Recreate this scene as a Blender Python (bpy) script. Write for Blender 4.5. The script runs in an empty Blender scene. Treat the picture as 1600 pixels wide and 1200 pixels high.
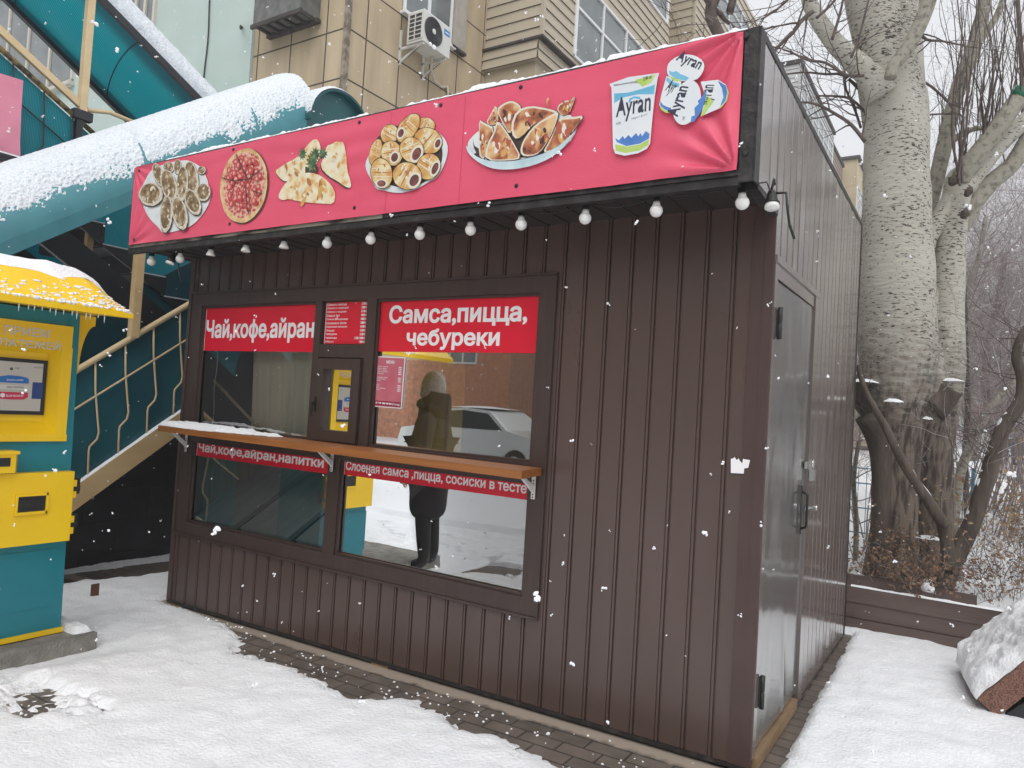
import bpy, bmesh, math, random
import numpy as np
from mathutils import Vector, Matrix, noise
from mathutils.geometry import delaunay_2d_cdt
random.seed(7)
PI = math.pi
rad = math.radians
SC = bpy.context.scene
COL = SC.collection

# ------------------------------------------------------------------ camera
YAW, PITCH, ROLL = -0.567902, 0.033471, 0.060202
FPX = 1139.74
CAM = Vector((0.80845, -3.46314, 1.6))
Fd = Vector((math.sin(YAW) * math.cos(PITCH), math.cos(YAW) * math.cos(PITCH), math.sin(PITCH)))
r0 = Fd.cross(Vector((0, 0, 1))).normalized()
u0 = r0.cross(Fd)
Rt = r0 * math.cos(ROLL) + u0 * math.sin(ROLL)
Up = u0 * math.cos(ROLL) - r0 * math.sin(ROLL)
cd = bpy.data.cameras.new('camera')
cd.sensor_width = 36
cd.lens = 36 * FPX / 1600
cd.clip_start = 0.05
cd.clip_end = 2000
cam = bpy.data.objects.new('camera', cd)
cam.matrix_world = Matrix(((Rt.x, Up.x, -Fd.x, CAM.x), (Rt.y, Up.y, -Fd.y, CAM.y), (Rt.z, Up.z, -Fd.z, CAM.z), (0, 0, 0, 1)))
COL.objects.link(cam)
SC.camera = cam

# ------------------------------------------------------------------ sky, sun, exposure
SUN_EL, SUN_ROT = 50, 150
W = bpy.data.worlds.new('World')
SC.world = W
W.use_nodes = True
nt = W.node_tree
nt.nodes.clear()
sky = nt.nodes.new('ShaderNodeTexSky')
sky.sky_type = 'NISHITA'
sky.sun_disc = False
sky.sun_elevation = rad(SUN_EL)
sky.sun_rotation = rad(SUN_ROT)
sky.dust_density = 6
sky.air_density = 1.0
hs = nt.nodes.new('ShaderNodeHueSaturation')
hs.inputs['Saturation'].default_value = 0.06
mxw = nt.nodes.new('ShaderNodeMixRGB')
mxw.inputs[0].default_value = 0.8
mxw.inputs[2].default_value = (9.3, 9.5, 9.9, 1)      # even cloud deck
bg = nt.nodes.new('ShaderNodeBackground')
bg.inputs[1].default_value = 0.088
ow = nt.nodes.new('ShaderNodeOutputWorld')
nt.links.new(sky.outputs[0], hs.inputs['Color'])
nt.links.new(hs.outputs[0], mxw.inputs[1])
nt.links.new(mxw.outputs[0], bg.inputs[0])
nt.links.new(bg.outputs[0], ow.inputs[0])
sd = bpy.data.lights.new('sun', 'SUN')
sd.energy = 1.3
sd.angle = rad(60)
sd.color = (1, 0.98, 0.95)
sun = bpy.data.objects.new('sun', sd)
COL.objects.link(sun)
az = rad(SUN_ROT)
sv = Vector((math.sin(az) * math.cos(rad(SUN_EL)), math.cos(az) * math.cos(rad(SUN_EL)), math.sin(rad(SUN_EL))))
sun.rotation_euler = sv.to_track_quat('Z', 'Y').to_euler()
SC.view_settings.view_transform = 'Standard'
SC.view_settings.look = 'None'
SC.view_settings.exposure = 0.40
SC.view_settings.gamma = 1.0

# ------------------------------------------------------------------ pixel -> world helpers (photo 1600x1200, onto a known plane or depth)
def ray(px, py): return Fd + Rt * ((px - 800) / FPX) + Up * ((600 - py) / FPX)
def onx(px, py, x): d = ray(px, py); return CAM + d * ((x - CAM.x) / d.x)
def ony(px, py, y): d = ray(px, py); return CAM + d * ((y - CAM.y) / d.y)
def onz(px, py, z): d = ray(px, py); return CAM + d * ((z - CAM.z) / d.z)
def at(px, py, dep): return CAM + ray(px, py) * dep

# ------------------------------------------------------------------ materials
MATS = {}
def nodes_of(m):
    return m.node_tree.nodes, m.node_tree.links, m.node_tree.nodes['Principled BSDF']
def mat(name, col, rough=0.6, col2=None, scale=6.0, lo=0.35, hi=0.65, bump=0.0, bscale=40.0, metal=0.0, spec=0.5, stretch=(1, 1, 1), detail=4.0, coat=0.0, rvar=0.0):
    if name in MATS: return MATS[name]
    m = bpy.data.materials.new(name)
    m.use_nodes = True
    n, l, b = nodes_of(m)
    c4 = (*col, 1)
    b.inputs['Base Color'].default_value = c4
    b.inputs['Roughness'].default_value = rough
    b.inputs['Metallic'].default_value = metal
    b.inputs['Specular IOR Level'].default_value = spec
    b.inputs['Coat Weight'].default_value = coat
    b.inputs['Coat Roughness'].default_value = 0.12
    tc = n.new('ShaderNodeTexCoord')
    mp = n.new('ShaderNodeMapping')
    mp.inputs['Scale'].default_value = stretch
    l.new(tc.outputs['Object'], mp.inputs[0])
    if col2 is not None or rvar:
        nz = n.new('ShaderNodeTexNoise')
        nz.inputs['Scale'].default_value = scale
        nz.inputs['Detail'].default_value = detail
        l.new(mp.outputs[0], nz.inputs['Vector'])
        mr = n.new('ShaderNodeMapRange')
        mr.inputs[1].default_value = lo
        mr.inputs[2].default_value = hi
        l.new(nz.outputs[0], mr.inputs[0])
        if col2 is not None:
            mx = n.new('ShaderNodeMixRGB')
            mx.inputs[1].default_value = c4
            mx.inputs[2].default_value = (*col2, 1)
            l.new(mr.outputs[0], mx.inputs[0])
            l.new(mx.outputs[0], b.inputs['Base Color'])
        if rvar:
            ma = n.new('ShaderNodeMath'); ma.operation = 'MULTIPLY_ADD'
            ma.inputs[1].default_value = rvar
            ma.inputs[2].default_value = rough - rvar / 2
            l.new(mr.outputs[0], ma.inputs[0])
            l.new(ma.outputs[0], b.inputs['Roughness'])
    if bump:
        nb = n.new('ShaderNodeTexNoise')
        nb.inputs['Scale'].default_value = bscale
        nb.inputs['Detail'].default_value = 5
        l.new(mp.outputs[0], nb.inputs['Vector'])
        bp = n.new('ShaderNodeBump')
        bp.inputs['Strength'].default_value = bump
        bp.inputs['Distance'].default_value = 0.02
        l.new(nb.outputs[0], bp.inputs['Height'])
        l.new(bp.outputs[0], b.inputs['Normal'])
    MATS[name] = m
    return m

BROWN = mat('brown paint', (0.088, 0.054, 0.045), 0.33, (0.068, 0.041, 0.034), 2.2, 0.3, 0.75, 0.05, 9, rvar=0.14, spec=.65, stretch=(1, 1, .35))
BROWN2 = mat('brown corner paint', (0.072, 0.041, 0.037), 0.4, (0.058, 0.033, 0.029), 2.5, rvar=.1)
BROWNG = mat('sky lightened glossy brown', (0.150, 0.122, 0.113), 0.22, (0.120, 0.095, 0.087), 1.6, 0.3, 0.7, 0.05, 3, stretch=(1, 1, .35), rvar=.08, coat=1.0, spec=1.0)  # kiosk brown lightened; sky reflection on the side wall put into the colour
FRAME = mat('brown frame film', (0.055, 0.034, 0.029), 0.42, (0.044, 0.027, 0.023), 30, stretch=(1, 1, .1))
DARK = mat('dark soffit', (0.022, 0.016, 0.015), 0.6, (0.03, 0.022, 0.02), 4)
BLACKT = mat('worn black trim', (0.014, 0.012, 0.012), 0.5, (0.05, 0.045, 0.04), 14, 0.5, 0.75, 0.3, 25)
WORN = mat('worn pale wood edge', (0.26, 0.23, 0.19), 0.75, (0.03, 0.025, 0.022), 7, 0.45, 0.6, 0.3, 30, stretch=(.5, 1, 3))
SNOW = mat('snow', (0.88, 0.89, 0.91), 0.75, (0.83, 0.85, 0.88), 14, 0.35, 0.7, 0.55, 55)
SNOWR = mat('grainy roof snow', (0.80, 0.83, 0.87), 0.8, (0.66, 0.72, 0.77), 45, 0.4, 0.6, 0.9, 45)
FLAKE = mat('snow flake', (0.9, 0.91, 0.93), 0.9)
RED = mat('red sign film', (0.72, 0.010, 0.035), 0.35, (0.66, 0.008, 0.03), 3, spec=.4)
WHITE = mat('white print', (0.85, 0.83, 0.84), 0.5)
PINKM = mat('faded menu print', (0.50, 0.11, 0.16), 0.4, (0.56, 0.16, 0.2), 8)
MAROON = mat('maroon strip', (0.28, 0.01, 0.05), 0.4)
BANNER = mat('pink banner vinyl', (0.74, 0.095, 0.168), 0.42, (0.70, 0.085, 0.152), 3, 0.35, 0.65, 0.12, 160, spec=.4)
PALEPINK = mat('pale pink banner', (0.70, 0.25, 0.34), 0.5, (0.66, 0.22, 0.31), 3, bump=.1, bscale=12)
WOODC = mat('orange varnished wood', (0.34, 0.125, 0.03), 0.42, (0.23, 0.078, 0.02), 20, 0.3, 0.7, 0.08, 60, stretch=(.12, 1, 2.5))
WOODB = mat('raw timber', (0.30, 0.20, 0.11), 0.8, (0.2, 0.125, 0.065), 15, 0.3, 0.7, .2, 60, stretch=(1, .2, 1))
ZINC = mat('galvanised bracket', (0.75, 0.75, 0.74), 0.45, metal=.3)
GREYDOOR = mat('grey steel door', (0.115, 0.117, 0.114), 0.2, (0.095, 0.096, 0.093), 3, 0.35, 0.65, 0.04, 2, spec=.9, coat=.8, rvar=.08)
STEEL = mat('bright steel', (0.62, 0.62, 0.6), 0.25, metal=1.0)
BLACK = mat('black plastic', (0.012, 0.012, 0.013), 0.45)
BULB = mat('frosted bulb', (0.80, 0.79, 0.76), 0.25, spec=.6)
YEL = mat('yellow enamel', (0.90, 0.60, 0.008), 0.35, (0.86, 0.55, 0.008), 4, spec=.5)
TEALP = mat('teal enamel', (0.005, 0.20, 0.25), 0.33, (0.006, 0.185, 0.23), 4, spec=.5)
CONC = mat('rough concrete', (0.30, 0.285, 0.255), 0.9, (0.20, 0.19, 0.17), 9, 0.35, 0.65, 0.8, 70)
TAN = mat('tan painted steel', (0.64, 0.49, 0.29), 0.5, (0.58, 0.44, 0.25), 8, bump=.05, bscale=30)
TANW = mat('tan painted timber', (0.60, 0.43, 0.22), 0.6, (0.52, 0.36, 0.175), 10, 0.35, 0.65, .12, 50, stretch=(1, .15, .6))
DTEAL = mat('teal panel darkened as shade', (0.010, 0.075, 0.10), 0.3, (0.016, 0.105, 0.13), 2, 0.35, 0.65)  # teal sheet with the shade under the stair roof put into its colour
CTEAL = mat('teal roof edge', (0.05, 0.20, 0.24), 0.5, (0.06, 0.235, 0.27), 5)
DISKT = mat('green teal end cap', (0.006, 0.075, 0.085), 0.4, (0.008, 0.09, 0.1), 3)
BLKST = mat('black painted steel', (0.012, 0.013, 0.018), 0.5, (0.02, 0.021, 0.026), 6)
MINT = mat('mint render', (0.50, 0.60, 0.56), 0.9, (0.45, 0.55, 0.51), 1.3, 0.3, 0.7, .15, 60)
CREAMW = mat('cream window frame', (0.58, 0.54, 0.47), 0.6)
WPVC = mat('white window frame', (0.72, 0.73, 0.72), 0.45)
BEIGE = mat('beige interior', (0.62, 0.52, 0.37), 0.8, (0.56, 0.46, 0.32), 2)
CURT = mat('grey beige curtain', (0.88, 0.78, 0.63), 0.85, (0.78, 0.67, 0.53), 3, stretch=(6, 1, .2))
YCURT = mat('ochre curtain', (0.50, 0.33, 0.07), 0.85)
BOARDG = mat('grey board', (0.66, 0.70, 0.70), 0.45, (0.50, 0.54, 0.53), 6, .3, .7, stretch=(3, .5, 1))
REDBR = mat('red brown granite', (0.235, 0.115, 0.08), 0.65, (0.085, 0.035, 0.025), 130, 0.45, 0.6, 0.5, 120, detail=2)
ACW = mat('white ac casing', (0.66, 0.66, 0.63), 0.45, (0.6, 0.6, 0.56), 4)
BLUE = mat('blue paint', (0.03, 0.22, 0.5), 0.45)
BLUEF = mat('blue fence paint', (0.05, 0.20, 0.32), 0.5)
GREENP = mat('green wound paint', (0.01, 0.14, 0.075), 0.5)
TWIG = mat('twig bark', (0.125, 0.095, 0.084), 0.85, (0.08, 0.06, 0.054), 12)
TWIGP = mat('purple grey twigs', (0.31, 0.26, 0.255), 0.9, (0.24, 0.20, 0.197), 12)
BARKD = mat('dark bark', (0.115, 0.09, 0.072), 0.95, (0.06, 0.047, 0.038), 9, 0.35, 0.65, 1.0, 26, stretch=(1, 1, .18))
LEAFB = mat('dead brown leaves', (0.24, 0.145, 0.09), 0.85, (0.17, 0.10, 0.064), 9)
LEAFT = mat('dry tan leaves', (0.36, 0.25, 0.15), 0.85, (0.25, 0.17, 0.10), 9)
PLANKB = mat('brown painted plank', (0.145, 0.102, 0.09), 0.6, (0.105, 0.072, 0.062), 4, 0.3, 0.7, 0.25, 40, stretch=(.3, 1, 2))
BRICKO = None
ROOFD = mat('dark roof edge', (0.04, 0.033, 0.03), 0.8, (0.07, 0.06, 0.055), 6)
SKIN = mat('skin', (0.55, 0.33, 0.24), 0.55)
COATD = mat('dark coat cloth', (0.022, 0.02, 0.024), 0.9, (0.035, 0.03, 0.034), 20)
COATN = mat('navy coat cloth', (0.03, 0.04, 0.07), 0.9)
TROU = mat('dark trousers', (0.018, 0.018, 0.02), 0.9)
BOOT = mat('black boots', (0.01, 0.01, 0.01), 0.5)
HATW = mat('pale knit hat', (0.45, 0.42, 0.38), 0.95, (0.3, 0.28, 0.25), 40)
CARW = mat('white car paint', (0.75, 0.75, 0.74), 0.2, coat=.6)
RUBBER = mat('tyre rubber', (0.015, 0.015, 0.015), 0.8)
CARGL = mat('car glass', (0.02, 0.025, 0.03), 0.05)

def glass(name, tint, base=0.10, gain=1.0):
    m = bpy.data.materials.new(name)
    m.use_nodes = True
    n, l, b = nodes_of(m)
    n.remove(b)
    tr = n.new('ShaderNodeBsdfTransparent'); tr.inputs[0].default_value = (*tint, 1)
    gl = n.new('ShaderNodeBsdfGlossy'); gl.inputs['Roughness'].default_value = 0.0
    gl.inputs[0].default_value = (.96, .97, .97, 1)
    fr = n.new('ShaderNodeFresnel'); fr.inputs[0].default_value = 1.52
    ma = n.new('ShaderNodeMath'); ma.operation = 'MULTIPLY_ADD'
    ma.inputs[1].default_value = gain; ma.inputs[2].default_value = base
    ma.use_clamp = True
    mx = n.new('ShaderNodeMixShader')
    l.new(fr.outputs[0], ma.inputs[0]); l.new(ma.outputs[0], mx.inputs[0])
    l.new(tr.outputs[0], mx.inputs[1]); l.new(gl.outputs[0], mx.inputs[2])
    l.new(mx.outputs[0], n['Material Output'].inputs[0])
    return m
GLASS = glass('window glass', (.92, .95, .94), 0.25, 1.5)
HGLASS = mat('house window glass', (0.10, 0.12, 0.125), 0.06, (0.2, 0.22, 0.22), 1.2, .35, .7, spec=.8)

def polycarb():
    m = bpy.data.materials.new('ribbed teal polycarbonate')
    m.use_nodes = True
    n, l, b = nodes_of(m)
    b.inputs['Base Color'].default_value = (0.0, 0.28, 0.33, 1)
    b.inputs['Roughness'].default_value = 0.35
    tc = n.new('ShaderNodeTexCoord')
    wv = n.new('ShaderNodeTexWave'); wv.bands_direction = 'Y'
    wv.inputs['Scale'].default_value = 22; wv.inputs['Distortion'].default_value = 0.4
    l.new(tc.outputs['Object'], wv.inputs[0])
    mx = n.new('ShaderNodeMixRGB'); mx.inputs[1].default_value = (0.0, 0.24, 0.30, 1); mx.inputs[2].default_value = (0.02, 0.46, 0.54, 1)
    l.new(wv.outputs[0], mx.inputs[0]); l.new(mx.outputs[0], b.inputs['Base Color'])
    tl = n.new('ShaderNodeBsdfTranslucent'); l.new(mx.outputs[0], tl.inputs[0])
    ms = n.new('ShaderNodeMixShader'); ms.inputs[0].default_value = 0.55
    l.new(b.outputs[0], ms.inputs[1]); l.new(tl.outputs[0], ms.inputs[2])
    l.new(ms.outputs[0], n['Material Output'].inputs[0])
    return m
POLY = polycarb()

def bark_pale():
    m = bpy.data.materials.new('pale poplar bark')
    m.use_nodes = True
    n, l, b = nodes_of(m)
    b.inputs['Roughness'].default_value = 0.85
    tc = n.new('ShaderNodeTexCoord')
    mp = n.new('ShaderNodeMapping'); mp.inputs['Scale'].default_value = (1, 1, 3.2)
    l.new(tc.outputs['Object'], mp.inputs[0])
    n1 = n.new('ShaderNodeTexNoise'); n1.inputs['Scale'].default_value = 23; n1.inputs['Detail'].default_value = 3.0; n1.inputs['Roughness'].default_value = .6
    l.new(mp.outputs[0], n1.inputs['Vector'])
    r1 = n.new('ShaderNodeMapRange'); r1.inputs[1].default_value = .755; r1.inputs[2].default_value = .795
    n2 = n.new('ShaderNodeTexNoise'); n2.inputs['Scale'].default_value = 2.2; n2.inputs['Detail'].default_value = 4
    l.new(tc.outputs['Object'], n2.inputs['Vector'])
    am = n.new('ShaderNodeMath'); am.operation = 'MULTIPLY_ADD'; am.inputs[1].default_value = .34; l.new(n2.outputs[0], am.inputs[0]); l.new(n1.outputs[0], am.inputs[2]); l.new(am.outputs[0], r1.inputs[0])
    c0 = n.new('ShaderNodeMixRGB'); c0.inputs[1].default_value = (0.47, 0.45, 0.39, 1); c0.inputs[2].default_value = (0.35, 0.335, 0.285, 1)
    l.new(n2.outputs[0], c0.inputs[0])
    c1 = n.new('ShaderNodeMixRGB'); c1.inputs[2].default_value = (0.05, 0.042, 0.035, 1)
    l.new(r1.outputs[0], c1.inputs[0]); l.new(c0.outputs[0], c1.inputs[1])
    # old dark corky bark low on the trunk (world heights under about 2 m)
    geo = n.new('ShaderNodeNewGeometry'); sp = n.new('ShaderNodeSeparateXYZ'); l.new(geo.outputs['Position'], sp.inputs[0])
    n3 = n.new('ShaderNodeTexNoise'); n3.inputs['Scale'].default_value = 9; n3.inputs['Detail'].default_value = 5; l.new(mp.outputs[0], n3.inputs['Vector'])
    ad = n.new('ShaderNodeMath'); ad.operation = 'MULTIPLY_ADD'; ad.inputs[1].default_value = 1.7; l.new(n3.outputs[0], ad.inputs[0]); l.new(sp.outputs[2], ad.inputs[2])
    r3 = n.new('ShaderNodeMapRange'); r3.inputs[1].default_value = 3.45; r3.inputs[2].default_value = 2.55; l.new(ad.outputs[0], r3.inputs[0])
    m4 = n.new('ShaderNodeMapping'); m4.inputs['Scale'].default_value = (1, 1, .16); l.new(tc.outputs['Object'], m4.inputs[0])
    n4 = n.new('ShaderNodeTexNoise'); n4.inputs['Scale'].default_value = 26; n4.inputs['Detail'].default_value = 4; l.new(m4.outputs[0], n4.inputs['Vector'])
    q4_ = n.new('ShaderNodeMapRange'); q4_.inputs[1].default_value = .40; q4_.inputs[2].default_value = .56; l.new(n4.outputs[0], q4_.inputs[0])
    cb = n.new('ShaderNodeMixRGB'); cb.inputs[1].default_value = (0.055, 0.043, 0.035, 1); cb.inputs[2].default_value = (0.185, 0.148, 0.118, 1); l.new(q4_.outputs[0], cb.inputs[0])
    c2 = n.new('ShaderNodeMixRGB'); l.new(cb.outputs[0], c2.inputs[2])
    l.new(r3.outputs[0], c2.inputs[0]); l.new(c1.outputs[0], c2.inputs[1])
    l.new(c2.outputs[0], b.inputs['Base Color'])
    bp = n.new('ShaderNodeBump'); bp.inputs['Strength'].default_value = .6; bp.inputs['Distance'].default_value = .02
    hm = n.new('ShaderNodeMixRGB'); l.new(r3.outputs[0], hm.inputs[0]); l.new(n3.outputs[0], hm.inputs[1]); l.new(n4.outputs[0], hm.inputs[2])
    l.new(hm.outputs[0], bp.inputs['Height']); l.new(bp.outputs[0], b.inputs['Normal'])
    return m
BARKP = bark_pale()
BARKG = mat('grey green limb bark', (0.29, 0.272, 0.222), 0.85, (0.13, 0.118, 0.097), 22, 0.5, 0.68, .5, 30, stretch=(1, 1, 1))

def bricks(name, c1, c2, cm, sx, w=.5, h=.25, rough=.85, ax='xz', bump=.4, mortar=.02):
    m = bpy.data.materials.new(name)
    m.use_nodes = True
    n, l, b = nodes_of(m)
    b.inputs['Roughness'].default_value = rough
    tc = n.new('ShaderNodeTexCoord')
    sp = n.new('ShaderNodeSeparateXYZ'); cb = n.new('ShaderNodeCombineXYZ')
    l.new(tc.outputs['Object'], sp.inputs[0])
    l.new(sp.outputs['XYZ'.index(ax[0].upper())], cb.inputs[0]); l.new(sp.outputs['XYZ'.index(ax[1].upper())], cb.inputs[1])
    bt = n.new('ShaderNodeTexBrick')
    bt.inputs['Color1'].default_value = (*c1, 1); bt.inputs['Color2'].default_value = (*c2, 1); bt.inputs['Mortar'].default_value = (*cm, 1)
    bt.inputs['Scale'].default_value = sx; bt.inputs['Mortar Size'].default_value = mortar
    bt.inputs['Brick Width'].default_value = w; bt.inputs['Row Height'].default_value = h
    l.new(cb.outputs[0], bt.inputs[0])
    nz = n.new('ShaderNodeTexNoise'); nz.inputs['Scale'].default_value = 5; nz.inputs['Detail'].default_value = 6
    l.new(tc.outputs['Object'], nz.inputs['Vector'])
    mx = n.new('ShaderNodeMixRGB'); mx.blend_type = 'MULTIPLY'; mx.inputs[0].default_value = .8
    cr = n.new('ShaderNodeMapRange'); cr.inputs[1].default_value = .3; cr.inputs[2].default_value = .7; cr.inputs[3].default_value = .55; cr.inputs[4].default_value = 1.25
    l.new(nz.outputs[0], cr.inputs[0]); l.new(bt.outputs[0], mx.inputs[1]); l.new(cr.outputs[0], mx.inputs[2])
    l.new(mx.outputs[0], b.inputs['Base Color'])
    bp = n.new('ShaderNodeBump'); bp.inputs['Strength'].default_value = bump; bp.inputs['Distance'].default_value = .01; bp.invert = True
    l.new(bt.outputs['Fac'], bp.inputs['Height']); l.new(bp.outputs[0], b.inputs['Normal'])
    return m
PAVER = bricks('damp grey brown pavers', (0.13, 0.108, 0.092), (0.165, 0.135, 0.113), (0.06, 0.05, 0.045), 1.0, .21, .105, .5, 'xy', .5, .006)
TILEB = bricks('black plinth tiles', (0.016, 0.017, 0.02), (0.024, 0.025, 0.028), (0.009, 0.009, 0.01), 1.0, .62, .31, .35, 'yz', .3, .006)
BRICKO = bricks('orange brick', (0.66, 0.27, 0.14), (0.58, 0.23, 0.115), (0.5, 0.3, 0.2), 1.0, .26, .085, .85, 'xz', .2, .006)

def panel_mat(name, ax, w, h):
    # exposed aggregate beige wall panels with dark joints
    m = bricks(name, (0.50, 0.405, 0.275), (0.45, 0.36, 0.24), (0.07, 0.055, 0.04), 1.0, w, h, .9, ax, .5, .013)
    n = m.node_tree.nodes
    bt = [x for x in n if x.type == 'TEX_BRICK'][0]; bt.offset = 0.0
    cr_ = [x for x in n if x.type == 'MAP_RANGE'][0]; cr_.inputs[3].default_value = .80; cr_.inputs[4].default_value = 1.14
    nz = [x for x in n if x.type == 'TEX_NOISE'][0]; nz.inputs['Scale'].default_value = 1.4
    mp = n.new('ShaderNodeMapping'); mp.inputs['Scale'].default_value = (3, 3, .5)
    tc = [x for x in n if x.type == 'TEX_COORD'][0]
    m.node_tree.links.new(tc.outputs['Object'], mp.inputs[0]); m.node_tree.links.new(mp.outputs[0], nz.inputs['Vector'])
    return m
PANX = panel_mat('beige wall panels', 'yz', .73, .73)
PANY = panel_mat('beige wall panels front', 'xz', .77, .73)

def siding(name, c1, c2, pitch):
    m = bpy.data.materials.new(name)
    m.use_nodes = True
    n, l, b = nodes_of(m)
    b.inputs['Roughness'].default_value = .6
    tc = n.new('ShaderNodeTexCoord'); nz = n.new('ShaderNodeTexNoise'); nz.inputs['Scale'].default_value = 1.5; nz.inputs['Detail'].default_value = 5
    l.new(tc.outputs['Object'], nz.inputs['Vector'])
    mx = n.new('ShaderNodeMixRGB'); mx.inputs[1].default_value = (*c1, 1); mx.inputs[2].default_value = (*c2, 1)
    l.new(nz.outputs[0], mx.inputs[0]); l.new(mx.outputs[0], b.inputs['Base Color'])
    return m
SIDB = siding('beige siding', (0.50, 0.435, 0.335), (0.42, 0.36, 0.27), .2)
SIDG = siding('grey white siding', (0.52, 0.53, 0.53), (0.45, 0.46, 0.46), .15)
SIDR = siding('brown siding', (0.33, 0.25, 0.20), (0.27, 0.2, 0.16), .15)

def food(name, a, b_, c, scale, pos=(.35, .52, .68), kind='noise', stretch=(1, 1, 1)):
    m = bpy.data.materials.new(name)
    m.use_nodes = True
    n, l, b = nodes_of(m)
    b.inputs['Roughness'].default_value = .5
    tc = n.new('ShaderNodeTexCoord'); mp = n.new('ShaderNodeMapping'); mp.inputs['Scale'].default_value = stretch
    l.new(tc.outputs['Object'], mp.inputs[0])
    if kind == 'noise':
        t = n.new('ShaderNodeTexNoise'); t.inputs['Detail'].default_value = 3; o = t.outputs[0]
    else:
        t = n.new('ShaderNodeTexVoronoi'); o = t.outputs['Distance']
    t.inputs['Scale'].default_value = scale
    l.new(mp.outputs[0], t.inputs['Vector'])
    cr = n.new('ShaderNodeValToRGB')
    e = cr.color_ramp.elements
    e[0].position = pos[0]; e[0].color = (*a, 1)
    e[1].position = pos[2]; e[1].color = (*c, 1)
    x = e.new(pos[1]); x.color = (*b_, 1)
    l.new(o, cr.inputs[0]); l.new(cr.outputs[0], b.inputs['Base Color'])
    return m
F_BROWN = food('printed fried dough', (0.12, 0.075, 0.035), (0.27, 0.18, 0.085), (0.55, 0.47, 0.33), 22)
F_RIM = food('printed pale dough rim', (0.5, 0.45, 0.36), (0.62, 0.57, 0.47), (0.75, 0.71, 0.62), 40)
F_GOLD = food('printed golden dough', (0.55, 0.24, 0.06), (0.68, 0.46, 0.18), (0.76, 0.66, 0.42), 13)
F_PALE = food('printed cheese pastry', (0.68, 0.35, 0.12), (0.74, 0.63, 0.38), (0.76, 0.72, 0.56), 20, (.30, .45, .62))
F_SAMSA = food('printed baked samsa', (0.10, 0.025, 0.015), (0.45, 0.15, 0.06), (0.70, 0.48, 0.24), 11, (.33, .47, .62))
F_PIZZA = food('printed pizza topping', (0.30, 0.03, 0.035), (0.58, 0.13, 0.12), (0.72, 0.44, 0.32), 42, (.12, .38, .62), 'vor')
F_CRUST = food('printed pizza crust', (0.55, 0.33, 0.13), (0.68, 0.48, 0.24), (0.72, 0.56, 0.34), 25)
F_PLATE = food('printed white plate', (0.60, 0.66, 0.68), (0.70, 0.74, 0.74), (0.76, 0.78, 0.78), 9)
F_BOWL = food('printed bowl side', (0.40, 0.55, 0.60), (0.55, 0.68, 0.72), (0.66, 0.76, 0.78), 5)
F_DARK = mat('printed dark gap', (0.06, 0.035, 0.025), 0.6)
F_SAUS = food('printed sausage', (0.10, 0.03, 0.03), (0.22, 0.06, 0.055), (0.33, 0.11, 0.1), 14)
F_GREEN = food('printed parsley', (0.02, 0.05, 0.02), (0.06, 0.12, 0.05), (0.2, 0.28, 0.12), 40)
F_CREAM = mat('printed cream edge', (0.72, 0.66, 0.54), 0.6)
C_WHITE = mat('printed cup white', (0.74, 0.77, 0.79), 0.5, (0.66, 0.71, 0.75), 4)
C_SKY = mat('printed light blue', (0.12, 0.42, 0.62), 0.5, (0.2, 0.5, 0.68), 6)
C_BLUE = mat('printed blue splash', (0.06, 0.18, 0.50), 0.5, (0.09, 0.25, 0.58), 12)
C_GREEN = mat('printed light green', (0.40, 0.58, 0.10), 0.5, (0.5, 0.64, 0.2), 8)
C_INK = mat('printed dark letters', (0.03, 0.03, 0.06), 0.5)
C_GREY = mat('printed grey line', (0.3, 0.3, 0.33), 0.5)

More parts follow.
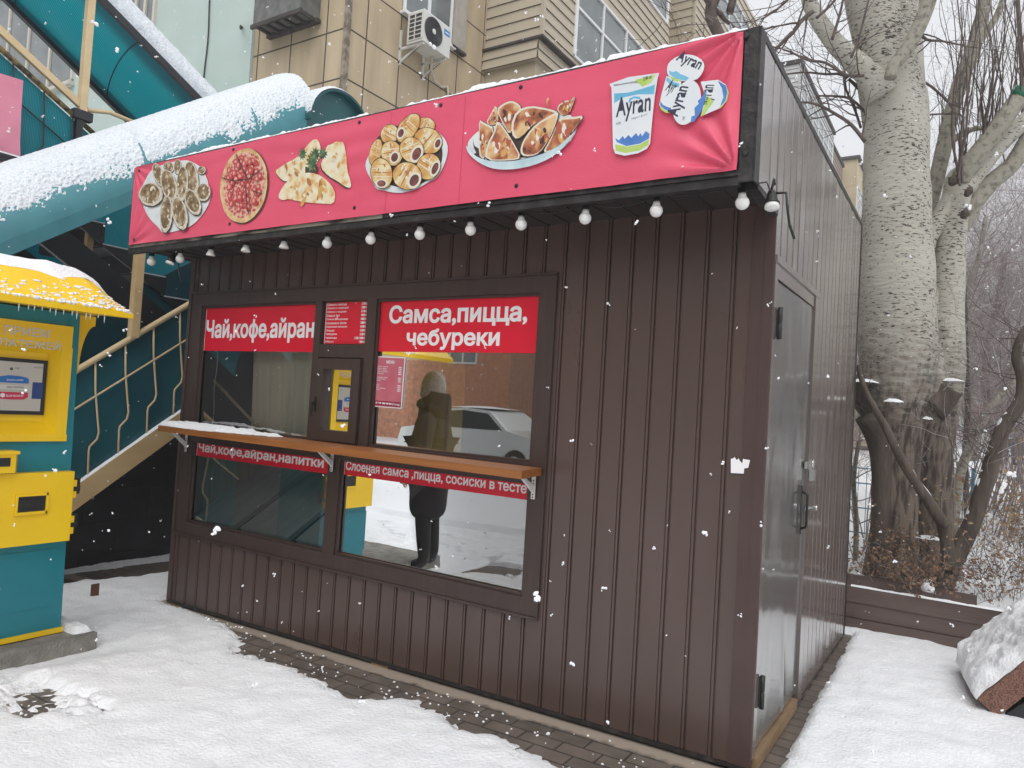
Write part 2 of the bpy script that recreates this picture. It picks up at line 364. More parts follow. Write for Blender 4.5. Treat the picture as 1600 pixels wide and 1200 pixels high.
# ------------------------------------------------------------------ mesh helpers
class MB:
    def __init__(s): s.v = []; s.f = []; s.mi = []; s.sm = []
    def add(s, vs, fs, mi=0, smooth=False):
        o = len(s.v)
        s.v += [tuple(v) for v in vs]
        for f in fs:
            s.f.append(tuple(i + o for i in f)); s.mi.append(mi); s.sm.append(smooth)
        return s
    def box(s, x0, x1, y0, y1, z0, z1, mi=0):
        x0, x1 = sorted((x0, x1)); y0, y1 = sorted((y0, y1)); z0, z1 = sorted((z0, z1))
        return s.add([(x0, y0, z0), (x1, y0, z0), (x1, y1, z0), (x0, y1, z0), (x0, y0, z1), (x1, y0, z1), (x1, y1, z1), (x0, y1, z1)],
                     [(0, 3, 2, 1), (4, 5, 6, 7), (0, 1, 5, 4), (1, 2, 6, 5), (2, 3, 7, 6), (3, 0, 4, 7)], mi)
    def prism(s, poly, d, mi=0):
        # poly: 3-D points in one plane, d: extrusion vector
        n = len(poly); d = Vector(d)
        a = [Vector(p) for p in poly]
        vs = a + [p + d for p in a]
        fs = [tuple(range(n)), tuple(range(2 * n - 1, n - 1, -1))]
        for i in range(n):
            j = (i + 1) % n
            fs.append((i, i + n, j + n, j))
        return s.add(vs, fs, mi)
    def tube(s, pts, radii, n=8, mi=0, smooth=True, wob=0.0, cap=True, seed=0):
        pts = [Vector(p) for p in pts]
        if not hasattr(radii, '__len__'): radii = [radii] * len(pts)
        vs = []; ref = None
        for i, p in enumerate(pts):
            t = (pts[min(i + 1, len(pts) - 1)] - pts[max(i - 1, 0)])
            if t.length < 1e-9: t = Vector((0, 0, 1))
            t.normalize()
            if ref is None:
                ref = Vector((1, 0, 0)) if abs(t.x) < .8 else Vector((0, 1, 0))
            a = (ref - t * ref.dot(t))
            if a.length < 1e-6: a = t.orthogonal()
            a.normalize(); b = t.cross(a); ref = a
            for k in range(n):
                an = 2 * PI * k / n
                r = radii[i]
                if wob:
                    q = p * 2.3 + Vector((math.cos(an), math.sin(an), seed)) * .9
                    r *= 1 + wob * noise.noise(q) + .5 * wob * noise.noise(q * 3.1)
                vs.append(p + (a * math.cos(an) + b * math.sin(an)) * r)
        fs = []
        for i in range(len(pts) - 1):
            for k in range(n):
                k2 = (k + 1) % n
                fs.append((i * n + k, i * n + k2, (i + 1) * n + k2, (i + 1) * n + k))
        if cap:
            fs.append(tuple(range(n - 1, -1, -1))); fs.append(tuple((len(pts) - 1) * n + k for k in range(n)))
        return s.add(vs, fs, mi, smooth)
    def lathe(s, prof, c, axis=(0, 0, 1), n=16, mi=0, smooth=True):
        # prof: (radius, height) along axis from c
        axis = Vector(axis).normalized(); a = axis.orthogonal().normalized(); b = axis.cross(a); c = Vector(c)
        vs = []
        for r, h in prof:
            for k in range(n):
                an = 2 * PI * k / n
                vs.append(c + axis * h + (a * math.cos(an) + b * math.sin(an)) * max(r, 1e-5))
        fs = []
        for i in range(len(prof) - 1):
            for k in range(n):
                k2 = (k + 1) % n
                fs.append((i * n + k, i * n + k2, (i + 1) * n + k2, (i + 1) * n + k))
        fs.append(tuple(range(n - 1, -1, -1))); fs.append(tuple((len(prof) - 1) * n + k for k in range(n)))
        return s.add(vs, fs, mi, smooth)
    def grid(s, fn, nu, nv, mi=0, smooth=True):
        vs = [fn(i / nu, j / nv) for j in range(nv + 1) for i in range(nu + 1)]
        fs = []
        for j in range(nv):
            for i in range(nu):
                a = j * (nu + 1) + i
                fs.append((a, a + 1, a + nu + 2, a + nu + 1))
        return s.add(vs, fs, mi, smooth)
    def build(s, name, mats, parent=None, origin=None, fixn=True):
        if not isinstance(mats, (list, tuple)): mats = [mats]
        if parent is None and origin is None:
            xs = [v[0] for v in s.v]; ys = [v[1] for v in s.v]; zs = [v[2] for v in s.v]
            origin = ((min(xs) + max(xs)) / 2, (min(ys) + max(ys)) / 2, min(zs))
        if origin is None: origin = (0, 0, 0)
        me = bpy.data.meshes.new(name)
        me.from_pydata([(v[0] - origin[0], v[1] - origin[1], v[2] - origin[2]) for v in s.v], [], s.f)
        for m in mats: me.materials.append(m)
        for i, p in enumerate(me.polygons):
            p.material_index = s.mi[i]; p.use_smooth = s.sm[i]
        if fixn:
            bm = bmesh.new(); bm.from_mesh(me)
            bmesh.ops.recalc_face_normals(bm, faces=bm.faces)
            bm.to_mesh(me); bm.free()
        me.update()
        o = bpy.data.objects.new(name, me)
        COL.objects.link(o)
        o.location = origin
        if parent is not None: adopt(o, parent)
        return o

def adopt(o, parent):
    # parts are written in world coordinates; keep them there under their thing
    o.parent = parent
    w = Matrix.Identity(4); q = parent
    chain = []
    while q is not None: chain.append(q); q = q.parent
    for q in reversed(chain):
        w = w @ q.matrix_parent_inverse @ q.matrix_basis
    o.matrix_parent_inverse = w.inverted()

def tag(o, label=None, cat=None, group=None, kind=None):
    if label: o['label'] = label
    if cat: o['category'] = cat
    if group: o['group'] = group
    if kind: o['kind'] = kind
    return o

def thing(name, loc, label, cat, group=None):
    o = bpy.data.objects.new(name, None)
    o.empty_display_size = .2
    COL.objects.link(o)
    o.location = loc
    return tag(o, label, cat, group)

def copy_tree(o, parent=None):
    c = o.copy()
    COL.objects.link(c)
    if parent is not None: c.parent = parent
    for ch in list(o.children): copy_tree(ch, c)
    return c

TEXTCACHE = {}
def text_mesh(body, bold=.03, shear=0.0):
    # outlines of the lettering, thickened by bold, filled where the winding number is not zero
    key = (body, bold, shear)
    if key in TEXTCACHE: return TEXTCACHE[key]
    c = bpy.data.curves.new('lettering', 'FONT')
    c.body = body; c.shear = shear
    o = bpy.data.objects.new('lettering', c)
    COL.objects.link(o)
    dg = bpy.context.evaluated_depsgraph_get()
    cu = o.evaluated_get(dg).to_curve(dg)
    loops = []
    ns = 5 if len(body) < 16 else 3
    for s in cu.splines:
        bp = s.bezier_points; pts = []
        for i in range(len(bp)):
            p, q = bp[i], bp[(i + 1) % len(bp)]
            straight = (p.handle_right - p.co).length < 1e-5 and (q.handle_left - q.co).length < 1e-5
            ch = (q.co - p.co)
            if not straight and ch.length > 1e-6:
                d = ch.normalized()
                straight = abs((p.handle_right - p.co).cross(d).z) < 1e-4 and abs((q.handle_left - q.co).cross(d).z) < 1e-4
            for k in range(1 if straight else ns):
                t = k / ns if not straight else 0
                r = p.co * (1 - t) ** 3 + p.handle_right * (3 * t * (1 - t) ** 2) + q.handle_left * (3 * t * t * (1 - t)) + q.co * t ** 3
                pts.append((r.x, r.y))
        cl = []
        for p in pts:
            if not cl or math.hypot(p[0] - cl[-1][0], p[1] - cl[-1][1]) > 2e-3: cl.append(p)
        if len(cl) > 3 and math.hypot(cl[0][0] - cl[-1][0], cl[0][1] - cl[-1][1]) < 2e-3: cl.pop()
        if len(cl) > 2: loops.append(cl)
    o.to_curve_clear(); bpy.data.objects.remove(o); bpy.data.curves.remove(c)
    def ins(p, lp):
        c = False
        for (ax, ay), (bx, by) in zip(lp, lp[1:] + lp[:1]):
            if (ay > p[1]) != (by > p[1]) and p[0] < (bx - ax) * (p[1] - ay) / (by - ay) + ax: c = not c
        return c
    for i, cl in enumerate(loops):   # a comma drawn the other way round is still ink
        ar = sum(a[0] * b[1] - b[0] * a[1] for a, b in zip(cl, cl[1:] + cl[:1]))
        if ar > 0 and not any(ins(cl[0], o2) for j, o2 in enumerate(loops) if j != i): loops[i] = cl[::-1]
    off = []
    for cl in loops:      # outer outlines run clockwise: outside is on their left
        n = len(cl); out = []
        for i in range(n):
            a, p, q = cl[i - 1], cl[i], cl[(i + 1) % n]
            d1 = Vector((p[0] - a[0], p[1] - a[1])).normalized(); d2 = Vector((q[0] - p[0], q[1] - p[1])).normalized()
            n1 = Vector((-d1.y, d1.x)); n2 = Vector((-d2.y, d2.x))
            m = n1 + n2
            m = m.normalized() if m.length > 1e-4 else n1
            k = bold / max(.5, m.dot(n1))
            out.append((p[0] + m.x * k, p[1] + m.y * k))
        off.append(out)
    V = []; E_ = []
    for cl in off:
        b0 = len(V)
        V += [Vector(p) for p in cl]
        E_ += [(b0 + i, b0 + (i + 1) % len(cl)) for i in range(len(cl))]
    ov, oe, of, _, _, _ = delaunay_2d_cdt(V, E_, [], 0, 1e-6)
    P = np.array([(v.x, v.y) for v in ov])
    A = np.array([tuple(V[a]) for a, b in E_]); B = np.array([tuple(V[b]) for a, b in E_])
    T = np.array([f for f in of]); Cn = P[T].mean(axis=1)
    keep = []
    for i0 in range(0, len(T), 400):
        q = Cn[i0:i0 + 400]
        x = q[:, 0:1]; y = q[:, 1:2]
        up = (A[:, 1] <= y) & (B[:, 1] > y); dn = (A[:, 1] > y) & (B[:, 1] <= y)
        cr = (B[:, 0] - A[:, 0]) * (y - A[:, 1]) - (x - A[:, 0]) * (B[:, 1] - A[:, 1])
        wn = (up & (cr > 0)).sum(1) - (dn & (cr < 0)).sum(1)
        keep += list(wn != 0)
    fs = [tuple(int(i) for i in f) for f, k in zip(of, keep) if k]
    use = sorted({i for f in fs for i in f}); re = {i: k for k, i in enumerate(use)}
    vs = [Vector((ov[i].x, ov[i].y, 0)) for i in use]
    fs = [tuple(re[i] for i in f) for f in fs]
    TEXTCACHE[key] = (vs, fs)
    return vs, fs

def put_text(mb, body, o, ux, uz, w=None, h=None, un=None, thick=.0016, mi=0, bold=.03, shear=0.0):
    # o: lower-left corner of the ink box; ux, uz: unit directions; w, h: ink box size
    vs, fs = text_mesh(body, bold, shear)
    x0 = min(v.x for v in vs); x1 = max(v.x for v in vs); y0 = min(v.y for v in vs); y1 = max(v.y for v in vs)
    if w is None: sx = sy = h / (y1 - y0)
    elif h is None: sx = sy = w / (x1 - x0)
    else: sx = w / (x1 - x0); sy = h / (y1 - y0)
    o = Vector(o); ux = Vector(ux); uz = Vector(uz)
    if un is None: un = ux.cross(uz)
    mb.add([o + ux * ((v.x - x0) * sx) + uz * ((v.y - y0) * sy) + un * thick for v in vs], fs, mi)

XA, YA, ZA = Vector((1, 0, 0)), Vector((0, 1, 0)), Vector((0, 0, 1))
def sstep(a, b, x):
    t = max(0, min(1, (x - a) / (b - a))); return t * t * (3 - 2 * t)
def fbm(x, y, z=0.0):
    return noise.fractal(Vector((x, y, z)), 1.0, 2.0, 4)

# ================================================================== GROUND
def gz(x, y=0):
    return 0.019 * max(-6.0, min(0.0, x))
def interp(tab, x):
    if x <= tab[0][0]: return tab[0][1]
    for (a, b), (c, d) in zip(tab, tab[1:]):
        if x <= c: return b + (d - b) * (x - a) / (c - a)
    return tab[-1][1]
BARE = [(-4.7, .0), (-4.3, .03), (-3.8, .05), (-3.4, .13), (-3.05, .40), (-2.6, .37), (-2.3, .40), (-2.02, .49), (-1.77, .29), (-1.5, .31), (-1.34, .39), (-1.0, .40), (-.8, .44), (-.3, .42), (0, .30), (.06, .05), (.2, 0)]
def bed(x, y):
    if y < 2.93 or x < -.4: return 0.0
    return .27 * sstep(2.93, 2.99, y) * (1 - sstep(9, 18, y)) * sstep(-.4, -.1, x)
def snow_h(x, y):
    g = gz(x, y) + bed(x, y)
    n = fbm(x * 1.3, y * 1.3)
    n2 = fbm(x * 6, y * 6, 5)
    n3 = noise.noise(Vector((x * 22, y * 22, 2)))
    t = .042 + .016 * n + .010 * n2 + .004 * n3
    t += .018 * max(0, noise.noise(Vector((x * 2.7, y * 3.4, 9)))) ** 1.5
    if -7 < x < .4 and -5.0 < y < 3:
        w = interp(BARE, x) + .06 * n2 + .05 * n3 + .03 * noise.noise(Vector((x * 50, y * 50, 6)))
        d = (-w) - y if -4.7 < x < .12 else -9
        b = 0
        if -4.6 < x < .1: b = max(b, sstep(-w - .11, -w + .06, y) * (1 - sstep(2.7, 2.8, y)) * (1 - sstep(-.02, .12, x) * 1.0 if y > 0 else 1))
        if x > -.1 and -.3 < y < 2.85: b = max(b, 1 - sstep(.02 + .05 * (1 - y / 3) + .02 * n3, .09 + .05 * (1 - y / 3) + .02 * n3, x))
        t -= .05 * sstep(-3.45, -3.8, x) * sstep(-.5, -.9, y)
        q = ((x + 3.34) / .46) ** 2 + ((y + 1.52) / .17) ** 2
        b = max(b, .64 * sstep(1.5, .1, q + 1.2 * n2 + 1.3 * n3 + .9 * noise.noise(Vector((x * 9, y * 34, 4)))))
        q = ((x + 2.88) / .12) ** 2 + ((y + 1.36) / .03) ** 2
        b = max(b, .8 * sstep(1.4, .2, q + .9 * n2 + n3))
        if y < -2.0: b = max(b, .85 * sstep(-.02, .22, fbm(x * .9, y * 1.3, 21) + .25 * n2 + .12 * n3) * sstep(-2.0, -2.6, y))
        # trodden wet strip at the foot of the stair plinth
        q = sstep(-5.35, -5.5, x - .30 * (y - .2) + .05 * n2) * sstep(-6.05, -5.9, x - .1 * y + .05 * n2)
        b = max(b, .95 * q * sstep(.55, .3, fbm(x * 2, y * 1.2, 3) + .2))
        t = t * (1 - b) - .032 * b + .018 * 4 * b * (1 - b) * (noise.noise(Vector((x * 31, y * 31, 11))) + .6 * noise.noise(Vector((x * 70, y * 70, 12))))
    return g + t
def axis_vals(lo, hi, step, far):
    v = []; x = lo; s = step
    left = []
    while x > -far:
        s *= 1.16; x -= s; left.append(x)
    v = left[::-1]
    n = int(round((hi - lo) / step))
    v += [lo + (hi - lo) * i / n for i in range(n + 1)]
    x = hi; s = step
    while x < far:
        s *= 1.16; x += s; v.append(x)
    return v
gx = axis_vals(-5.6, 2.3, .025, 900); gy = axis_vals(-4.6, 3.3, .026, 900)
mb = MB()
vs = [(x, y, snow_h(x, y)) for y in gy for x in gx]
fs = []
nx = len(gx)
for j in range(len(gy) - 1):
    for i in range(nx - 1):
        a = j * nx + i
        fs.append((a, a + 1, a + nx + 1, a + nx))
mb.add(vs, fs, 0, True)
tag(mb.build('snow_ground', SNOW, origin=(0, 0, 0), fixn=False), kind='structure')
mb = MB()
mb.grid(lambda u, v: ((lambda x, y: (x, y, gz(x) - .06 * sstep(-3.35, -3.8, x) * sstep(-.4, -.9, y)))(-6.4 + 7.0 * u, -5.2 + 8.4 * v)), 90, 110)
pav = mb.build('paving', PAVER, origin=(0, 0, 0), fixn=False)
tag(pav, kind='structure')
# washed sandy drip edge along the front wall, stain of its own shape
def sandy(m):
    n, l, b = nodes_of(m)
    src = b.inputs['Base Color'].links[0].from_socket
    tc = n.new('ShaderNodeTexCoord'); sp = n.new('ShaderNodeSeparateXYZ'); l.new(tc.outputs['Object'], sp.inputs[0])
    nz = n.new('ShaderNodeTexNoise'); nz.inputs['Scale'].default_value = 14; l.new(tc.outputs['Object'], nz.inputs['Vector'])
    ad = n.new('ShaderNodeMath'); ad.operation = 'MULTIPLY_ADD'; ad.inputs[1].default_value = .10; l.new(nz.outputs[0], ad.inputs[0]); l.new(sp.outputs[1], ad.inputs[2])
    mr = n.new('ShaderNodeMapRange'); mr.inputs[1].default_value = -.055; mr.inputs[2].default_value = -.02; l.new(ad.outputs[0], mr.inputs[0])
    mr2 = n.new('ShaderNodeMapRange'); mr2.inputs[1].default_value = .09; mr2.inputs[2].default_value = .07; l.new(ad.outputs[0], mr2.inputs[0])
    mu = n.new('ShaderNodeMath'); mu.operation = 'MULTIPLY'; l.new(mr.outputs[0], mu.inputs[0]); l.new(mr2.outputs[0], mu.inputs[1])
    mx = n.new('ShaderNodeMixRGB'); mx.inputs[2].default_value = (.36, .30, .245, 1)
    l.new(mu.outputs[0], mx.inputs[0]); l.new(src, mx.inputs[1]); l.new(mx.outputs[0], b.inputs['Base Color'])
sandy(PAVER)
mb = MB(); rs_ = random.Random(31)
for k in range(220):
    x = rs_.uniform(-4.4, .1); w = interp(BARE, x); y = -w * rs_.random() ** .6 - .0; r = rs_.uniform(.003, .009) * (1 if rs_.random() < .93 else 1.9)
    if rs_.random() < .25: x, y = rs_.uniform(-3.7, -2.8), rs_.uniform(-1.75, -1.3)
    ax = Vector((rs_.uniform(-.5, .5), rs_.uniform(-.5, .5), 1)).normalized()
    mb.lathe([(r * .7, -.003), (r * rs_.uniform(.8, 1.2), r * .25), (r * .5, r * .6), (r * .1, r * .75)], (x, y, gz(x)), ax, 6)
tag(mb.build('snow_crumbs', SNOW, origin=(0, 0, 0)), 'loose snow crumbs scattered on the bare pavers', 'snow', kind='stuff')
# distant footpath beyond the trees
mb = MB()
mb.add([(1.2, 30, .075), (6.0, 30, .075), (5.6, 70, .075), (1.6, 70, .075)], [(0, 1, 2, 3)])
tag(mb.build('footpath', mat('trodden grey path', (0.30, 0.29, 0.28), .8, (.5, .5, .5), 2), origin=(3, 50, 0)), kind='structure')

# ================================================================== KIOSK
KL = -4.472
def zb(x): return .04 + .0192 * x
kiosk = thing('kiosk', (KL / 2, 1.4, zb(KL / 2)), 'dark brown clad street food kiosk with big windows and a pink banner above', 'kiosk')
P = .1311
SEAMS = [-.178 - P * k for k in range(33)]
def clad_front(mb, xa, xb, z0, z1):
    # boards facing -y with sunk joints; z0, z1 functions of x
    pts = []
    s = sorted([x for x in SEAMS if xa + .012 < x < xb - .012])
    pts.append((xa, 0))
    for x in s:
        pts += [(x - .023, 0), (x - .021, .006), (x - .018, .006), (x - .016, 0), (x - .0065, 0), (x - .0055, .012), (x + .0045, .012), (x + .0055, 0)]
    pts.append((xb, 0))
    vs = [(x, y, z0(x)) for x, y in pts] + [(x, y, z1(x)) for x, y in pts]
    n = len(pts)
    mb.add(vs, [(i, i + 1, i + 1 + n, i + n) for i in range(n - 1)])
mb = MB()
SOF = 2.625
clad_front(mb, -1.15, -.103, zb, lambda x: SOF)
clad_front(mb, -4.42, -1.15, lambda x: 2.345, lambda x: SOF)
clad_front(mb, -4.42, -1.15, zb, lambda x: .485)
mb.build('front_cladding', BROWN, kiosk, fixn=False)
# corner flashings
mb = MB()
mb.box(-.103, -.045, -.006, .03, zb(-.1), SOF); mb.box(-.045, -.001, -.009, .03, zb(0), SOF)
mb.build('corner_trim', BROWN2, kiosk)
mb = MB(); mb.box(KL, -4.42, -.008, .03, zb(KL), SOF)
mb.build('corner_trim', BROWN2, kiosk)
# base rail and hidden floor frame
mb = MB()
mb.prism([(KL, -.004, zb(KL) - .022), (0, -.004, zb(0) - .022), (0, -.004, zb(0) - .001), (KL, -.004, zb(KL) - .001)], (0, .02, 0))
mb.prism([(KL, .02, zb(KL) - .05), (-.03, .02, zb(0) - .05), (-.03, .02, zb(0) - .001), (KL, .02, zb(KL) - .001)], (0, .06, 0), 0)
mb.build('base_rail', BLACKT, kiosk)
for x0, x1, yo in ((-4.44, -4.30, .0), (-2.32, -2.18, .004), (-.20, -.06, .02)):
    mb = MB(); mb.box(x0, x1, yo, yo + .5, gz(x0) - .02, zb(x0) - .024); mb.build('support_block', WOODB, kiosk)
# side cladding (faces +x)
mb = MB()
def clad_side(mb, ya, yb, z0, z1):
    pts = [(ya, 0)]
    rt = random.Random(int(ya * 100) + 5)
    s = []
    y = -.173
    while y < 2.78: s.append(y); y += .1325
    for y in [q for q in s if ya + .012 < q < yb - .012]:
        e1, e2 = rt.uniform(-.0016, .0016), rt.uniform(-.0016, .0016)
        pts += [(y - .0065, e1), (y - .0055, -.012), (y + .0055, -.012), (y + .0065, -.003 + e2), (y + .015, -.003 + e2), (y + .016, e2)]
    pts.append((yb, 0))
    n = len(pts)
    vs = [(x, y, z0(y)) for y, x in pts] + [(x, y, z1(y)) for y, x in pts]
    mb.add(vs, [(i, i + 1, i + 1 + n, i + n) for i in range(n - 1)])
KD = 2.78
ztop = lambda y: 3.235 - .012 * y
zside = lambda y: zb(0) - .008 * y
clad_side(mb, -.372, .0, lambda y: 2.60, ztop)
clad_side(mb, .0, 1.098, lambda y: 2.352, ztop)
clad_side(mb, 1.098, KD, zside, ztop)
mb.build('side_cladding', BROWNG, kiosk, fixn=False)
mb = MB()
mb.box(-.003, .006, -.445, -.372, 2.60, 3.245); mb.box(-.06, -.003, -.448, -.43, 2.60, 3.245)
mb.prism([(.003, -.43, 3.225), (.003, KD + .01, 3.19), (.003, KD + .01, 3.225), (.003, -.43, 3.258)], (-.05, 0, 0))
mb.box(.0, .006, KD - .02, KD + .012, zb(0) - .03, 3.19)
mb.prism([(.004, -.372, 2.585), (.004, .0, 2.565), (.004, 0, 2.60), (.004, -.372, 2.61)], (-.05, 0, 0))
mb.build('edge_flashing', BLACKT, kiosk)
# shell: back, left, roof, soffit, canopy ends
mb = MB()
mb.box(KL, -.012, KD - .05, KD, -.03, 3.15)
mb.box(KL, KL + .05, .03, KD - .05, -.06, 3.15)
mb.box(-.06, -.0125, 1.098, KD - .05, 0, 3.15)
mb.box(-.06, -.0125, .0, 1.098, 2.40, 3.15)
mb.box(-4.60, -4.56, -.42, KD, 2.63, 3.20)
mb.build('shell_wall', BROWN2, kiosk)
mb = MB(); mb.box(-4.56, -.03, -.40, .03, SOF, SOF + .02)
for k in range(34): mb.box(-4.5 + k * .1311, -4.492 + k * .1311, -.40, .0, SOF - .006, SOF + .001)
mb.build('soffit', DARK, kiosk)
roof = MB().box(-4.60, -.02, -.42, KD, 3.165, 3.205).build('roof', DARK, kiosk)
mb = MB()
def rs(u, v):
    x = -4.6 + 4.58 * u; y = -.425 + 3.2 * v
    e = min(u, 1 - u) * 4.6; f = v * 3.2
    t = .045 + .03 * fbm(x * 3, y * 3) + .02 * noise.noise(Vector((x * 14, y * 9, 1)))
    return (x, y, 3.207 + max(.001, t) * sstep(0, .02, min(e, f) + .012))
mb.grid(rs, 240, 50)
mb.build('roof_snow', SNOW, roof)
# fascia body and rails
fas = MB()
fas.box(-4.60, -.06, -.425, -.40, 2.64, 3.24)
fas.build('fascia', BLACKT, kiosk)
mb = MB()
mb.box(-4.60, -2.05, -.447, -.40, 2.628, 2.650)
mb.build('worn_rail', WORN, kiosk)
mb = MB()
mb.box(-4.62, -.0605, -.438, -.40, 2.59, 2.627); mb.box(-2.05, -.0605, -.447, -.40, 2.628, 2.652)
mb.box(-4.62, -4.595, -.44, -.39, 2.627, 3.245)
mb.build('lower_rail', BLACKT, kiosk)

# ---- window frame
mb = MB()
FY0, FY1 = -.012, .05
def bar(x0, x1, z0, z1, y0=FY0, y1=FY1): mb.box(x0, x1, y0, y1, z0, z1)
bar(-4.42, -4.29, .485, 2.345); bar(-1.245, -1.15, .485, 2.345)
bar(-4.29, -1.245, 2.25, 2.345, -.0115); bar(-4.29, -1.245, .485, .578, -.0115)
bar(-4.29, -1.245, 1.205, 1.305, -.011)
bar(-3.022, -2.962, 1.305, 2.25, -.010); bar(-2.545, -2.462, 1.305, 2.25, -.010)
bar(-2.80, -2.695, .578, 1.205, -.010)
bar(-2.962, -2.545, 1.868, 1.957, -.009)
# raised outer lips and glazing beads
bar(-4.43, -1.14, 2.345, 2.357, -.024); bar(-4.43, -1.14, .470, .485, -.022)
bar(-1.150, -1.140, .485, 2.345, -.020); bar(-4.43, -4.42, .485, 2.345, -.020)
for (a, b, c, d) in ((-4.29, -3.022, 1.305, 2.25), (-2.462, -1.245, 1.305, 2.25), (-4.29, -2.80, .578, 1.205), (-2.695, -1.245, .578, 1.205)):
    t = .016
    bar(a, b, d - t, d, .004, .02); bar(a, b, c, c + t, .004, .02); bar(a, a + t, c + t, d - t, .004, .02); bar(b - t, b, c + t, d - t, .004, .02)
wf = mb.build('window_frame', FRAME, kiosk)
for (a, b, c, d) in ((-4.29, -3.022, 1.305, 2.25), (-2.462, -1.245, 1.305, 2.25), (-4.29, -2.80, .578, 1.205), (-2.695, -1.245, .578, 1.205), (-2.962, -2.545, 1.957, 2.25)):
    MB().add([(a, .03, c), (b, .03, c), (b, .03, d), (a, .03, d)], [(0, 1, 2, 3)]).build('pane', GLASS, wf)
mb = MB()
a, b, c, d = -2.955, -2.553, 1.312, 1.860
t = .072
mb.box(a, b, -.03, .04, d - t, d); mb.box(a, b, -.03, .04, c, c + t); mb.box(a, a + t, -.0295, .04, c + t, d - t); mb.box(b - t, b, -.0295, .04, c + t, d - t)
hat = mb.build('serving_hatch', FRAME, kiosk)
MB().add([(a + t, .01, c + t), (b - t, .01, c + t), (b - t, .01, d - t), (a + t, .01, d - t)], [(0, 1, 2, 3)]).build('hatch_pane', GLASS, hat)
mb = MB(); mb.box(-2.945, -2.93, -.036, -.03, 1.50, 1.60); mb.box(-2.942, -2.933, -.06, -.036, 1.545, 1.565); mb.box(-2.945, -2.93, -.066, -.06, 1.47, 1.565)
mb.build('hatch_handle', BLACK, hat)

# ---- counter shelf
def shz(x): return 1.288 + (-1.12 - x) * .0095
def shelf_pts(dz): return [(-4.285, -.30, shz(-4.285) + dz), (-1.12, -.30, shz(-1.12) + dz), (-1.165, -.022, shz(-1.16) + dz), (-4.36, -.022, shz(-4.36) + dz)]
sh = MB().prism([Vector(p) for p in shelf_pts(-.042)], (0, 0, .042)).build('counter_shelf', WOODC, kiosk)
mb = MB()
def ss(u, v):
    x = -4.285 - .075 * v + 1.9 * u; y = -.298 + .272 * v
    full = 1 - sstep(.12, .55, u + .35 * (.5 - v) * (1 if u > .1 else 0) + .18 * fbm(x * 5, y * 5))
    t = .034 * full + .010 * noise.noise(Vector((x * 30, y * 30, 3))) - .002 - .01 * u
    e = min(v * .27, (1 - v) * .27 + .02, u * 1.9)
    return (x, y, shz(x) + t * sstep(-.004, .02, e) - (.004 if full < .05 else 0))
mb.grid(ss, 130, 20)
mb.build('shelf_snow', SNOW, sh, fixn=False)
for x in (-4.345, -2.752, -1.208):
    mb = MB()
    mb.box(x - .012, x + .012, -.026, -.022, 1.115, shz(x) - .044)
    mb.box(x - .012, x + .012, -.20, -.022, shz(x) - .048, shz(x) - .0435)
    mb.prism([(x - .010, -.026, 1.15), (x - .010, -.16, shz(x) - .048), (x - .010, -.135, shz(x) - .048), (x - .010, -.026, 1.185)], (.02, 0, 0))
    for z in (1.125, 1.14, 1.20, 1.215):
        mb.lathe([(.004, 0), (.004, .004)], (x, -.030, z), (0, 1, 0), 8, 1)
    mb.build('bracket', [ZINC, BLACK], sh)

# ---- door in the side wall
mb = MB()
mb.box(-.03, .004, .006, .062, .075, 2.352); mb.box(-.03, .0035, .062, .985, 2.285, 2.352)
mb.box(-.03, .012, .0, 1.10, 2.352, 2.385); mb.box(-.03, .010, .985, 1.098, .04, 2.352)
df = mb.build('door_frame', BROWNG, kiosk)
mb = MB()
def dl(u, v):
    y = .066 + .912 * u; z = .09 + 2.19 * v
    d = .0 + .006 * fbm(y * 1.5, z * 1.2, 7) + .006 * math.exp(-((y - .62 - .15 * (.4 - z)) / .03) ** 2) * sstep(.75, .2, z)
    return (-.004 + d - .002, y, z)
mb.grid(dl, 40, 80)
mb.box(-.03, -.014, .066, .978, .09, 2.28)
door = mb.build('door', GREYDOOR, kiosk, fixn=False)
for z in (2.0, .285):
    mb = MB(); mb.lathe([(.012, 0), (.012, .068), (.010, .070), (.010, .078), (.012, .08), (.012, .15)], (.016, .085, z), (0, 0, 1), 12); mb.box(-.006, .012, .066, .10, z + .01, z + .14)
    mb.build('hinge', BLACK, door)
mb = MB()
mb.tube([(.004, .86, 1.03), (.032, .86, 1.04), (.036, .86, 1.05), (.036, .86, 1.215), (.032, .86, 1.225), (.004, .86, 1.235)], .007, 8)
mb.box(.004, .008, .845, .875, 1.0, 1.27)
mb.build('door_handle', BLACK, door)
mb = MB()
mb.box(.004, .008, .90, 1.05, 1.36, 1.40); mb.box(.006, .035, 1.0, 1.012, 1.35, 1.41)
mb.tube([(.03, 1.0, 1.36), (.03, .99, 1.395), (.03, 1.005, 1.41), (.03, 1.02, 1.395), (.03, 1.025, 1.36)], .005, 8)
mb.box(.016, .044, .985, 1.035, 1.29, 1.355)
mb.build('padlock', STEEL, door)
mb = MB(); mb.tube([(.01, 1.00, 1.135), (.06, 1.00, 1.14), (.065, 1.0, 1.14)], [.012, .016, .016], 8); mb.box(.01, .016, .94, 1.07, 1.12, 1.15)
mb.build('door_bolt', STEEL, door)
MB().box(-.05, .016, .04, .95, zb(0) - .03, .07).build('door_sill', WOODB, kiosk)

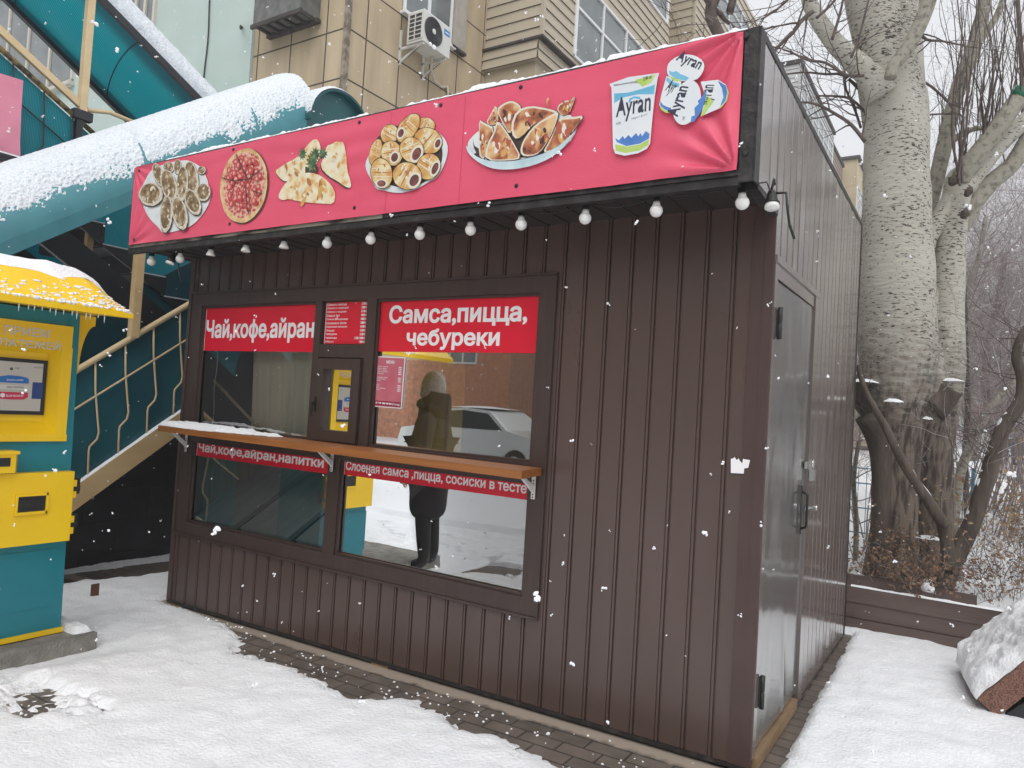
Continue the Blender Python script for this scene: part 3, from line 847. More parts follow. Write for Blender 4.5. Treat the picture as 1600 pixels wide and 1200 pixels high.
# ---- interior seen through the panes
mb = MB(); mb.box(KL + .05, -.06, .06, KD - .05, .0, .05); mb.box(KL + .05, -.06, .06, KD - .05, 2.45, 2.5)
mb.box(KL + .051, -.06, KD - .09, KD - .055, .05, 2.45); mb.box(-.10, -.061, 1.1, KD - .09, .05, 2.45)
mb.box(-1.10, -1.06, .06, 1.4, .05, 2.45)
mb.build('interior_lining', BEIGE, kiosk)
mb = MB()
x0 = ony(382, 600, .12).x; x1 = ony(492, 600, .12).x
def cur(u, v):
    x = x0 + (x1 - x0 + .05) * u + .09 * (1 - v) * (1 - u)
    return (x, .14 + .022 * math.sin(u * 34 + .6 * math.sin(v * 2)) + .01 * fbm(x * 5, v), 1.27 + 1.0 * v)
mb.grid(cur, 90, 8)
mb.build('curtain', CURT, kiosk, fixn=False)
mb = MB()
def cur2(u, v):
    x = -2.90 + .75 * u
    return (x, .55 + .03 * math.sin(u * 26), 1.1 + 1.2 * v)
mb.grid(cur2, 60, 4)
mb.build('curtain', YCURT, kiosk, fixn=False)
mb = MB()
for k in range(3):
    xa = -4.35 + k * .60
    mb.prism([(xa, .07, .60), (xa + .52, .07, .60), (xa + .52, 1.15, 1.22), (xa, 1.15, 1.22)], (0, .02, -.03))
mb.build('display_board', BOARDG, kiosk)
mb = MB(); 
for k in range(16): mb.box(-4.37, -4.36, .1 + k * .07, .16 + k * .07, .62, 1.25)
mb.box(-4.40, -4.37, .08, 1.3, .55, 1.27)
mb.build('ribbed_panel', BEIGE, kiosk)
mb = MB(); mb.tube([(-4.23, .10, 1.68), (-3.62, .10, 1.32)], .011, 8); mb.build('reflection_bar', TAN, kiosk)  # added tan bar standing in for the handrail's reflection in the pane
mb = MB(); mb.tube([(-4.17 + .01 * math.sin(k), .07, 1.9 - k * .06) for k in range(11)], .0035, 5); mb.build('hanging_cord', WHITE, kiosk)

# ================================================================== SIGNS ON THE PANES
def sign(name, rect, y, m, label, lines, category='sign', mb_extra=None, edge=True):
    x0, x1, z0, z1 = rect
    t = thing(name, ((x0 + x1) / 2, y, z0), label, category)
    mb = MB(); mb.box(x0, x1, y - .003, y, z0, z1); 
    if edge: mb.box(x0 - .004, x0, y - .0035, y, z0, z1, 1); mb.box(x1, x1 + .004, y - .0035, y, z0, z1, 1)
    mb.build('sheet', [m, WHITE], t)
    mb = MB()
    for (body, lx, lz, w, h, bold) in lines:
        put_text(mb, body, (lx, y - .003, lz), XA, ZA, w, h, bold=bold, thick=.0012)
    mb.build('lettering', WHITE, t)
    return t
SY = .022
def txr(px0, px1, pyb, pyt, y=SY):
    # ink box traced on the sign plane
    a = ony(px0, pyb, y); b = ony(px1, pyt, y); return a, b
sign('window_sign', (-4.268, -3.04, 1.905, 2.236), SY, RED, 'red sign above the left window glass offering tea, coffee and ayran in white letters',
     [('Чай,кофе,айран', -4.257, 1.968, 1.205, .180, .032)])
sign('window_sign', (-2.455, -1.262, 1.915, 2.238), SY, RED, 'two line red sign at the top of the right window offering samsa, pizza and chebureki',
     [('Самса,пицца,', -2.372, 2.072, 1.035, .138, .032), ('чебуреки', -2.215, 1.928, .70, .130, .032)])
sign('menu_sign', (-2.945, -2.56, 1.962, 2.242), SY, RED, 'small red price list between the two large window signs',
     [(a, -2.938, 2.221 - k * .0253, w, .0165, .02) for k, (a, w) in enumerate((('Самса с мясом', .18), ('Самса с курицей', .20), ('Самса с сыром', .18), ('Самса 3в1', .12), ('Самса уйгурская', .20), ('Сосиска в тесте', .19), ('Куриный мешок', .20), ('Пицца', .08), ('Чебурек', .11), ('Чай/кофе', .11), ('Айран', .08)))]
     + [(a, -2.566 - w, 2.221 - k * .0253, w, .0165, .02) for k, (a, w) in enumerate((('350тг', .055), ('300тг', .055), ('350тг', .055), ('400тг', .055), ('400тг', .055), ('300тг', .055), ('450тг', .055), ('450тг', .055), ('350тг', .055), ('150/100тг', .10), ('100тг', .055)))])
sign('window_sign', (-4.262, -2.83, 1.090, 1.200), .0225, RED, 'narrow red strip sign under the shelf reading tea, coffee, ayran, drinks',
     [('Чай,кофе,айран,напитки', -4.245, 1.108, 1.375, .088, .03)])
sign('window_sign', (-2.676, -1.262, 1.100, 1.202), .0225, RED, 'long red strip sign under the right half of the shelf naming puff samsa',
     [('Слоеная самса ,пицца, сосиски в тесте', -2.665, 1.122, 1.39, .072, .024)])
mp_ = [ony(590, 558, .02), ony(632, 560, .02), ony(626, 637, .02), ony(585, 634, .02)]
t = thing('menu_sheet', tuple(mp_[3]), 'faded pink menu sheet taped inside the lower left of the right window', 'menu')
ux = (mp_[1] - mp_[0]).normalized(); uz = (mp_[0] - mp_[3]).normalized()
mb = MB(); mb.prism([mp_[3] + Vector((-.006, .003, -.006)), mp_[2] + Vector((.006, .003, -.006)), mp_[1] + Vector((.006, .003, .006)), mp_[0] + Vector((-.006, .003, .006))], (0, -.002, 0), 1)
mb.prism([mp_[3], mp_[2], mp_[1], mp_[0]], (0, -.001, 0), 0)
L = mp_[3] + Vector((.006, -.001, .006))
mw = (mp_[1] - mp_[0]).length; mh = (mp_[0] - mp_[3]).length
mb.prism([L, L + ux * (mw - .012), L + ux * (mw - .012) + uz * .03, L + uz * .03], (0, -.001, 0), 2)
mb.build('sheet', [PINKM, WHITE, MAROON], t)
mb = MB()
O = mp_[3] + Vector((0, -.002, 0))
put_text(mb, 'МЕНЮ', O + ux * (mw * .36) + uz * (mh * .88), ux, uz, mw * .30, .020, bold=.03, thick=.001)
ys = (.80, .765, .73, .695, .66, .58, .545, .51, .43, .395, .36, .325)
nm = ('Самса с курицей', 'Самса с мясом', 'Самса с сыром', 'Самса уйгурская', 'Самса 3в1', 'Сосиска в тесте', 'Куриный мешок', 'Пицца', 'Чай', 'Кофе', 'Чай с молоком', 'Айран')
for k, yy in enumerate(ys):
    put_text(mb, nm[k], O + ux * .010 + uz * (mh * yy), ux, uz, .0058 * len(nm[k]), .0085, bold=.01, thick=.0008)
    put_text(mb, ('300тг', '350тг', '350тг', '400тг', '400тг', '300тг', '450тг', '450тг', '100тг', '150тг', '150тг', '100тг')[k], O + ux * (mw - .042) + uz * (mh * yy), ux, uz, .032, .0085, bold=.01, thick=.0008)
put_text(mb, '8 778 400 90 00 (Голд)', O + ux * .012 + uz * .012, ux, uz, mw - .026, .016, bold=.02, thick=.0012)
mb.build('lettering', WHITE, t)

# paper scraps on the corner trim
mb = MB()
pp = [(1142, 739), (1142, 717), (1146, 716), (1148, 714), (1151, 719), (1154, 716), (1156, 720), (1160, 724), (1161, 717), (1172, 719), (1169, 731), (1163, 732), (1162, 740)]
mb.prism([ony(a, b, -.0095) for a, b in pp], (0, -.0008, 0))
tag(mb.build('paper_scrap', WHITE), 'torn white paper remnant stuck on the brown corner beside the door', 'paper scrap')

# ================================================================== BANNER WITH PRINTED FOOD
BY = -.452
BX0, BX1 = -4.585, -.066
def bz0(x): return 2.648 + .004 * fbm(x * 2, 1)
def bz1(x): return 3.238 - .006 * abs(math.sin((x + 4.5) * 2.2)) ** .7
def banner_y(x, z):
    d = 0
    for cx, cz, sx, sz, am in ((BX1, 3.24, -1, -1, .014), (BX1, 2.65, -1, 1, .015), (BX0, 3.24, 1, -1, .006), (BX0, 2.65, 1, 1, .008)):
        dx = (x - cx) * sx; dz = (z - cz) * sz
        r = math.hypot(dx, dz)
        if r < .9:
            an = math.atan2(dz, dx)
            d += am * math.sin(an * 15 + cx) * math.exp(-((r - .12) / .17) ** 2) * sstep(0, .06, r)
    d += .0022 * math.sin(z * 46 + 2.0 * fbm(x * .7, z)) * fbm(x * .9, z * 1.5, 4) * 1.6
    d += .004 * fbm(x * .8, z * .6, 8)
    return BY - .006 - max(-.008, d)
def art_y(x, z): return BY - .0115 - .004 * fbm(x * .8, z * .6, 8) - .0095 * sstep(.95, .45, BX1 - x)
ban = thing('banner', ((BX0 + BX1) / 2, BY, 2.65), 'long pink vinyl banner printed with pastries, pizza and ayran cups above the kiosk', 'banner')
mb = MB()
mb.grid(lambda u, v: ((lambda x: (lambda z: (x, banner_y(x, z), z))(bz0(x) + (bz1(x) - bz0(x)) * v))(BX0 + (BX1 - BX0) * u)), 460, 64)
vin = mb.build('vinyl_sheet', BANNER, ban, fixn=False)
for px, py in ((219, 267), (212, 375), (366, 234), (360, 350), (563, 192), (555, 325), (815, 137), (808, 291), (1166, 57), (1163, 240), (690, 165)):
    p = ony(px, py, BY); p.y = banner_y(p.x, p.z)
    MB().lathe([(.011, .0), (.011, .003), (.006, .0035)], p, (0, -1, 0), 10).build('grommet', BLACK, ban)
mb = MB()
for px, h in ((608, .585), (722, .585)):
    x = ony(px, 250, BY).x
    mb.grid(lambda u, v, x=x: (x + .004 * u, banner_y(x, 2.652 + .57 * v) - .0012, 2.652 + .57 * v), 1, 20)
mb.build('seam', mat('banner seam', (.60, .05, .125), .4), ban, fixn=False)
# snow lumps along the top edge of the fascia
mb = MB()
def fs_(u, v):
    x = -4.6 + 4.55 * u
    t = .014 + .034 * max(0, fbm(x * 2.6, 3)) + .022 * max(0, noise.noise(Vector((x * 13, 2, 1)))) + .012 * noise.noise(Vector((x * 33, 5, 1)))
    if fbm(x * 1.7, 8) < -.28: t *= .15
    an = PI * v
    return (x, -.428 - .026 * math.cos(an), 3.243 + max(.001, t) * math.sin(an))
mb.grid(fs_, 420, 6)
mb.build('fascia_snow', SNOW, kiosk)

LV = [0]
def pic(name):
    LV[0] = 0
    return MB()
MATL = {}
class Art:
    """flat printed shapes traced on the banner plane; every layer lies 0.25 mm over the last"""
    def __init__(s, x0, y0, sc): s.x0, s.y0, s.sc = x0, y0, sc; s.mb = MB(); s.mats = []; s.lay = 0
    def P(s, a, b): return ony(s.x0 + a * s.sc, s.y0 + b * s.sc, BY)
    def mi(s, m):
        if m not in s.mats: s.mats.append(m)
        return s.mats.index(m)
    def poly(s, pts, m, smooth=0):
        for _ in range(smooth):
            q = []
            for (ax, ay), (bx, by) in zip(pts, pts[1:] + pts[:1]):
                q += [(ax * .75 + bx * .25, ay * .75 + by * .25), (ax * .25 + bx * .75, ay * .25 + by * .75)]
            pts = q
        s.lay += 1
        P3 = [s.P(a, b) for a, b in pts]
        V2 = [Vector((p.x, p.z)) for p in P3]; n = len(V2)
        # inner points so the print follows the folds of the vinyl
        xs = [p.x for p in V2]; zs = [p.y for p in V2]
        st = .022
        extra = []
        x = min(xs) + st / 2
        while x < max(xs):
            z = min(zs) + st / 2
            while z < max(zs): extra.append(Vector((x, z))); z += st
            x += st
        ov, oe, of, _, _, _ = delaunay_2d_cdt(V2 + extra, [(i, (i + 1) % n) for i in range(n)], [], 0, 1e-6)
        keep = []
        for f in of:
            cx = sum(ov[i].x for i in f) / 3; cz = sum(ov[i].y for i in f) / 3; c = False
            for a, b in zip(V2, V2[1:] + V2[:1]):
                if (a.y > cz) != (b.y > cz) and cx < (b.x - a.x) * (cz - a.y) / (b.y - a.y) + a.x: c = not c
            if c: keep.append(tuple(f))
        e = .00007 * s.lay
        use = sorted({i for f in keep for i in f}); re = {i: k for k, i in enumerate(use)}
        s.mb.add([(ov[i].x, art_y(ov[i].x, ov[i].y) - e, ov[i].y) for i in use], [tuple(re[i] for i in f) for f in keep], s.mi(m))
    def ell(s, cx, cy, rx, ry, ang, m, n=36, wob=0.0, half=None):
        a = rad(ang); pts = []
        for k in range(n):
            t = 2 * PI * k / n
            w = 1 + wob * math.sin(7 * t + cx) + wob * .7 * math.sin(13 * t + cy)
            x = rx * math.cos(t) * w; y = ry * math.sin(t) * w
            pts.append((cx + x * math.cos(a) - y * math.sin(a), cy + x * math.sin(a) + y * math.cos(a)))
        s.poly(pts, m)
    def grow(s, pts, k, dx=0, dy=0):
        cx = sum(p[0] for p in pts) / len(pts); cy = sum(p[1] for p in pts) / len(pts)
        return [(cx + (x - cx) * k + dx, cy + (y - cy) * k + dy) for x, y in pts]
    def text(s, body, p0, p1, h, m, bold=.03, shear=0.0):
        s.lay += 1
        a = s.P(*p0); b = s.P(*p1); a.y = b.y = BY; ux = (b - a).normalized(); uz = Vector((-ux.z, 0, ux.x))
        a.y = BY
        n0 = len(s.mb.v)
        put_text(s.mb, body, a, ux, uz, (b - a).length, h, bold=bold, thick=.0002, mi=s.mi(m), shear=shear, un=Vector((0, -1, 0)))
        for i in range(n0, len(s.mb.v)):
            x, _, z = s.mb.v[i]; s.mb.v[i] = (x, art_y(x, z) - .0002 - .00007 * s.lay, z)
    def build(s, name, label=None):
        o = s.mb.build(name, s.mats, ban, fixn=False)
        if label: o['label'] = label
        return o

def detail(A, cx, cy, rx, ry, ang, ms, n, seed, sz=(.06, .14), inner=.72):
    q = random.Random(seed); a = rad(ang)
    for k in range(n):
        t = q.uniform(0, 2 * PI); r = math.sqrt(q.random()) * inner; x = rx * r * math.cos(t); y = ry * r * math.sin(t); s_ = min(rx, ry) * q.uniform(*sz)
        A.ell(cx + x * math.cos(a) - y * math.sin(a), cy + x * math.sin(a) + y * math.cos(a), s_, s_ * q.uniform(1.3, 3.0), ang + q.uniform(-35, 35), ms[q.randrange(len(ms))], 9)
H_PALE = mat('printed highlight', (.74, .68, .52), .5); H_TOAST = mat('printed toasted spot', (.40, .17, .05), .5); H_OLIVE = mat('printed olive shade', (.17, .12, .05), .5); H_BURN = mat('printed burnt spot', (.07, .025, .02), .5); H_SUG = mat('printed sugar glaze', (.78, .70, .60), .5); H_RED = mat('printed red crust', (.42, .10, .06), .5); H_GOLDS = mat('printed amber crust', (.62, .36, .10), .5)
def pastry(A, cx, cy, rx, ry, ang, rim=F_RIM, body=F_BROWN, sh=14):
    A.ell(cx + sh * .4, cy + sh, rx * 1.03, ry * 1.03, ang, F_DARK)
    A.ell(cx, cy, rx, ry, ang, rim, 48, .018)
    A.ell(cx - rx * .06, cy - ry * .07, rx * .80, ry * .86, ang, body)
    detail(A, cx, cy, rx, ry, ang, (H_OLIVE, H_PALE, F_RIM, H_OLIVE), 9, int(cx + cy))
A = Art(210, 240, 135 / 1157)
A.poly([(100, 480), (105, 560), (130, 700), (190, 830), (260, 920), (340, 990), (400, 1075), (560, 1050), (720, 1010), (830, 940), (930, 830), (1000, 720), (1045, 600), (1050, 540), (1015, 450), (1000, 360), (960, 270), (970, 200), (900, 180), (840, 140), (740, 95), (650, 100), (520, 120), (420, 150), (290, 190), (210, 270), (150, 390)], F_PLATE, 1)
for a in ((480, 190, 70, 70, 10), (600, 180, 45, 90, 4), (345, 290, 62, 150, -18), (925, 230, 48, 50, 10), (790, 330, 85, 205, -8), (490, 435, 98, 200, -14), (672, 412, 72, 220, 3), (955, 525, 85, 110, 5), (815, 660, 88, 165, -22), (250, 555, 148, 142, 0), (462, 820, 78, 225, 4), (645, 810, 92, 205, -12)):
    pastry(A, a[0], a[1], a[2] * 1.1, a[3] * 1.08, a[4])
A.build('food_picture', 'plate of brown fried dumplings printed at the left end')
A = Art(330, 210, 230 / 1600)
def tilt_ell(k, dx=0, dy=0): return (370 + dx, 562 + dy, 258 * k, 412 * k, 8)
A.ell(*tilt_ell(1.0, 12, 8), F_DARK); A.ell(*tilt_ell(.985), F_CRUST, 60, .006); A.ell(*tilt_ell(.87, 4, -6), F_PIZZA, 60, .012)
random.seed(3)
for k in range(74):
    t = random.uniform(0, 2 * PI); r = math.sqrt(random.random()) * .8
    cx = 374 + 235 * r * math.cos(t) - 50 * r * math.sin(t) * .3; cy = 555 + 385 * r * math.sin(t)
    A.ell(cx, cy, random.uniform(20, 34), random.uniform(28, 44), random.uniform(-30, 30), mat('printed tomato ring', (.50, .06, .07), .5), 12)
    A.ell(cx - 3, cy - 3, random.uniform(8, 17), random.uniform(14, 24), 10, mat('printed tomato flesh', (.70, .36, .28), .5), 10)
for p, q in (((140, 480), (270, 515)), ((270, 515), (430, 500)), ((430, 500), (580, 390)), ((430, 500), (300, 230)), ((400, 560), (420, 800)), ((480, 620), (590, 660)), ((420, 800), (440, 870))):
    dx, dy = q[0] - p[0], q[1] - p[1]; l = math.hypot(dx, dy); nx_, ny_ = -dy / l * 5, dx / l * 5
    A.poly([(p[0] + nx_, p[1] + ny_), (q[0] + nx_, q[1] + ny_), (q[0] - nx_, q[1] - ny_), (p[0] - nx_, p[1] - ny_)], F_DARK)
A.build('food_picture', 'oval sliced pizza printed on the banner')
A = Art(330, 210, 230 / 1600)
t1 = [(710, 405), (760, 370), (850, 310), (940, 265), (1000, 220), (1060, 130), (1110, 75), (1160, 55), (1190, 90), (1210, 160), (1190, 300), (1100, 380), (1000, 450), (900, 490), (830, 525), (760, 480)]
t2 = [(1270, 130), (1330, 115), (1380, 80), (1410, 90), (1460, 90), (1490, 260), (1500, 420), (1530, 500), (1540, 590), (1480, 580), (1400, 520), (1290, 460), (1200, 360), (1240, 250)]
t3 = [(745, 690), (770, 620), (830, 530), (900, 480), (1000, 430), (1100, 420), (1200, 450), (1280, 510), (1340, 580), (1370, 660), (1350, 765), (1250, 760), (1100, 750), (950, 730), (860, 705), (790, 725)]
A.poly(A.grow(t1, .97, -6, 16), F_DARK, 1); A.poly(t1, F_PALE, 1)
A.poly(A.grow(t2, .97, -14, 16), F_DARK, 1); A.poly(t2, F_PALE, 1)
A.poly([(1040, 360), (1180, 360), (1170, 430), (1040, 430)], F_DARK)
random.seed(5)
for cx, cy, R_ in ((1010, 220, 62), (1110, 330, 85), (1150, 230, 78), (1235, 215, 62), (1120, 280, 80)):
    pts = []
    for k in range(22):
        r = R_ * (1 if k % 2 else random.uniform(.45, .65)); t = 2 * PI * k / 22
        pts.append((cx + r * .85 * math.cos(t), cy + r * 1.15 * math.sin(t)))
    A.poly(pts, F_GREEN)
A.poly(t3, F_PALE, 1)
detail(A, 1060, 610, 290, 170, 0, (H_GOLDS, H_PALE, H_GOLDS, H_TOAST), 26, 4, (.05, .13), .8)
detail(A, 920, 370, 170, 110, -25, (H_GOLDS, H_PALE, H_TOAST), 12, 5, (.06, .15), .7); detail(A, 1390, 330, 95, 180, -12, (H_PALE, H_GOLDS), 10, 6, (.06, .14), .7)
A.build('food_picture', 'three cheese pastries with parsley printed on the banner')
A = Art(560, 170, 160 / 1371)
A.poly([(110, 740), (130, 850), (200, 970), (260, 1090), (340, 1095), (450, 1125), (580, 1138), (720, 1110), (850, 1060), (960, 990), (1080, 930), (1140, 830), (1200, 680), (1222, 540), (1190, 430), (1120, 350), (1050, 290), (800, 300), (400, 380), (240, 480), (170, 610)], F_PLATE, 1)
A.ell(660, 640, 490, 420, -10, F_DARK)
def roll(r, h=None, loops=4):
    cx, cy, rx, ry, an = r
    A.ell(cx, cy, rx * 1.05, ry * 1.05, an, F_DARK); A.ell(cx, cy, rx, ry, an, F_GOLD, 40, .01)
    a_ = rad(an); la = (ry >= rx); L_ = max(rx, ry); S_ = min(rx, ry)
    for q in (-.62, -.34, -.06, .22, .50):
        d = q * L_; w = S_ * math.sqrt(max(.05, 1 - q * q)) * .93
        ux_, uy_ = ((-math.sin(a_), math.cos(a_)) if la else (math.cos(a_), math.sin(a_)))
        A.ell(cx + ux_ * d, cy + uy_ * d, *((w, S_ * .055) if la else (S_ * .055, w)), an + 9, (H_TOAST, H_PALE, H_GOLDS)[int(abs(q * 100)) % 3], 16)
    detail(A, cx - rx * .1, cy - ry * .25, rx, ry, an, (H_PALE, H_SUG, H_TOAST), 7, int(cx * 3 + cy), (.04, .09), .55)
    if h:
        A.ell(h[0], h[1], h[2] * 1.55, h[3] * 1.45, h[4], F_CREAM); A.ell(h[0], h[1], h[2], h[3], h[4], F_DARK); A.ell(h[0] - 4, h[1] + 4, h[2] * .84, h[3] * .84, h[4], F_SAUS)
roll((930, 220, 115, 90, 20)); roll((440, 350, 115, 130, 20)); roll((255, 590, 78, 175, 15))
roll((690, 270, 118, 215, 35), (595, 340, 36, 58, 20)); roll((960, 440, 190, 165, 30), (1090, 480, 33, 58, 20))
roll((475, 610, 138, 165, -15), (515, 665, 44, 60, 20)); roll((745, 565, 155, 170, -30), (812, 620, 52, 88, 25))
roll((970, 790, 155, 175, 25), (1060, 815, 38, 82, 22)); roll((345, 880, 142, 200, -8), (345, 1015, 56, 42, 0)); roll((690, 915, 192, 178, 20), (785, 975, 56, 82, 28))
A.build('food_picture', 'plate of golden sausage rolls printed on the banner')
A = Art(720, 140, 210 / 1600)
A.poly([(90, 670), (130, 590), (240, 490), (400, 420), (900, 330), (1300, 290), (1390, 400), (1400, 500), (1300, 660), (1100, 800), (800, 870), (500, 900), (240, 850), (120, 770)], F_PLATE, 1)
A.poly([(160, 600), (180, 680), (230, 710), (240, 800), (290, 850), (200, 830), (165, 780), (200, 760), (170, 700)], F_DARK)
A.poly([(300, 560), (700, 400), (1330, 420), (1310, 620), (1000, 790), (330, 860)], F_DARK)
sam = [[(1150, 210), (1290, 130), (1310, 160), (1390, 75), (1310, 300), (1200, 330)], [(440, 180), (470, 360), (430, 440), (310, 420), (380, 290)],
       [(440, 250), (520, 180), (620, 140), (720, 190), (740, 260), (640, 420), (600, 560), (520, 420)],
       [(235, 365), (300, 410), (430, 470), (330, 640), (300, 860), (250, 800), (240, 600)],
       [(680, 260), (850, 205), (1000, 230), (1100, 250), (1190, 290), (1000, 370), (860, 440), (740, 580), (650, 600), (610, 450)],
       [(1180, 350), (1360, 345), (1500, 325), (1400, 450), (1300, 600), (1100, 740), (990, 770), (1080, 620)],
       [(1190, 270), (1170, 380), (1080, 600), (960, 770), (850, 810), (740, 800), (730, 700), (800, 560), (920, 420), (1080, 330)],
       [(460, 370), (560, 500), (660, 660), (750, 830), (620, 860), (310, 860), (330, 680), (420, 520)]]
for q in sam:
    A.poly(A.grow(q, 1.03, 8, 6), F_DARK, 1); A.poly(q, F_CREAM, 1); A.poly(A.grow(q, .90, 2, 8), F_SAMSA, 1)
    c_ = (sum(p[0] for p in q) / len(q), sum(p[1] for p in q) / len(q)); w_ = (max(p[0] for p in q) - min(p[0] for p in q)) / 2; h_ = (max(p[1] for p in q) - min(p[1] for p in q)) / 2
    detail(A, c_[0], c_[1] + h_ * .1, w_, h_, 0, (H_BURN, H_RED, H_GOLDS, H_RED, H_SUG), 13, int(c_[0]), (.05, .15), .48)
A.poly([(1055, 235), (1040, 170), (1055, 115), (1075, 125), (1062, 180), (1072, 235)], F_SAMSA)
A.poly([(90, 670), (100, 740), (150, 810), (250, 890), (380, 950), (520, 970), (700, 960), (900, 915), (1080, 840), (1220, 740), (1330, 610), (1400, 500), (1300, 600), (1150, 720), (950, 800), (750, 850), (620, 870), (400, 872), (240, 830), (150, 760)], F_BOWL, 1)
A.build('food_picture', 'bowl of baked triangular samsas printed on the banner')
A = Art(940, 80, 220 / 1467)
A.poly([(100, 360), (300, 290), (620, 248), (606, 292), (575, 480), (550, 700), (525, 980), (490, 1035), (400, 1080), (260, 1105), (160, 1080), (138, 1020), (130, 700), (122, 400)], C_WHITE)
A.poly([(140, 365), (300, 345), (380, 330), (430, 355), (300, 360), (150, 385)], C_GREY)
A.poly([(150, 460), (300, 450), (450, 410), (575, 370), (565, 470), (400, 470), (250, 500), (150, 560)], C_SKY)
A.poly([(370, 320), (585, 262), (540, 345), (445, 392)], C_GREEN)
A.poly([(300, 550), (310, 510), (360, 490), (420, 495), (430, 525), (410, 520), (360, 510), (325, 530), (320, 560)], C_SKY)
A.poly([(160, 920), (200, 945), (240, 900), (260, 930), (300, 890), (330, 920), (380, 870), (400, 905), (430, 870), (440, 905), (480, 850), (520, 880), (512, 930), (420, 980), (280, 1005), (180, 965)], C_BLUE)
A.poly([(160, 985), (280, 1012), (420, 990), (515, 935), (510, 990), (420, 1050), (270, 1077), (165, 1050)], C_GREEN)
A.text('Ayran', (165, 770), (525, 705), .118, C_INK, .012)
A.text('210 ml', (455, 330), (540, 305), .017, C_INK, .02)
A.text('yogurt drink', (330, 738), (500, 690), .012, C_GREY, .0); A.text('ml 210', (170, 785), (215, 778), .012, C_INK, .0)
A.build('drink_picture', 'upright white ayran cup printed at the right end')
A = Art(940, 80, 220 / 1467)
A.poly([(695, 280), (640, 480), (620, 580), (640, 630), (690, 662), (745, 662), (800, 600), (850, 340)], C_WHITE)
A.poly([(700, 290), (760, 340), (830, 360), (820, 400), (740, 375), (690, 330)], C_SKY)
A.poly([(632, 540), (660, 580), (700, 600), (740, 610), (745, 640), (680, 630), (630, 585)], C_BLUE); A.poly([(622, 580), (680, 634), (745, 645), (745, 662), (690, 662), (640, 630)], C_GREEN)
A.text('Ayr', (655, 470), (735, 505), .075, C_INK, .015)
A.poly([(1050, 340), (1230, 320), (1310, 370), (1340, 450), (1320, 540), (1260, 610), (1050, 700), (1100, 500)], C_WHITE)
A.poly([(1225, 330), (1310, 380), (1330, 470), (1295, 560), (1250, 592), (1285, 500), (1270, 410)], C_BLUE); A.poly([(1310, 372), (1340, 450), (1320, 540), (1262, 610), (1240, 612), (1305, 540), (1326, 455)], C_GREEN)
A.text('Ayran', (1175, 600), (1235, 375), .075, C_INK, .012)
A.poly([(700, 200), (720, 140), (800, 80), (900, 55), (1000, 70), (1080, 130), (1090, 200), (1050, 280), (1000, 325), (900, 335), (770, 330), (705, 270)], C_WHITE, 1)
A.poly([(720, 225), (760, 240), (800, 230), (840, 260), (880, 275), (930, 300), (900, 330), (800, 315), (730, 270)], C_SKY); A.poly([(735, 285), (800, 310), (870, 325), (800, 335), (750, 318)], C_GREEN)
A.text('Ayran', (770, 150), (1010, 252), .062, C_INK, .02)
A.ell(905, 555, 140, 237, 14, C_WHITE)
A.poly([(1100, 430), (1112, 500), (1060, 640), (985, 750), (945, 765), (955, 700), (990, 690), (985, 610), (1030, 570), (1020, 540), (1060, 500)], C_BLUE)
A.poly([(1110, 480), (1185, 545), (1080, 692), (1050, 692), (1085, 600)], C_GREEN)
A.poly([(790, 520), (810, 470), (825, 470), (800, 540), (800, 570)], C_SKY)
A.text('Ayran', (850, 715), (965, 400), .075, C_INK, .02)
A.text('210 ml', (1112, 580), (1135, 505), .014, C_INK, .02); A.text('ml', (880, 740), (890, 705), .014, C_INK, .0)
A.build('drink_picture', 'heap of lying ayran cups printed at the right end')

# ================================================================== BULBS UNDER THE CANOPY
BULBS = [(236, 406, 0, 'white round bulb at the left canopy end, outermost beside the timber post'), (281, 401, 0, 'white round bulb under the canopy just right of the black floodlight'),
         (330, 389, 1, 'stubby white reflector bulb hanging below the gap before the pizza picture'), (384, 396, 1, 'stubby white reflector bulb directly under the pizza picture'),
         (443, 391, 1, 'stubby white reflector bulb below the left cheese pastry'), (512, 383, 0, 'white round bulb hanging below the right cheese pastry'),
         (581, 377, 0, 'white round bulb hanging below the left edge of the sausage roll plate'), (655, 370, 0, 'white round bulb directly below the sausage roll plate'),
         (733, 362, 0, 'white round bulb below the gap left of the samsa bowl'), (813, 350, 0, 'white round bulb directly below the samsa bowl'),
         (915, 339, 0, 'white round bulb below the gap between samsa bowl and ayran cup'), (1025, 327, 0, 'white round bulb below the upright ayran cup'),
         (1158, 317, 0, 'white round bulb nearest the kiosk corner above the door side')]
YB = -.37
cable = []
for px, py, kind, lab in BULBS:
    p = ony(px, py, YB)
    z0 = p.z; zs = SOF
    t = thing('light_bulb', (p.x, YB, zs), lab, 'light bulb', 'bulbs hanging under the canopy')
    ax = Vector((random.uniform(-.08, .08), random.uniform(-.08, .08), -1)).normalized()
    H = zs - z0; c = Vector((p.x, YB, zs))
    if H < .085: H = .085
    b0 = .052 if kind == 0 else .05
    mb = MB(); mb.lathe([(.012, -.002), (.019, .004), (.0195, b0 - .004), (.021, b0)], c, ax, 14); mb.build('socket', BLACK, t)
    mb = MB()
    if kind == 0:
        r = .030; L_ = max(.07, H - b0 + .004)
        pr_ = [(.016, 0), (.017, .010), (.0185, .014)]
        for k in range(9):
            a = -1.0 + (PI / 2 + 1.0) * k / 8
            pr_.append((r * math.cos(a), L_ - r + r * math.sin(a)))
        mb.lathe(pr_, c + ax * b0, ax, 18)
    else:
        mb.lathe([(.018, 0), (.020, .012), (.030, .034), (.031, .04), (.027, .043), (.0, .044)], c + ax * b0, ax, 18)
    mb.build('bulb', BULB, t)
    cable.append(Vector((p.x, YB + .015, zs - .012)))
pts = []
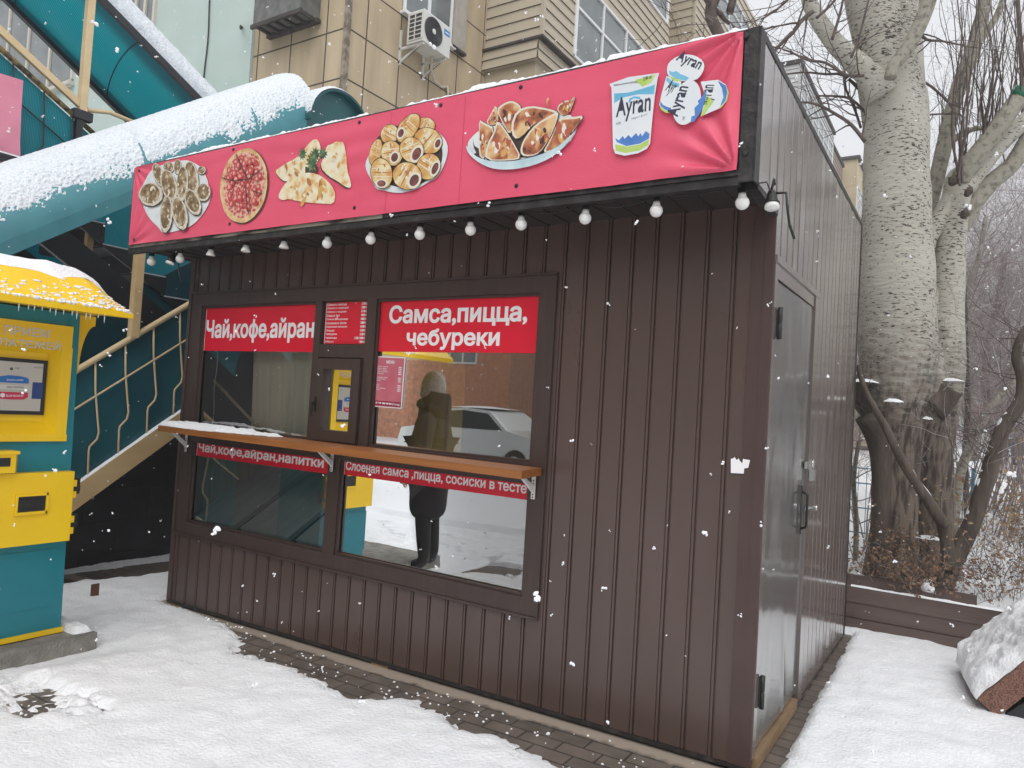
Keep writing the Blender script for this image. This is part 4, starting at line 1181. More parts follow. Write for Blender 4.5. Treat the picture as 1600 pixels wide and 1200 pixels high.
for a, b in zip(cable, cable[1:]):
    for k in range(8):
        t_ = k / 8
        q = a.lerp(b, t_); q.z -= .028 * math.sin(PI * t_) * (1 + .5 * math.sin(a.x * 5)); pts.append(q)
pts.append(cable[-1]); pts += [Vector((.03, -.34, SOF - .005)), Vector((.045, -.30, SOF - .05))]
tag(MB().tube(pts, .0035, 5).build('light_cable', BLACK), 'thin black cable sagging from bulb to bulb under the canopy', 'cable')
def flood(px, py, y, label, tiltx):
    p = ony(px, py, y)
    t = thing('floodlight', tuple(p), label, 'floodlight')
    mb = MB(); ax = Vector((.12 * tiltx, -.25, -1)).normalized()
    mb.lathe([(.014, -.06), (.018, -.05), (.024, -.018), (.033, .0), (.033, .006)], p, ax, 16); mb.build('housing', BLACK, t)
    mb = MB(); mb.lathe([(.030, .006), (.031, .02), (.027, .024), (0, .025)], p, ax, 16); mb.build('lens', BULB, t)
    mb = MB(); mb.tube([p - ax * .07, p + Vector((0, .02, .11)), Vector((p.x, p.y + .03, SOF + .0))], .006, 6); mb.build('arm', BLACK, t)
    mb = MB(); mb.tube([p - ax * .05, p + Vector((.05, .03, .05)), p + Vector((.06, .02, -.02)), p + Vector((.07, .03, -.09)), p + Vector((.09, .04, -.15))], .006, 6); mb.build('cable_tail', BLACK, t)
flood(1206, 318, -.30, 'small black floodlight on the canopy corner above the grey door', 1)
flood(267, 408, -.37, 'small black floodlight at the left canopy end between two bulbs', -1)

# ================================================================== PAYMENT TERMINAL ON ITS SLAB
TX = -4.0
slab = MB()
def slabtop(u, v):
    y = -2.6 + 1.73 * u; x = -4.95 + 1.09 * v
    return (x + .012 * noise.noise(Vector((y * 9, 1, 2))) * (v > .98), y, .022 + .006 * fbm(x * 6, y * 6))
slab.grid(slabtop, 60, 30)
slab.grid(lambda u, v: (-3.86 + .010 * noise.noise(Vector((u * 16, v * 3, 2))) + .012 * (1 - v), -2.6 + 1.73 * u, -.16 + (.182 + .006 * fbm(-3.86 * 6, (-2.6 + 1.73 * u) * 6)) * v), 60, 6)
slab.grid(lambda u, v: (-4.95 + 1.09 * u, -.87 + .008 * noise.noise(Vector((u * 9, v * 3, 6))), -.16 + .182 * v), 30, 6)
so = slab.build('concrete_slab', CONC, fixn=True)
tag(so, 'rough grey concrete slab with broken edge under the yellow payment terminal', 'slab')
mb = MB()
mb.grid(lambda u, v: (-4.95 + 1.06 * u, -1.0 + .125 * v, .024 + sstep(0, .25, min(u * 1.06 / .125, (1 - u) * 8, v, 1 - v)) * (.035 + .02 * fbm(u * 9, v * 2))), 50, 12)
tag(mb.build('slab_snow', SNOW), 'soft snow drift lying on the slab beside the terminal', 'snow')
mb = MB(); mb.box(-4.978, -4.966, -.325, -.265, -.14, .03)
o_ = mb.build('metal_stub', mat('rusty steel', (.13, .06, .035), .9)); tag(o_, 'short rusty steel stub sticking out of the snow', 'post stub')

term = thing('payment_terminal', (-4.25, -1.29, .03), 'yellow and teal payment terminal with a snowy yellow hood and touch screen', 'payment terminal')
YR, YL = -1.022, -1.60
mb = MB()
mb.prism([(TX - .55, YR, .06), (TX - .09, YR, .06), (TX - .09, YR - .03, 2.03), (TX - .55, YR - .03, 2.03)], (0, -.54, 0))
mb.prism([(TX - .091, YR - .002, .0605), (TX, YR - .002, .0605), (TX, YR - .02, 1.228), (TX - .091, YR - .02, 1.228)], (0, -.56, 0))
mb.prism([(TX - .091, YR - .02, 1.2281), (TX, YR - .02, 1.2281), (TX, YR - .035, 2.03), (TX - .091, YR - .035, 2.03)], (0, -.07, 0))
mb.box(TX - .091, TX, -1.58, YR - .105, 1.94, 2.03)
mb.build('cabinet', TEALP, term)
MB().box(TX - .56, TX + .012, YL - .01, YR + .006, .03, .06).build('base_strip', YEL, term)
def q4(l, x): return [onx(a, b, x) for a, b in l]
mb = MB()
fx = TX + .02
# upper yellow front with the sunk screen bay
yr1 = -1.101; yl1 = -1.56
def fr(y0, y1, z0, z1, x0=TX - .01, x1=fx, mi=0): mb.box(x0, x1, y0, y1, z0, z1, mi)
SY0, SY1, SZ0, SZ1 = -1.56, -1.158, 1.27, 1.81
fr(yl1, yr1, SZ1, 1.945); fr(yl1, yr1 + .012, 1.228, SZ0); fr(SY1, yr1 + .006, SZ0, SZ1)
mb.add([(fx, SY1, SZ0), (fx, SY1, SZ1), (TX - .06, -1.20, 1.765), (TX - .06, -1.20, 1.345)], [(0, 1, 2, 3)])
mb.add([(fx, SY0, SZ1), (fx, SY1, SZ1), (TX - .06, -1.20, 1.765), (TX - .06, SY0, 1.765)], [(0, 1, 2, 3)])
mb.add([(fx, SY0, SZ0), (fx, SY1, SZ0), (TX - .06, -1.20, 1.345), (TX - .06, SY0, 1.345)], [(0, 1, 2, 3)])
mb.add([(TX - .062, SY0, SZ0), (TX - .062, SY1, SZ0), (TX - .062, SY1, SZ1), (TX - .062, SY0, SZ1)], [(0, 1, 2, 3)])
mb.build('front_panel', YEL, term)
SCRN = bpy.data.materials.new('lit screen'); SCRN.use_nodes = True
_n, _l, _b = nodes_of(SCRN); _b.inputs['Base Color'].default_value = (.25, .24, .22, 1); _b.inputs['Roughness'].default_value = .15
_b.inputs['Emission Color'].default_value = (.32, .30, .27, 1); _b.inputs['Emission Strength'].default_value = .35
def emis(name, c):
    m = mat(name, c, .2); b = m.node_tree.nodes['Principled BSDF']; b.inputs['Emission Color'].default_value = (*c, 1); b.inputs['Emission Strength'].default_value = .3
    return m
sx = TX - .045
mb = MB(); mb.box(sx - .02, sx, -1.585, -1.204, 1.385, 1.722); sf = mb.build('screen_bezel', BLACK, term)
mb = MB(); mb.box(sx - .001, sx + .001, -1.57, -1.228, 1.408, 1.70); mb.build('screen', SCRN, sf)
def scr(px, py): return onx(px, py, sx + .002)
mb = MB()
def spoly(pts, mi): mb.prism([scr(a * .1376, 495 + b * .1376) for a, b in pts], (.0006, 0, 0), mi)
spoly([(-60, 690), (0, 675), (100, 662), (220, 672), (300, 690), (330, 712), (325, 760), (-60, 740)], 0)
spoly([(-60, 846), (320, 862), (316, 915), (270, 940), (130, 940), (-60, 925)], 1)
spoly([(-60, 765), (322, 785), (320, 835), (-60, 818)], 2)
spoly([(372, 742), (490, 748), (476, 935), (357, 930)], 3)
uy = (scr(60, 600) - scr(0, 597)).normalized()
def stext(body, a, b, h, mi):
    p, q = scr(a[0] * .1376, 495 + a[1] * .1376), scr(b[0] * .1376, 495 + b[1] * .1376)
    u = (q - p).normalized(); put_text(mb, body, p + Vector((.001, 0, 0)), u, Vector((0, -u.z, u.y)), (q - p).length, h, thick=.0004, mi=mi, bold=.01, un=XA)
stext('Оплатить онлайн', (75, 725), (262, 728), .011, 4); stext('мои платежи', (80, 810), (268, 812), .011, 5); stext('БАНКИНГ', (70, 908), (272, 910), .013, 4)
stext('о нас', (165, 592), (218, 594), .010, 5); stext('инструкция', (390, 585), (520, 590), .008, 5)
p = scr(30 * .1376, 495 + 890 * .1376); mb.lathe([(.013, .0008), (.013, .0014), (.010, .0014)], p, (1, 0, 0), 14, 4)
p = scr(130 * .1376, 495 + 590 * .1376); mb.lathe([(.009, .0), (.009, .0008), (.006, .0008)], p, (1, 0, 0), 14, 5)
mb.build('screen_graphics', [emis('screen blue', (.02, .09, .26)), emis('screen red', (.32, .02, .05)), emis('screen pale', (.34, .33, .31)), emis('screen navy', (.015, .035, .12)), emis('screen white', (.45, .45, .45)), emis('screen ink', (.05, .05, .06))], sf)
# raised letters over the screen
mb = MB()
STL = mat('silver letters', (.55, .56, .58), .45)
def ttext(body, a, b, h):
    p, q = onx(a[0], a[1], fx), onx(b[0], b[1], fx)
    u = (q - p).normalized(); put_text(mb, body, p, u, Vector((0, -u.z, u.y)), (q - p).length, h, thick=.002, bold=.018, un=XA)
ttext('ПРИЕМ', (5.5, 521.5), (76.5, 528.3), .052); ttext('ПЛАТЕЖЕЙ', (-18, 538), (94.5, 547.5), .056)
mb.build('lettering', STL, term)
# drawer, slot, tray, hinges, service door
mb = MB(); dx = TX + .065
mb.box(TX, dx, -1.60, -1.047, .612, 1.042)
mb.build('cash_drawer', YEL, term)
mb = MB(); mb.box(dx, dx + .012, -1.36, -1.195, .795, .812); mb.box(dx, dx + .012, -1.36, -1.195, .905, .92); mb.box(dx, dx + .012, -1.375, -1.36, .795, .92); mb.box(dx, dx + .012, -1.205, -1.19, .795, .92)
mb.box(dx, dx + .002, -1.36, -1.205, .812, .905, 1); mb.box(dx + .002, dx + .010, -1.355, -1.235, .835, .885, 1)
mb.build('note_slot', [YEL, BLACK], term)
mb = MB(); mb.prism([(TX, -1.60, 1.05), (TX + .10, -1.60, 1.05), (TX + .10, -1.40, 1.05), (TX + .06, -1.375, 1.05), (TX, -1.375, 1.05)], (0, 0, .11)); mb.box(TX, TX + .11, -1.60, -1.385, 1.16, 1.178)
mb.box(TX + .10, TX + .104, -1.52, -1.43, 1.09, 1.14, 1)
mb.build('receipt_tray', [YEL, BLACK], term)
for z in (.915, .69):
    mb = MB(); mb.box(TX + .02, TX + .05, -1.047, -1.02, z - .04, z + .0); mb.box(TX + .02, TX + .05, -1.047, -1.02, z + .03, z + .07); mb.box(TX + .015, TX + .045, -1.047, -.995, z, z + .03, 1); mb.box(TX + .0, TX + .02, -1.02, -.985, z - .02, z + .08, 1)
    mb.build('drawer_hinge', [YEL, BLACK], term)
mb = MB(); mb.box(TX - .001, TX + .004, -1.60, -1.088, .205, .56); mb.build('service_door', TEALP, term)
# hood
def hood_sec(y):
    k = sstep(-1.12, -.93, y)
    zt = 2.262 - .065 * k - .02 * max(0, (y + 1.0) / .07) * (y > -1.0)
    return [(TX - .60, zt - .02), (TX - .10, zt + .01), (TX + .10, zt - .005 - .02 * k), (TX + .16, zt - .03 - .02 * k), (TX + .38, 2.055 - .012 * k), (TX + .38, 2.015), (TX + .35, 2.015), (TX + .02, 2.04), (TX - .60, 2.04)]
ysec = [-2.3, -1.9, -1.60, -1.45, -1.3, -1.2, -1.12, -1.07, -1.02, -.99, -.965, -.945, -.93]
mb = MB(); vs = []; n = 9
for y in ysec: vs += [(x, y, z) for x, z in hood_sec(y)]
fs = []
for i in range(len(ysec) - 1):
    for k in range(n):
        k2 = (k + 1) % n; fs.append((i * n + k, i * n + k2, (i + 1) * n + k2, (i + 1) * n + k))
fs.append(tuple(range(n))); fs.append(tuple((len(ysec) - 1) * n + k for k in range(n)))
mb.add(vs, fs)
hd = mb.build('hood', YEL, term)
# curved gusset under the right end of the hood
mb = MB(); g = [(TX - .04, YR - .03, 2.03), (TX - .04, YR + .085, 2.03)]
for k in range(9):
    a = k / 8 * PI / 2; g.append((TX - .04, YR + .085 - .085 * math.sin(a) , 1.97 - .30 * (1 - math.cos(a)) ))
g += [(TX - .04, YR - .02, 1.62)]
mb.prism(g, (-.02, 0, 0)); mb.build('gusset', YEL, hd)
# snow lying on the hood
mb = MB()
def hsn(u, v):
    y = -2.25 + 1.31 * u
    se = hood_sec(y)
    x = TX - .55 + .70 * v + .05 * noise.noise(Vector((y * 5, 3, 3))) * v
    # height of hood at x
    z = None
    for (xa, za), (xb, zb2) in zip(se[:5], se[1:5]):
        if xa <= x <= xb: z = za + (zb2 - za) * (x - xa) / (xb - xa)
    e = min(v, 1 - v, (1 - u) * 3)
    t = sstep(0, .22, e) * (.055 + .015 * fbm(y * 5, x * 5)) 
    return (x, y, z + .001 + t)
mb.grid(hsn, 120, 24)
mb.build('hood_snow', SNOW, hd)
mb = MB(); random.seed(11)
for k in range(520):
    y = random.uniform(-1.75, -.935); s_ = random.random() ** .7
    se = hood_sec(y); (xa, za), (xb, zb2) = se[3], se[4]
    if random.random() > (.12 + .9 * s_ * sstep(-1.35, -.95, y) + .25 * s_): continue
    c = Vector((xa + (xb - xa) * s_, y, za + (zb2 - za) * s_)); r = random.uniform(.004, .011)
    n0 = len(mb.v); mb.lathe([(r * .9, -.001), (r * random.uniform(.6, .9), r * .3), (r * .2, r * .45)], c, ((za - zb2), random.uniform(-.3, .3), (xb - xa)), 6)
    ky = random.uniform(1, 3.5)
    for i in range(n0, len(mb.v)): q_ = mb.v[i]; mb.v[i] = (q_[0], c.y + (q_[1] - c.y) * ky, q_[2])
for k in range(60):
    y = random.uniform(-1.75, -.935); r = random.uniform(.008, .016)
    mb.lathe([(r * .9, -.004), (r * .8, r * .5), (r * .2, r * .8)], (TX + .372, y, 2.056), (.6, 0, 1), 6)
o_ = mb.build('snow_crumbs', SNOW, hd); o_['kind'] = 'stuff'
ice = mat('clear ice', (.75, .78, .8), .1)
for k in range(13):
    y = -1.56 + .038 * k + random.uniform(-.012, .012); l = random.uniform(.015, .055)
    MB().lathe([(.0035, 0), (.003, -l * .5), (.0008, -l)], (TX + .365, y, 2.016), (0, 0, 1), 6).build('icicle', ice, hd)

# ================================================================== COVERED STAIRCASE
SX, SXF = -5.4, -6.72
stairs = thing('covered_staircase', (-6.0, .6, -.1), 'tan railed outdoor staircase under snow covered teal plastic vaults', 'staircase')
def ln(y, z0, y0=-.325, s=.712): return z0 + s * (y - y0)
ya, yb_ = -1.25, 2.6
mb = MB()
mb.prism([(SX, ya, ln(ya, .515)), (SX, yb_, ln(yb_, .515)), (SX, yb_, ln(yb_, .72)), (SX, ya, ln(ya, .72))], (-.06, 0, 0))
mb.build('stringer', TANW, stairs)
mb = MB(); 
def strs(u, v):
    y = ya + (yb_ - ya) * u
    return (SX - .002 - .055 * v, y, ln(y, .722) + (.016 + .01 * fbm(y * 4, 2)) * math.sin(PI * v))
mb.grid(strs, 120, 4); mb.build('stringer_snow', SNOW, stairs)
mb = MB(); mb.prism([(SXF, ya, ln(ya, .515)), (SXF, yb_, ln(yb_, .515)), (SXF, yb_, ln(yb_, .72)), (SXF, ya, ln(ya, .72))], (-.06, 0, 0)); mb.build('stringer', BLKST, stairs)
for k in range(15):
    y = -1.1 + k * .25; z = ln(y, .62)
    MB().box(SXF, SX - .06, y, y + .27, z - .02, z + .02).build('tread', BLKST, stairs)
for x in (SX - .03, SXF):
    mb = MB(); mb.tube([(x, ya, ln(ya, 1.705, s=.725)), (x, yb_, ln(yb_, 1.705, s=.725))], .026, 10); mb.build('handrail', TAN, stairs)
mb = MB(); mb.tube([(SX - .03, ya, ln(ya, 1.38)), (SX - .03, yb_, ln(yb_, 1.38))], .009, 6); mb.build('mid_rail', TAN, stairs)
for k in range(-4, 12):
    y = .052 + k * .243
    zt = ln(y, 1.69, s=.725); zb_ = ln(y, .70); h = zt - zb_
    pts = [(SX - .03, y, zt), (SX - .03, y + .02, zt - .25 * h), (SX - .03, y + .055, zt - .48 * h), (SX - .03, y + .075, zt - .60 * h), (SX - .03, y + .065, zt - .66 * h), (SX - .03, y + .03, zt - .70 * h), (SX - .03, y + .008, zt - .725 * h), (SX - .03, y + .004, zt - .76 * h), (SX - .03, y + .014, zb_ - .03)]
    MB().tube(pts, .0085, 6).build('baluster', TAN, stairs)
for y, x in ((.115, SX - .03), (2.3, SX - .03)):
    MB().box(x - .035, x + .035, y - .035, y + .035, ln(y, 1.70, s=.725) if y > -1 else -.1, ln(y, 3.02)).build('post', TANW, stairs)
MB().box(SXF - .03, SXF + .03, .30, .36, ln(.33, 1.7), ln(.33, 3.0)).build('post', TANW, stairs)
# plastic sheet behind the near balusters, coloured dark for the roof's shade
MB().prism([(SX - .066, ya, ln(ya, .60)), (SX - .066, yb_, ln(yb_, .60)), (SX - .066, yb_, ln(yb_, 1.70)), (SX - .066, ya, ln(ya, 1.70))], (-.010, 0, 0)).build('side_panel', DTEAL, stairs)
# closed soffit under the treads
MB().prism([(SX - .06, ya, ln(ya, .54)), (SX - .06, yb_, ln(yb_, .54)), (SX - .06, yb_, ln(yb_, .56)), (SX - .06, ya, ln(ya, .56))], (SXF - SX + .06, 0, 0)).build('stair_soffit', BLKST, stairs)
# far side panel
mb = MB(); mb.prism([(SXF + .04, ya, ln(ya, .57)), (SXF + .04, yb_, ln(yb_, .57)), (SXF + .04, yb_, ln(yb_, 1.78)), (SXF + .04, ya, ln(ya, 1.78))], (-.012, 0, 0)); mb.build('side_panel', DTEAL, stairs)
# barrel vault over the lower flight
XC = (SX + SXF) / 2; RX = (SX - SXF) / 2 + .04; RZ = .60
def edge(y): return 2.585 + .706 * (y + .97)
def vault(u, v, grow=0.0):
    y = -2.1 + 4.0 * u; a = PI * v
    return (XC + (RX + grow) * math.cos(a), y, edge(y) + (RZ + grow) * math.sin(a))
mb = MB(); mb.grid(lambda u, v: vault(u, v), 60, 24); mb.grid(lambda u, v: vault(u, v, -.012), 60, 24)
vo = mb.build('roof_vault', CTEAL, stairs, fixn=False)
mb = MB()
mb.prism([(SX + .045, -2.1, edge(-2.1) - .10), (SX + .045, 1.79, edge(1.79) - .10), (SX + .045, 1.79, edge(1.79) + .03), (SX + .045, -2.1, edge(-2.1) + .03)], (-.02, 0, 0)); mb.build('vault_edge', CTEAL, stairs)
mb = MB()
def vsnow(u, v):
    y = -2.1 + 4.0 * u
    a = PI * (.03 + .92 * v)
    n1 = fbm(y * 1.4, a * 1.2, 4); n2 = noise.noise(Vector((y * 7, a * 5, 2))); n3 = noise.noise(Vector((y * 36, a * 22, 3))); n4 = noise.noise(Vector((y * 80, a * 50, 3)))
    cov = (a / PI - .10) * 5.2 + .22 * n1 + .22 * n2 + .20 * n3 + .14 * n4
    t = -.006 + .040 * max(-.2, min(1, cov)) + .005 * n3 + .004 * n4 + .006 * n1
    t -= (.03 * math.exp(-((y - .10) / .012) ** 2) + .012 * math.exp(-((y - 1.2) / .014) ** 2)) * sstep(2.0, .9, a)
    return (XC + (RX + t) * math.cos(a), y, edge(y) + (RZ + t) * math.sin(a))
mb.grid(vsnow, 560, 210)
mb.build('vault_snow', SNOWR, vo, fixn=False)
# short vault over the landing, end cap towards the kiosk
LY, LZ, LR = 2.24, 4.56, .47
def lv(u, v, g=0.0): a = PI * v; return (-5.28 - 2.6 * u, LY + (LR + g) * math.cos(a), LZ + (LR + g) * math.sin(a))
mb = MB(); mb.grid(lambda u, v: lv(u, v), 20, 24); mb.grid(lambda u, v: lv(u, v, -.02), 20, 24); mb.grid(lambda u, v: ((lambda a: (-5.28, LY + (LR - .02 + .02 * u) * math.cos(a), LZ + (LR - .02 + .02 * u) * math.sin(a)))(PI * v)), 1, 24)
lvo = mb.build('roof_vault', DISKT, stairs, fixn=False)
mb = MB(); capv = [(-5.36, LY + (LR - .021) * math.cos(PI * k / 24), LZ + (LR - .021) * math.sin(PI * k / 24)) for k in range(25)]
mb.prism(capv + [(-5.36, LY - LR + .021, LZ - .35), (-5.36, LY + LR - .021, LZ - .35)][:2], (-.02, 0, 0)); mb.build('vault_end_cap', DISKT, lvo)
mb = MB()
def lsn(u, v):
    a = PI * (.03 + .94 * v)
    x = -5.285 - 2.5 * u
    cov = (min(a, PI - a) / PI - .05) * 6 + .3 * noise.noise(Vector((x * 6, a * 4, 8))) + .25 * noise.noise(Vector((x * 24, a * 12, 8)))
    t = (-.006 + .045 * max(-.2, min(1, cov)) + .007 * noise.noise(Vector((x * 30, a * 18, 8)))) * sstep(-.01, .02, u)
    return (x, LY + (LR + t) * math.cos(a), LZ + (LR + t) * math.sin(a))
mb.grid(lsn, 120, 50); mb.build('vault_snow', SNOWR, lvo, fixn=False)
mb = MB(); mb.box(-7.4, -5.45, 1.85, 3.2, LZ - 1.9, LZ - 1.75); mb.build('landing', BLKST, stairs)
# upper flight: climbs back towards the viewer behind the lower one
UX, UXF = -6.9, -8.2
def up_edge(y): return 5.54 - .50 * (y - .37)
def up_far(y): return 5.72 - .57 * (y - .08)
y0u, y1u = -1.6, 2.3
mb = MB()
def uv_(u, v):
    y = y0u + (y1u - y0u) * u; a = PI * v
    k = (1 + math.cos(a)) / 2
    return (UXF + (UX - UXF) * k, y, up_edge(y) * k + (up_far(y) - .02) * (1 - k) + .52 * math.sin(a))
mb.grid(uv_, 40, 24); uvo = mb.build('roof_vault', POLY, stairs, fixn=False)
def slope_bar(name, x, f, dz0, dz1, w, m, ya=y0u, yb=y1u):
    MB().prism([(x, ya, f(ya) + dz0), (x, yb, f(yb) + dz0), (x, yb, f(yb) + dz1), (x, ya, f(ya) + dz1)], (-w, 0, 0)).build(name, m, stairs)
slope_bar('vault_edge', UX + .02, up_edge, -.05, .03, .05, BLKST); slope_bar('vault_edge', UXF, up_far, -.08, .05, .06, BLKST)
for y in (-.95, .10, 1.15, 2.1):
    MB().tube([Vector(uv_((y - y0u) / (y1u - y0u), v / 16)) + Vector((0, 0, -.015)) for v in range(17)], .007, 5).build('vault_hoop', BLKST, stairs)
mb = MB()
def usn(u, v):
    y = y0u + (y1u - y0u) * u; a = PI * (.015 + .6 * v)
    k = (1 + math.cos(a)) / 2
    t = .05 * sstep(0, .12, v) + .012 * noise.noise(Vector((y * 18, v * 14, 4)))
    return (UXF + (UX - UXF) * k + t * math.cos(a), y, up_edge(y) * k + up_far(y) * (1 - k) + (.53 + t) * math.sin(a))
mb.grid(usn, 200, 40); mb.build('vault_snow', SNOWR, uvo, fixn=False)
def r1(y): return 4.50 - .546 * (y + .0)
def r2(y): return 4.36 - .545 * (y + .0)
slope_bar('handrail', UX + .02, r1, -.02, .055, .045, TAN, -1.6, .30)
mb = MB(); mb.tube([(UX, -1.6, r2(-1.6)), (UX, .40, r2(.40))], .026, 8); mb.build('handrail', mat('peeling ochre paint', (.22, .15, .05), .7, (.03, .025, .02), 14, .45, .6), stairs)
mb = MB(); mb.tube([(UX + .01, .30, 4.36), (UX + .01, .52, 4.42), (UX + .01, 1.2, 4.40)], .022, 6); mb.build('landing_rail', TAN, stairs)
MB().box(UX - .035, UX + .035, .215, .285, 4.30, up_edge(.25) - .04).build('post', TAN, stairs)
mb = MB(); mb.box(UX - .03, UX + .05, .16, .34, 4.24, 4.33); mb.box(UX - .03, UX + .03, .20, .26, 3.5, 4.24); mb.build('post_bracket', BLKST, stairs)
MB().box(UXF - .04, UXF + .04, -.42, -.30, 3.6, up_far(-.36)).build('post', mat('ochre post', (.20, .145, .045), .7), stairs)
mb = MB(); mb.prism([(UX - .03, -1.6, r2(-1.6) - .03), (UX - .03, .45, r2(.45) - .03), (UX - .03, .45, r2(.45) - .95), (UX - .03, -1.6, r2(-1.6) - .95)], (-.012, 0, 0)); mb.build('side_panel', POLY, stairs)
for k in range(6):
    y = -.95 + k * .28; z = r2(y)
    MB().tube([(UX + .0, y, z), (UX + .0, y + .02, z - .3), (UX + .0, y + .03, z - .55), (UX, y - .03, z - .66), (UX, y - .12, z - .72)], .008, 5).build('baluster', BLKST, stairs)
mb = MB(); mb.tube([(UX + .0, -.9, r2(-.9) - .33), (UX, .3, r2(.3) - .33)], .008, 5); mb.build('mid_rail', BLKST, stairs)
# dark zigzag stringers and treads of the flight seen from below
def u3(y): return 3.03 - .60 * (y - .05)
for x, d in ((UX + .25, 0), (UXF + .3, .05)):
    mb = MB(); mb.prism([(x, -1.6, u3(-1.6) - .26 + d), (x, 2.6, u3(2.6) - .26 + d), (x, 2.6, u3(2.6) + .05 + d), (x, -1.6, u3(-1.6) + .05 + d)], (-.05, 0, 0)); mb.build('stringer', BLKST, stairs)
for k in range(11):
    y = -1.3 + k * .345; z = u3(y) + .19
    mb = MB(); mb.box(UXF + .3, UX + .26, y, y + .36, z - .025, z); mb.box(UXF + .3, UX + .255, y + .325, y + .36, z - .22, z - .025)
    mb.prism([(UX + .252, y + .02, z - .025), (UX + .252, y + .36, z - .025), (UX + .252, y + .36, z - .21)], (-.03, 0, 0))
    mb.build('tread', BLKST, stairs)
for k in range(11):
    y = -1.3 + k * .345; z = u3(y) + .19
    MB().box(UX + .20, UX + .262, y + .0, y + .35, z + .001, z + .014).build('tread_snow', SNOW, stairs)
MB().prism([(UXF + .25, -1.6, u3(-1.6) - .2), (UXF + .25, 2.6, u3(2.6) - .2), (UXF + .25, 2.6, u3(2.6) + 1.7), (UXF + .25, -1.6, u3(-1.6) + 1.5)], (-.012, 0, 0)).build('side_panel', POLY, stairs)
# pink banner hung on the upper flight
mb = MB()
pk = q4([(-120, 72), (36, 126), (31, 255), (-120, 290)], UX + .12)
mb.grid(lambda u, v: tuple(pk[3].lerp(pk[2], u).lerp(pk[0].lerp(pk[1], u), v) + Vector((.012 * math.sin(u * 9 + v * 4) + .008 * fbm(u * 5, v * 5), 0, 0))), 30, 20)
mb.grid(lambda u, v: tuple(pk[3].lerp(pk[2], u).lerp(pk[0].lerp(pk[1], u), v) + Vector((-.006 + .012 * math.sin(u * 9 + v * 4) + .008 * fbm(u * 5, v * 5), 0, 0))), 30, 20)
pb = mb.build('railing_banner', PALEPINK, fixn=False)
tag(pb, 'pale pink cloth banner hanging on the upper stair railing at the far left', 'banner')
# plinth wall below the stairs; unseen front end raised to darken pane reflections
mb = MB(); mb.prism([(-6.02, 3.3, -.3), (-6.02, 3.3, ln(3.3, .50)), (-6.02, -.9, ln(-.9, .50)), (-6.02, -1.6, 1.0), (-6.02, -3.7, 1.0), (-6.02, -3.7, -.3)], (-.25, 0, 0))
tag(mb.build('plinth_wall', TILEB), 'low wall of black tiles below the tan staircase', 'wall')

# ================================================================== APARTMENT BLOCK BEHIND
apt = thing('apartment_building', (-10, 20, 0), 'long beige panelled apartment block with siding clad balconies behind the kiosk', 'building')
def part_at(mb, name, m, parent, org):
    o = mb.build(name, m, None, origin=org); adopt(o, parent); return o
mb = MB(); mb.box(-7.25, -7.0, 4.02, 75, -.5, 15.2); part_at(mb, 'side_wall', PANX, apt, (0, 3.46, .36))
mb = MB(); mb.box(-9.07, -7.0, 3.8, 4.02, -.5, 15.2); part_at(mb, 'end_wall', PANY, apt, (-7.42 + .77, 0, .36))
mb = MB(); mb.box(-20, -6.8, 3.9, 75, 15.2, 15.5); mb.build('roof', ROOFD, apt)
mb = MB(); mb.box(-7.06, -6.985, 3.785, 3.86, -.4, 15.1); mb.build('corner_joint', mat('stained mortar', (.16, .13, .10), .95, (.32, .27, .21), 9, .4, .6), apt)
# windows of the wall
def window(y0, y1, z0, z1, x=-7.0, parent=apt, bars=1, m=WPVC):
    mb = MB(); t = .06
    mb.box(x - .02, x + .03, y0, y1, z0, z0 + t); mb.box(x - .02, x + .03, y0, y1, z1 - t, z1); mb.box(x - .02, x + .028, y0, y0 + t, z0 + t, z1 - t); mb.box(x - .02, x + .028, y1 - t, y1, z0 + t, z1 - t)
    for k in range(bars):
        yc = y0 + (y1 - y0) * (k + 1) / (bars + 1); mb.box(x - .02, x + .027, yc - t * .6, yc + t * .6, z0 + t, z1 - t)
    mb.box(x + .0, x + .10, y0 - .05, y1 + .05, z0 - .05, z0 - .003)
    f = mb.build('window', m, parent)
    MB().box(x - .015, x + .012, y0 + t, y1 - t, z0 + t, z1 - t).build('pane', HGLASS, f)
    return f
window(4.92, 6.15, 7.72, 9.3)
mb = MB(); mb.box(-7.0, -6.93, 6.17, 6.48, 7.74, 10); mb.box(-7.0, -6.90, 6.10, 6.50, 7.69, 7.735, 1); mb.build('window_reveal', [mat('pale render strip', (.42, .39, .34), .9, (.34, .31, .27), 6), ROOFD], apt)
for k in range(1, 5):
    window(4.92, 6.15, 7.72 + 2.75 * k - (0 if k > 0 else 0), 9.2 + 2.75 * k)
# siding helper: overlapping boards on a wall of a bay
def boards(mb, face, a0, a1, c, z0, z1, pitch):
    # face 'x': wall at x=c running in y; face 'y': wall at y=c running in x (facing -y)
    z = z0
    while z < z1 - .01:
        t = min(pitch, z1 - z)
        if face == 'x':
            mb.add([(c + .028, a0, z), (c + .028, a1, z), (c + .004, a1, z + t), (c + .004, a0, z + t)], [(0, 1, 2, 3)])
            mb.add([(c + .004, a0, z), (c + .004, a1, z), (c + .028, a1, z), (c + .028, a0, z)], [(0, 1, 2, 3)], 1)
        else:
            mb.add([(a0, c - .028, z), (a1, c - .028, z), (a1, c - .004, z + t), (a0, c - .004, z + t)], [(0, 1, 2, 3)])
            mb.add([(a0, c - .004, z), (a1, c - .004, z), (a1, c - .028, z), (a0, c - .028, z)], [(0, 1, 2, 3)], 1)
        z += t
SHD = mat('siding joint', (.13, .11, .09), .9)
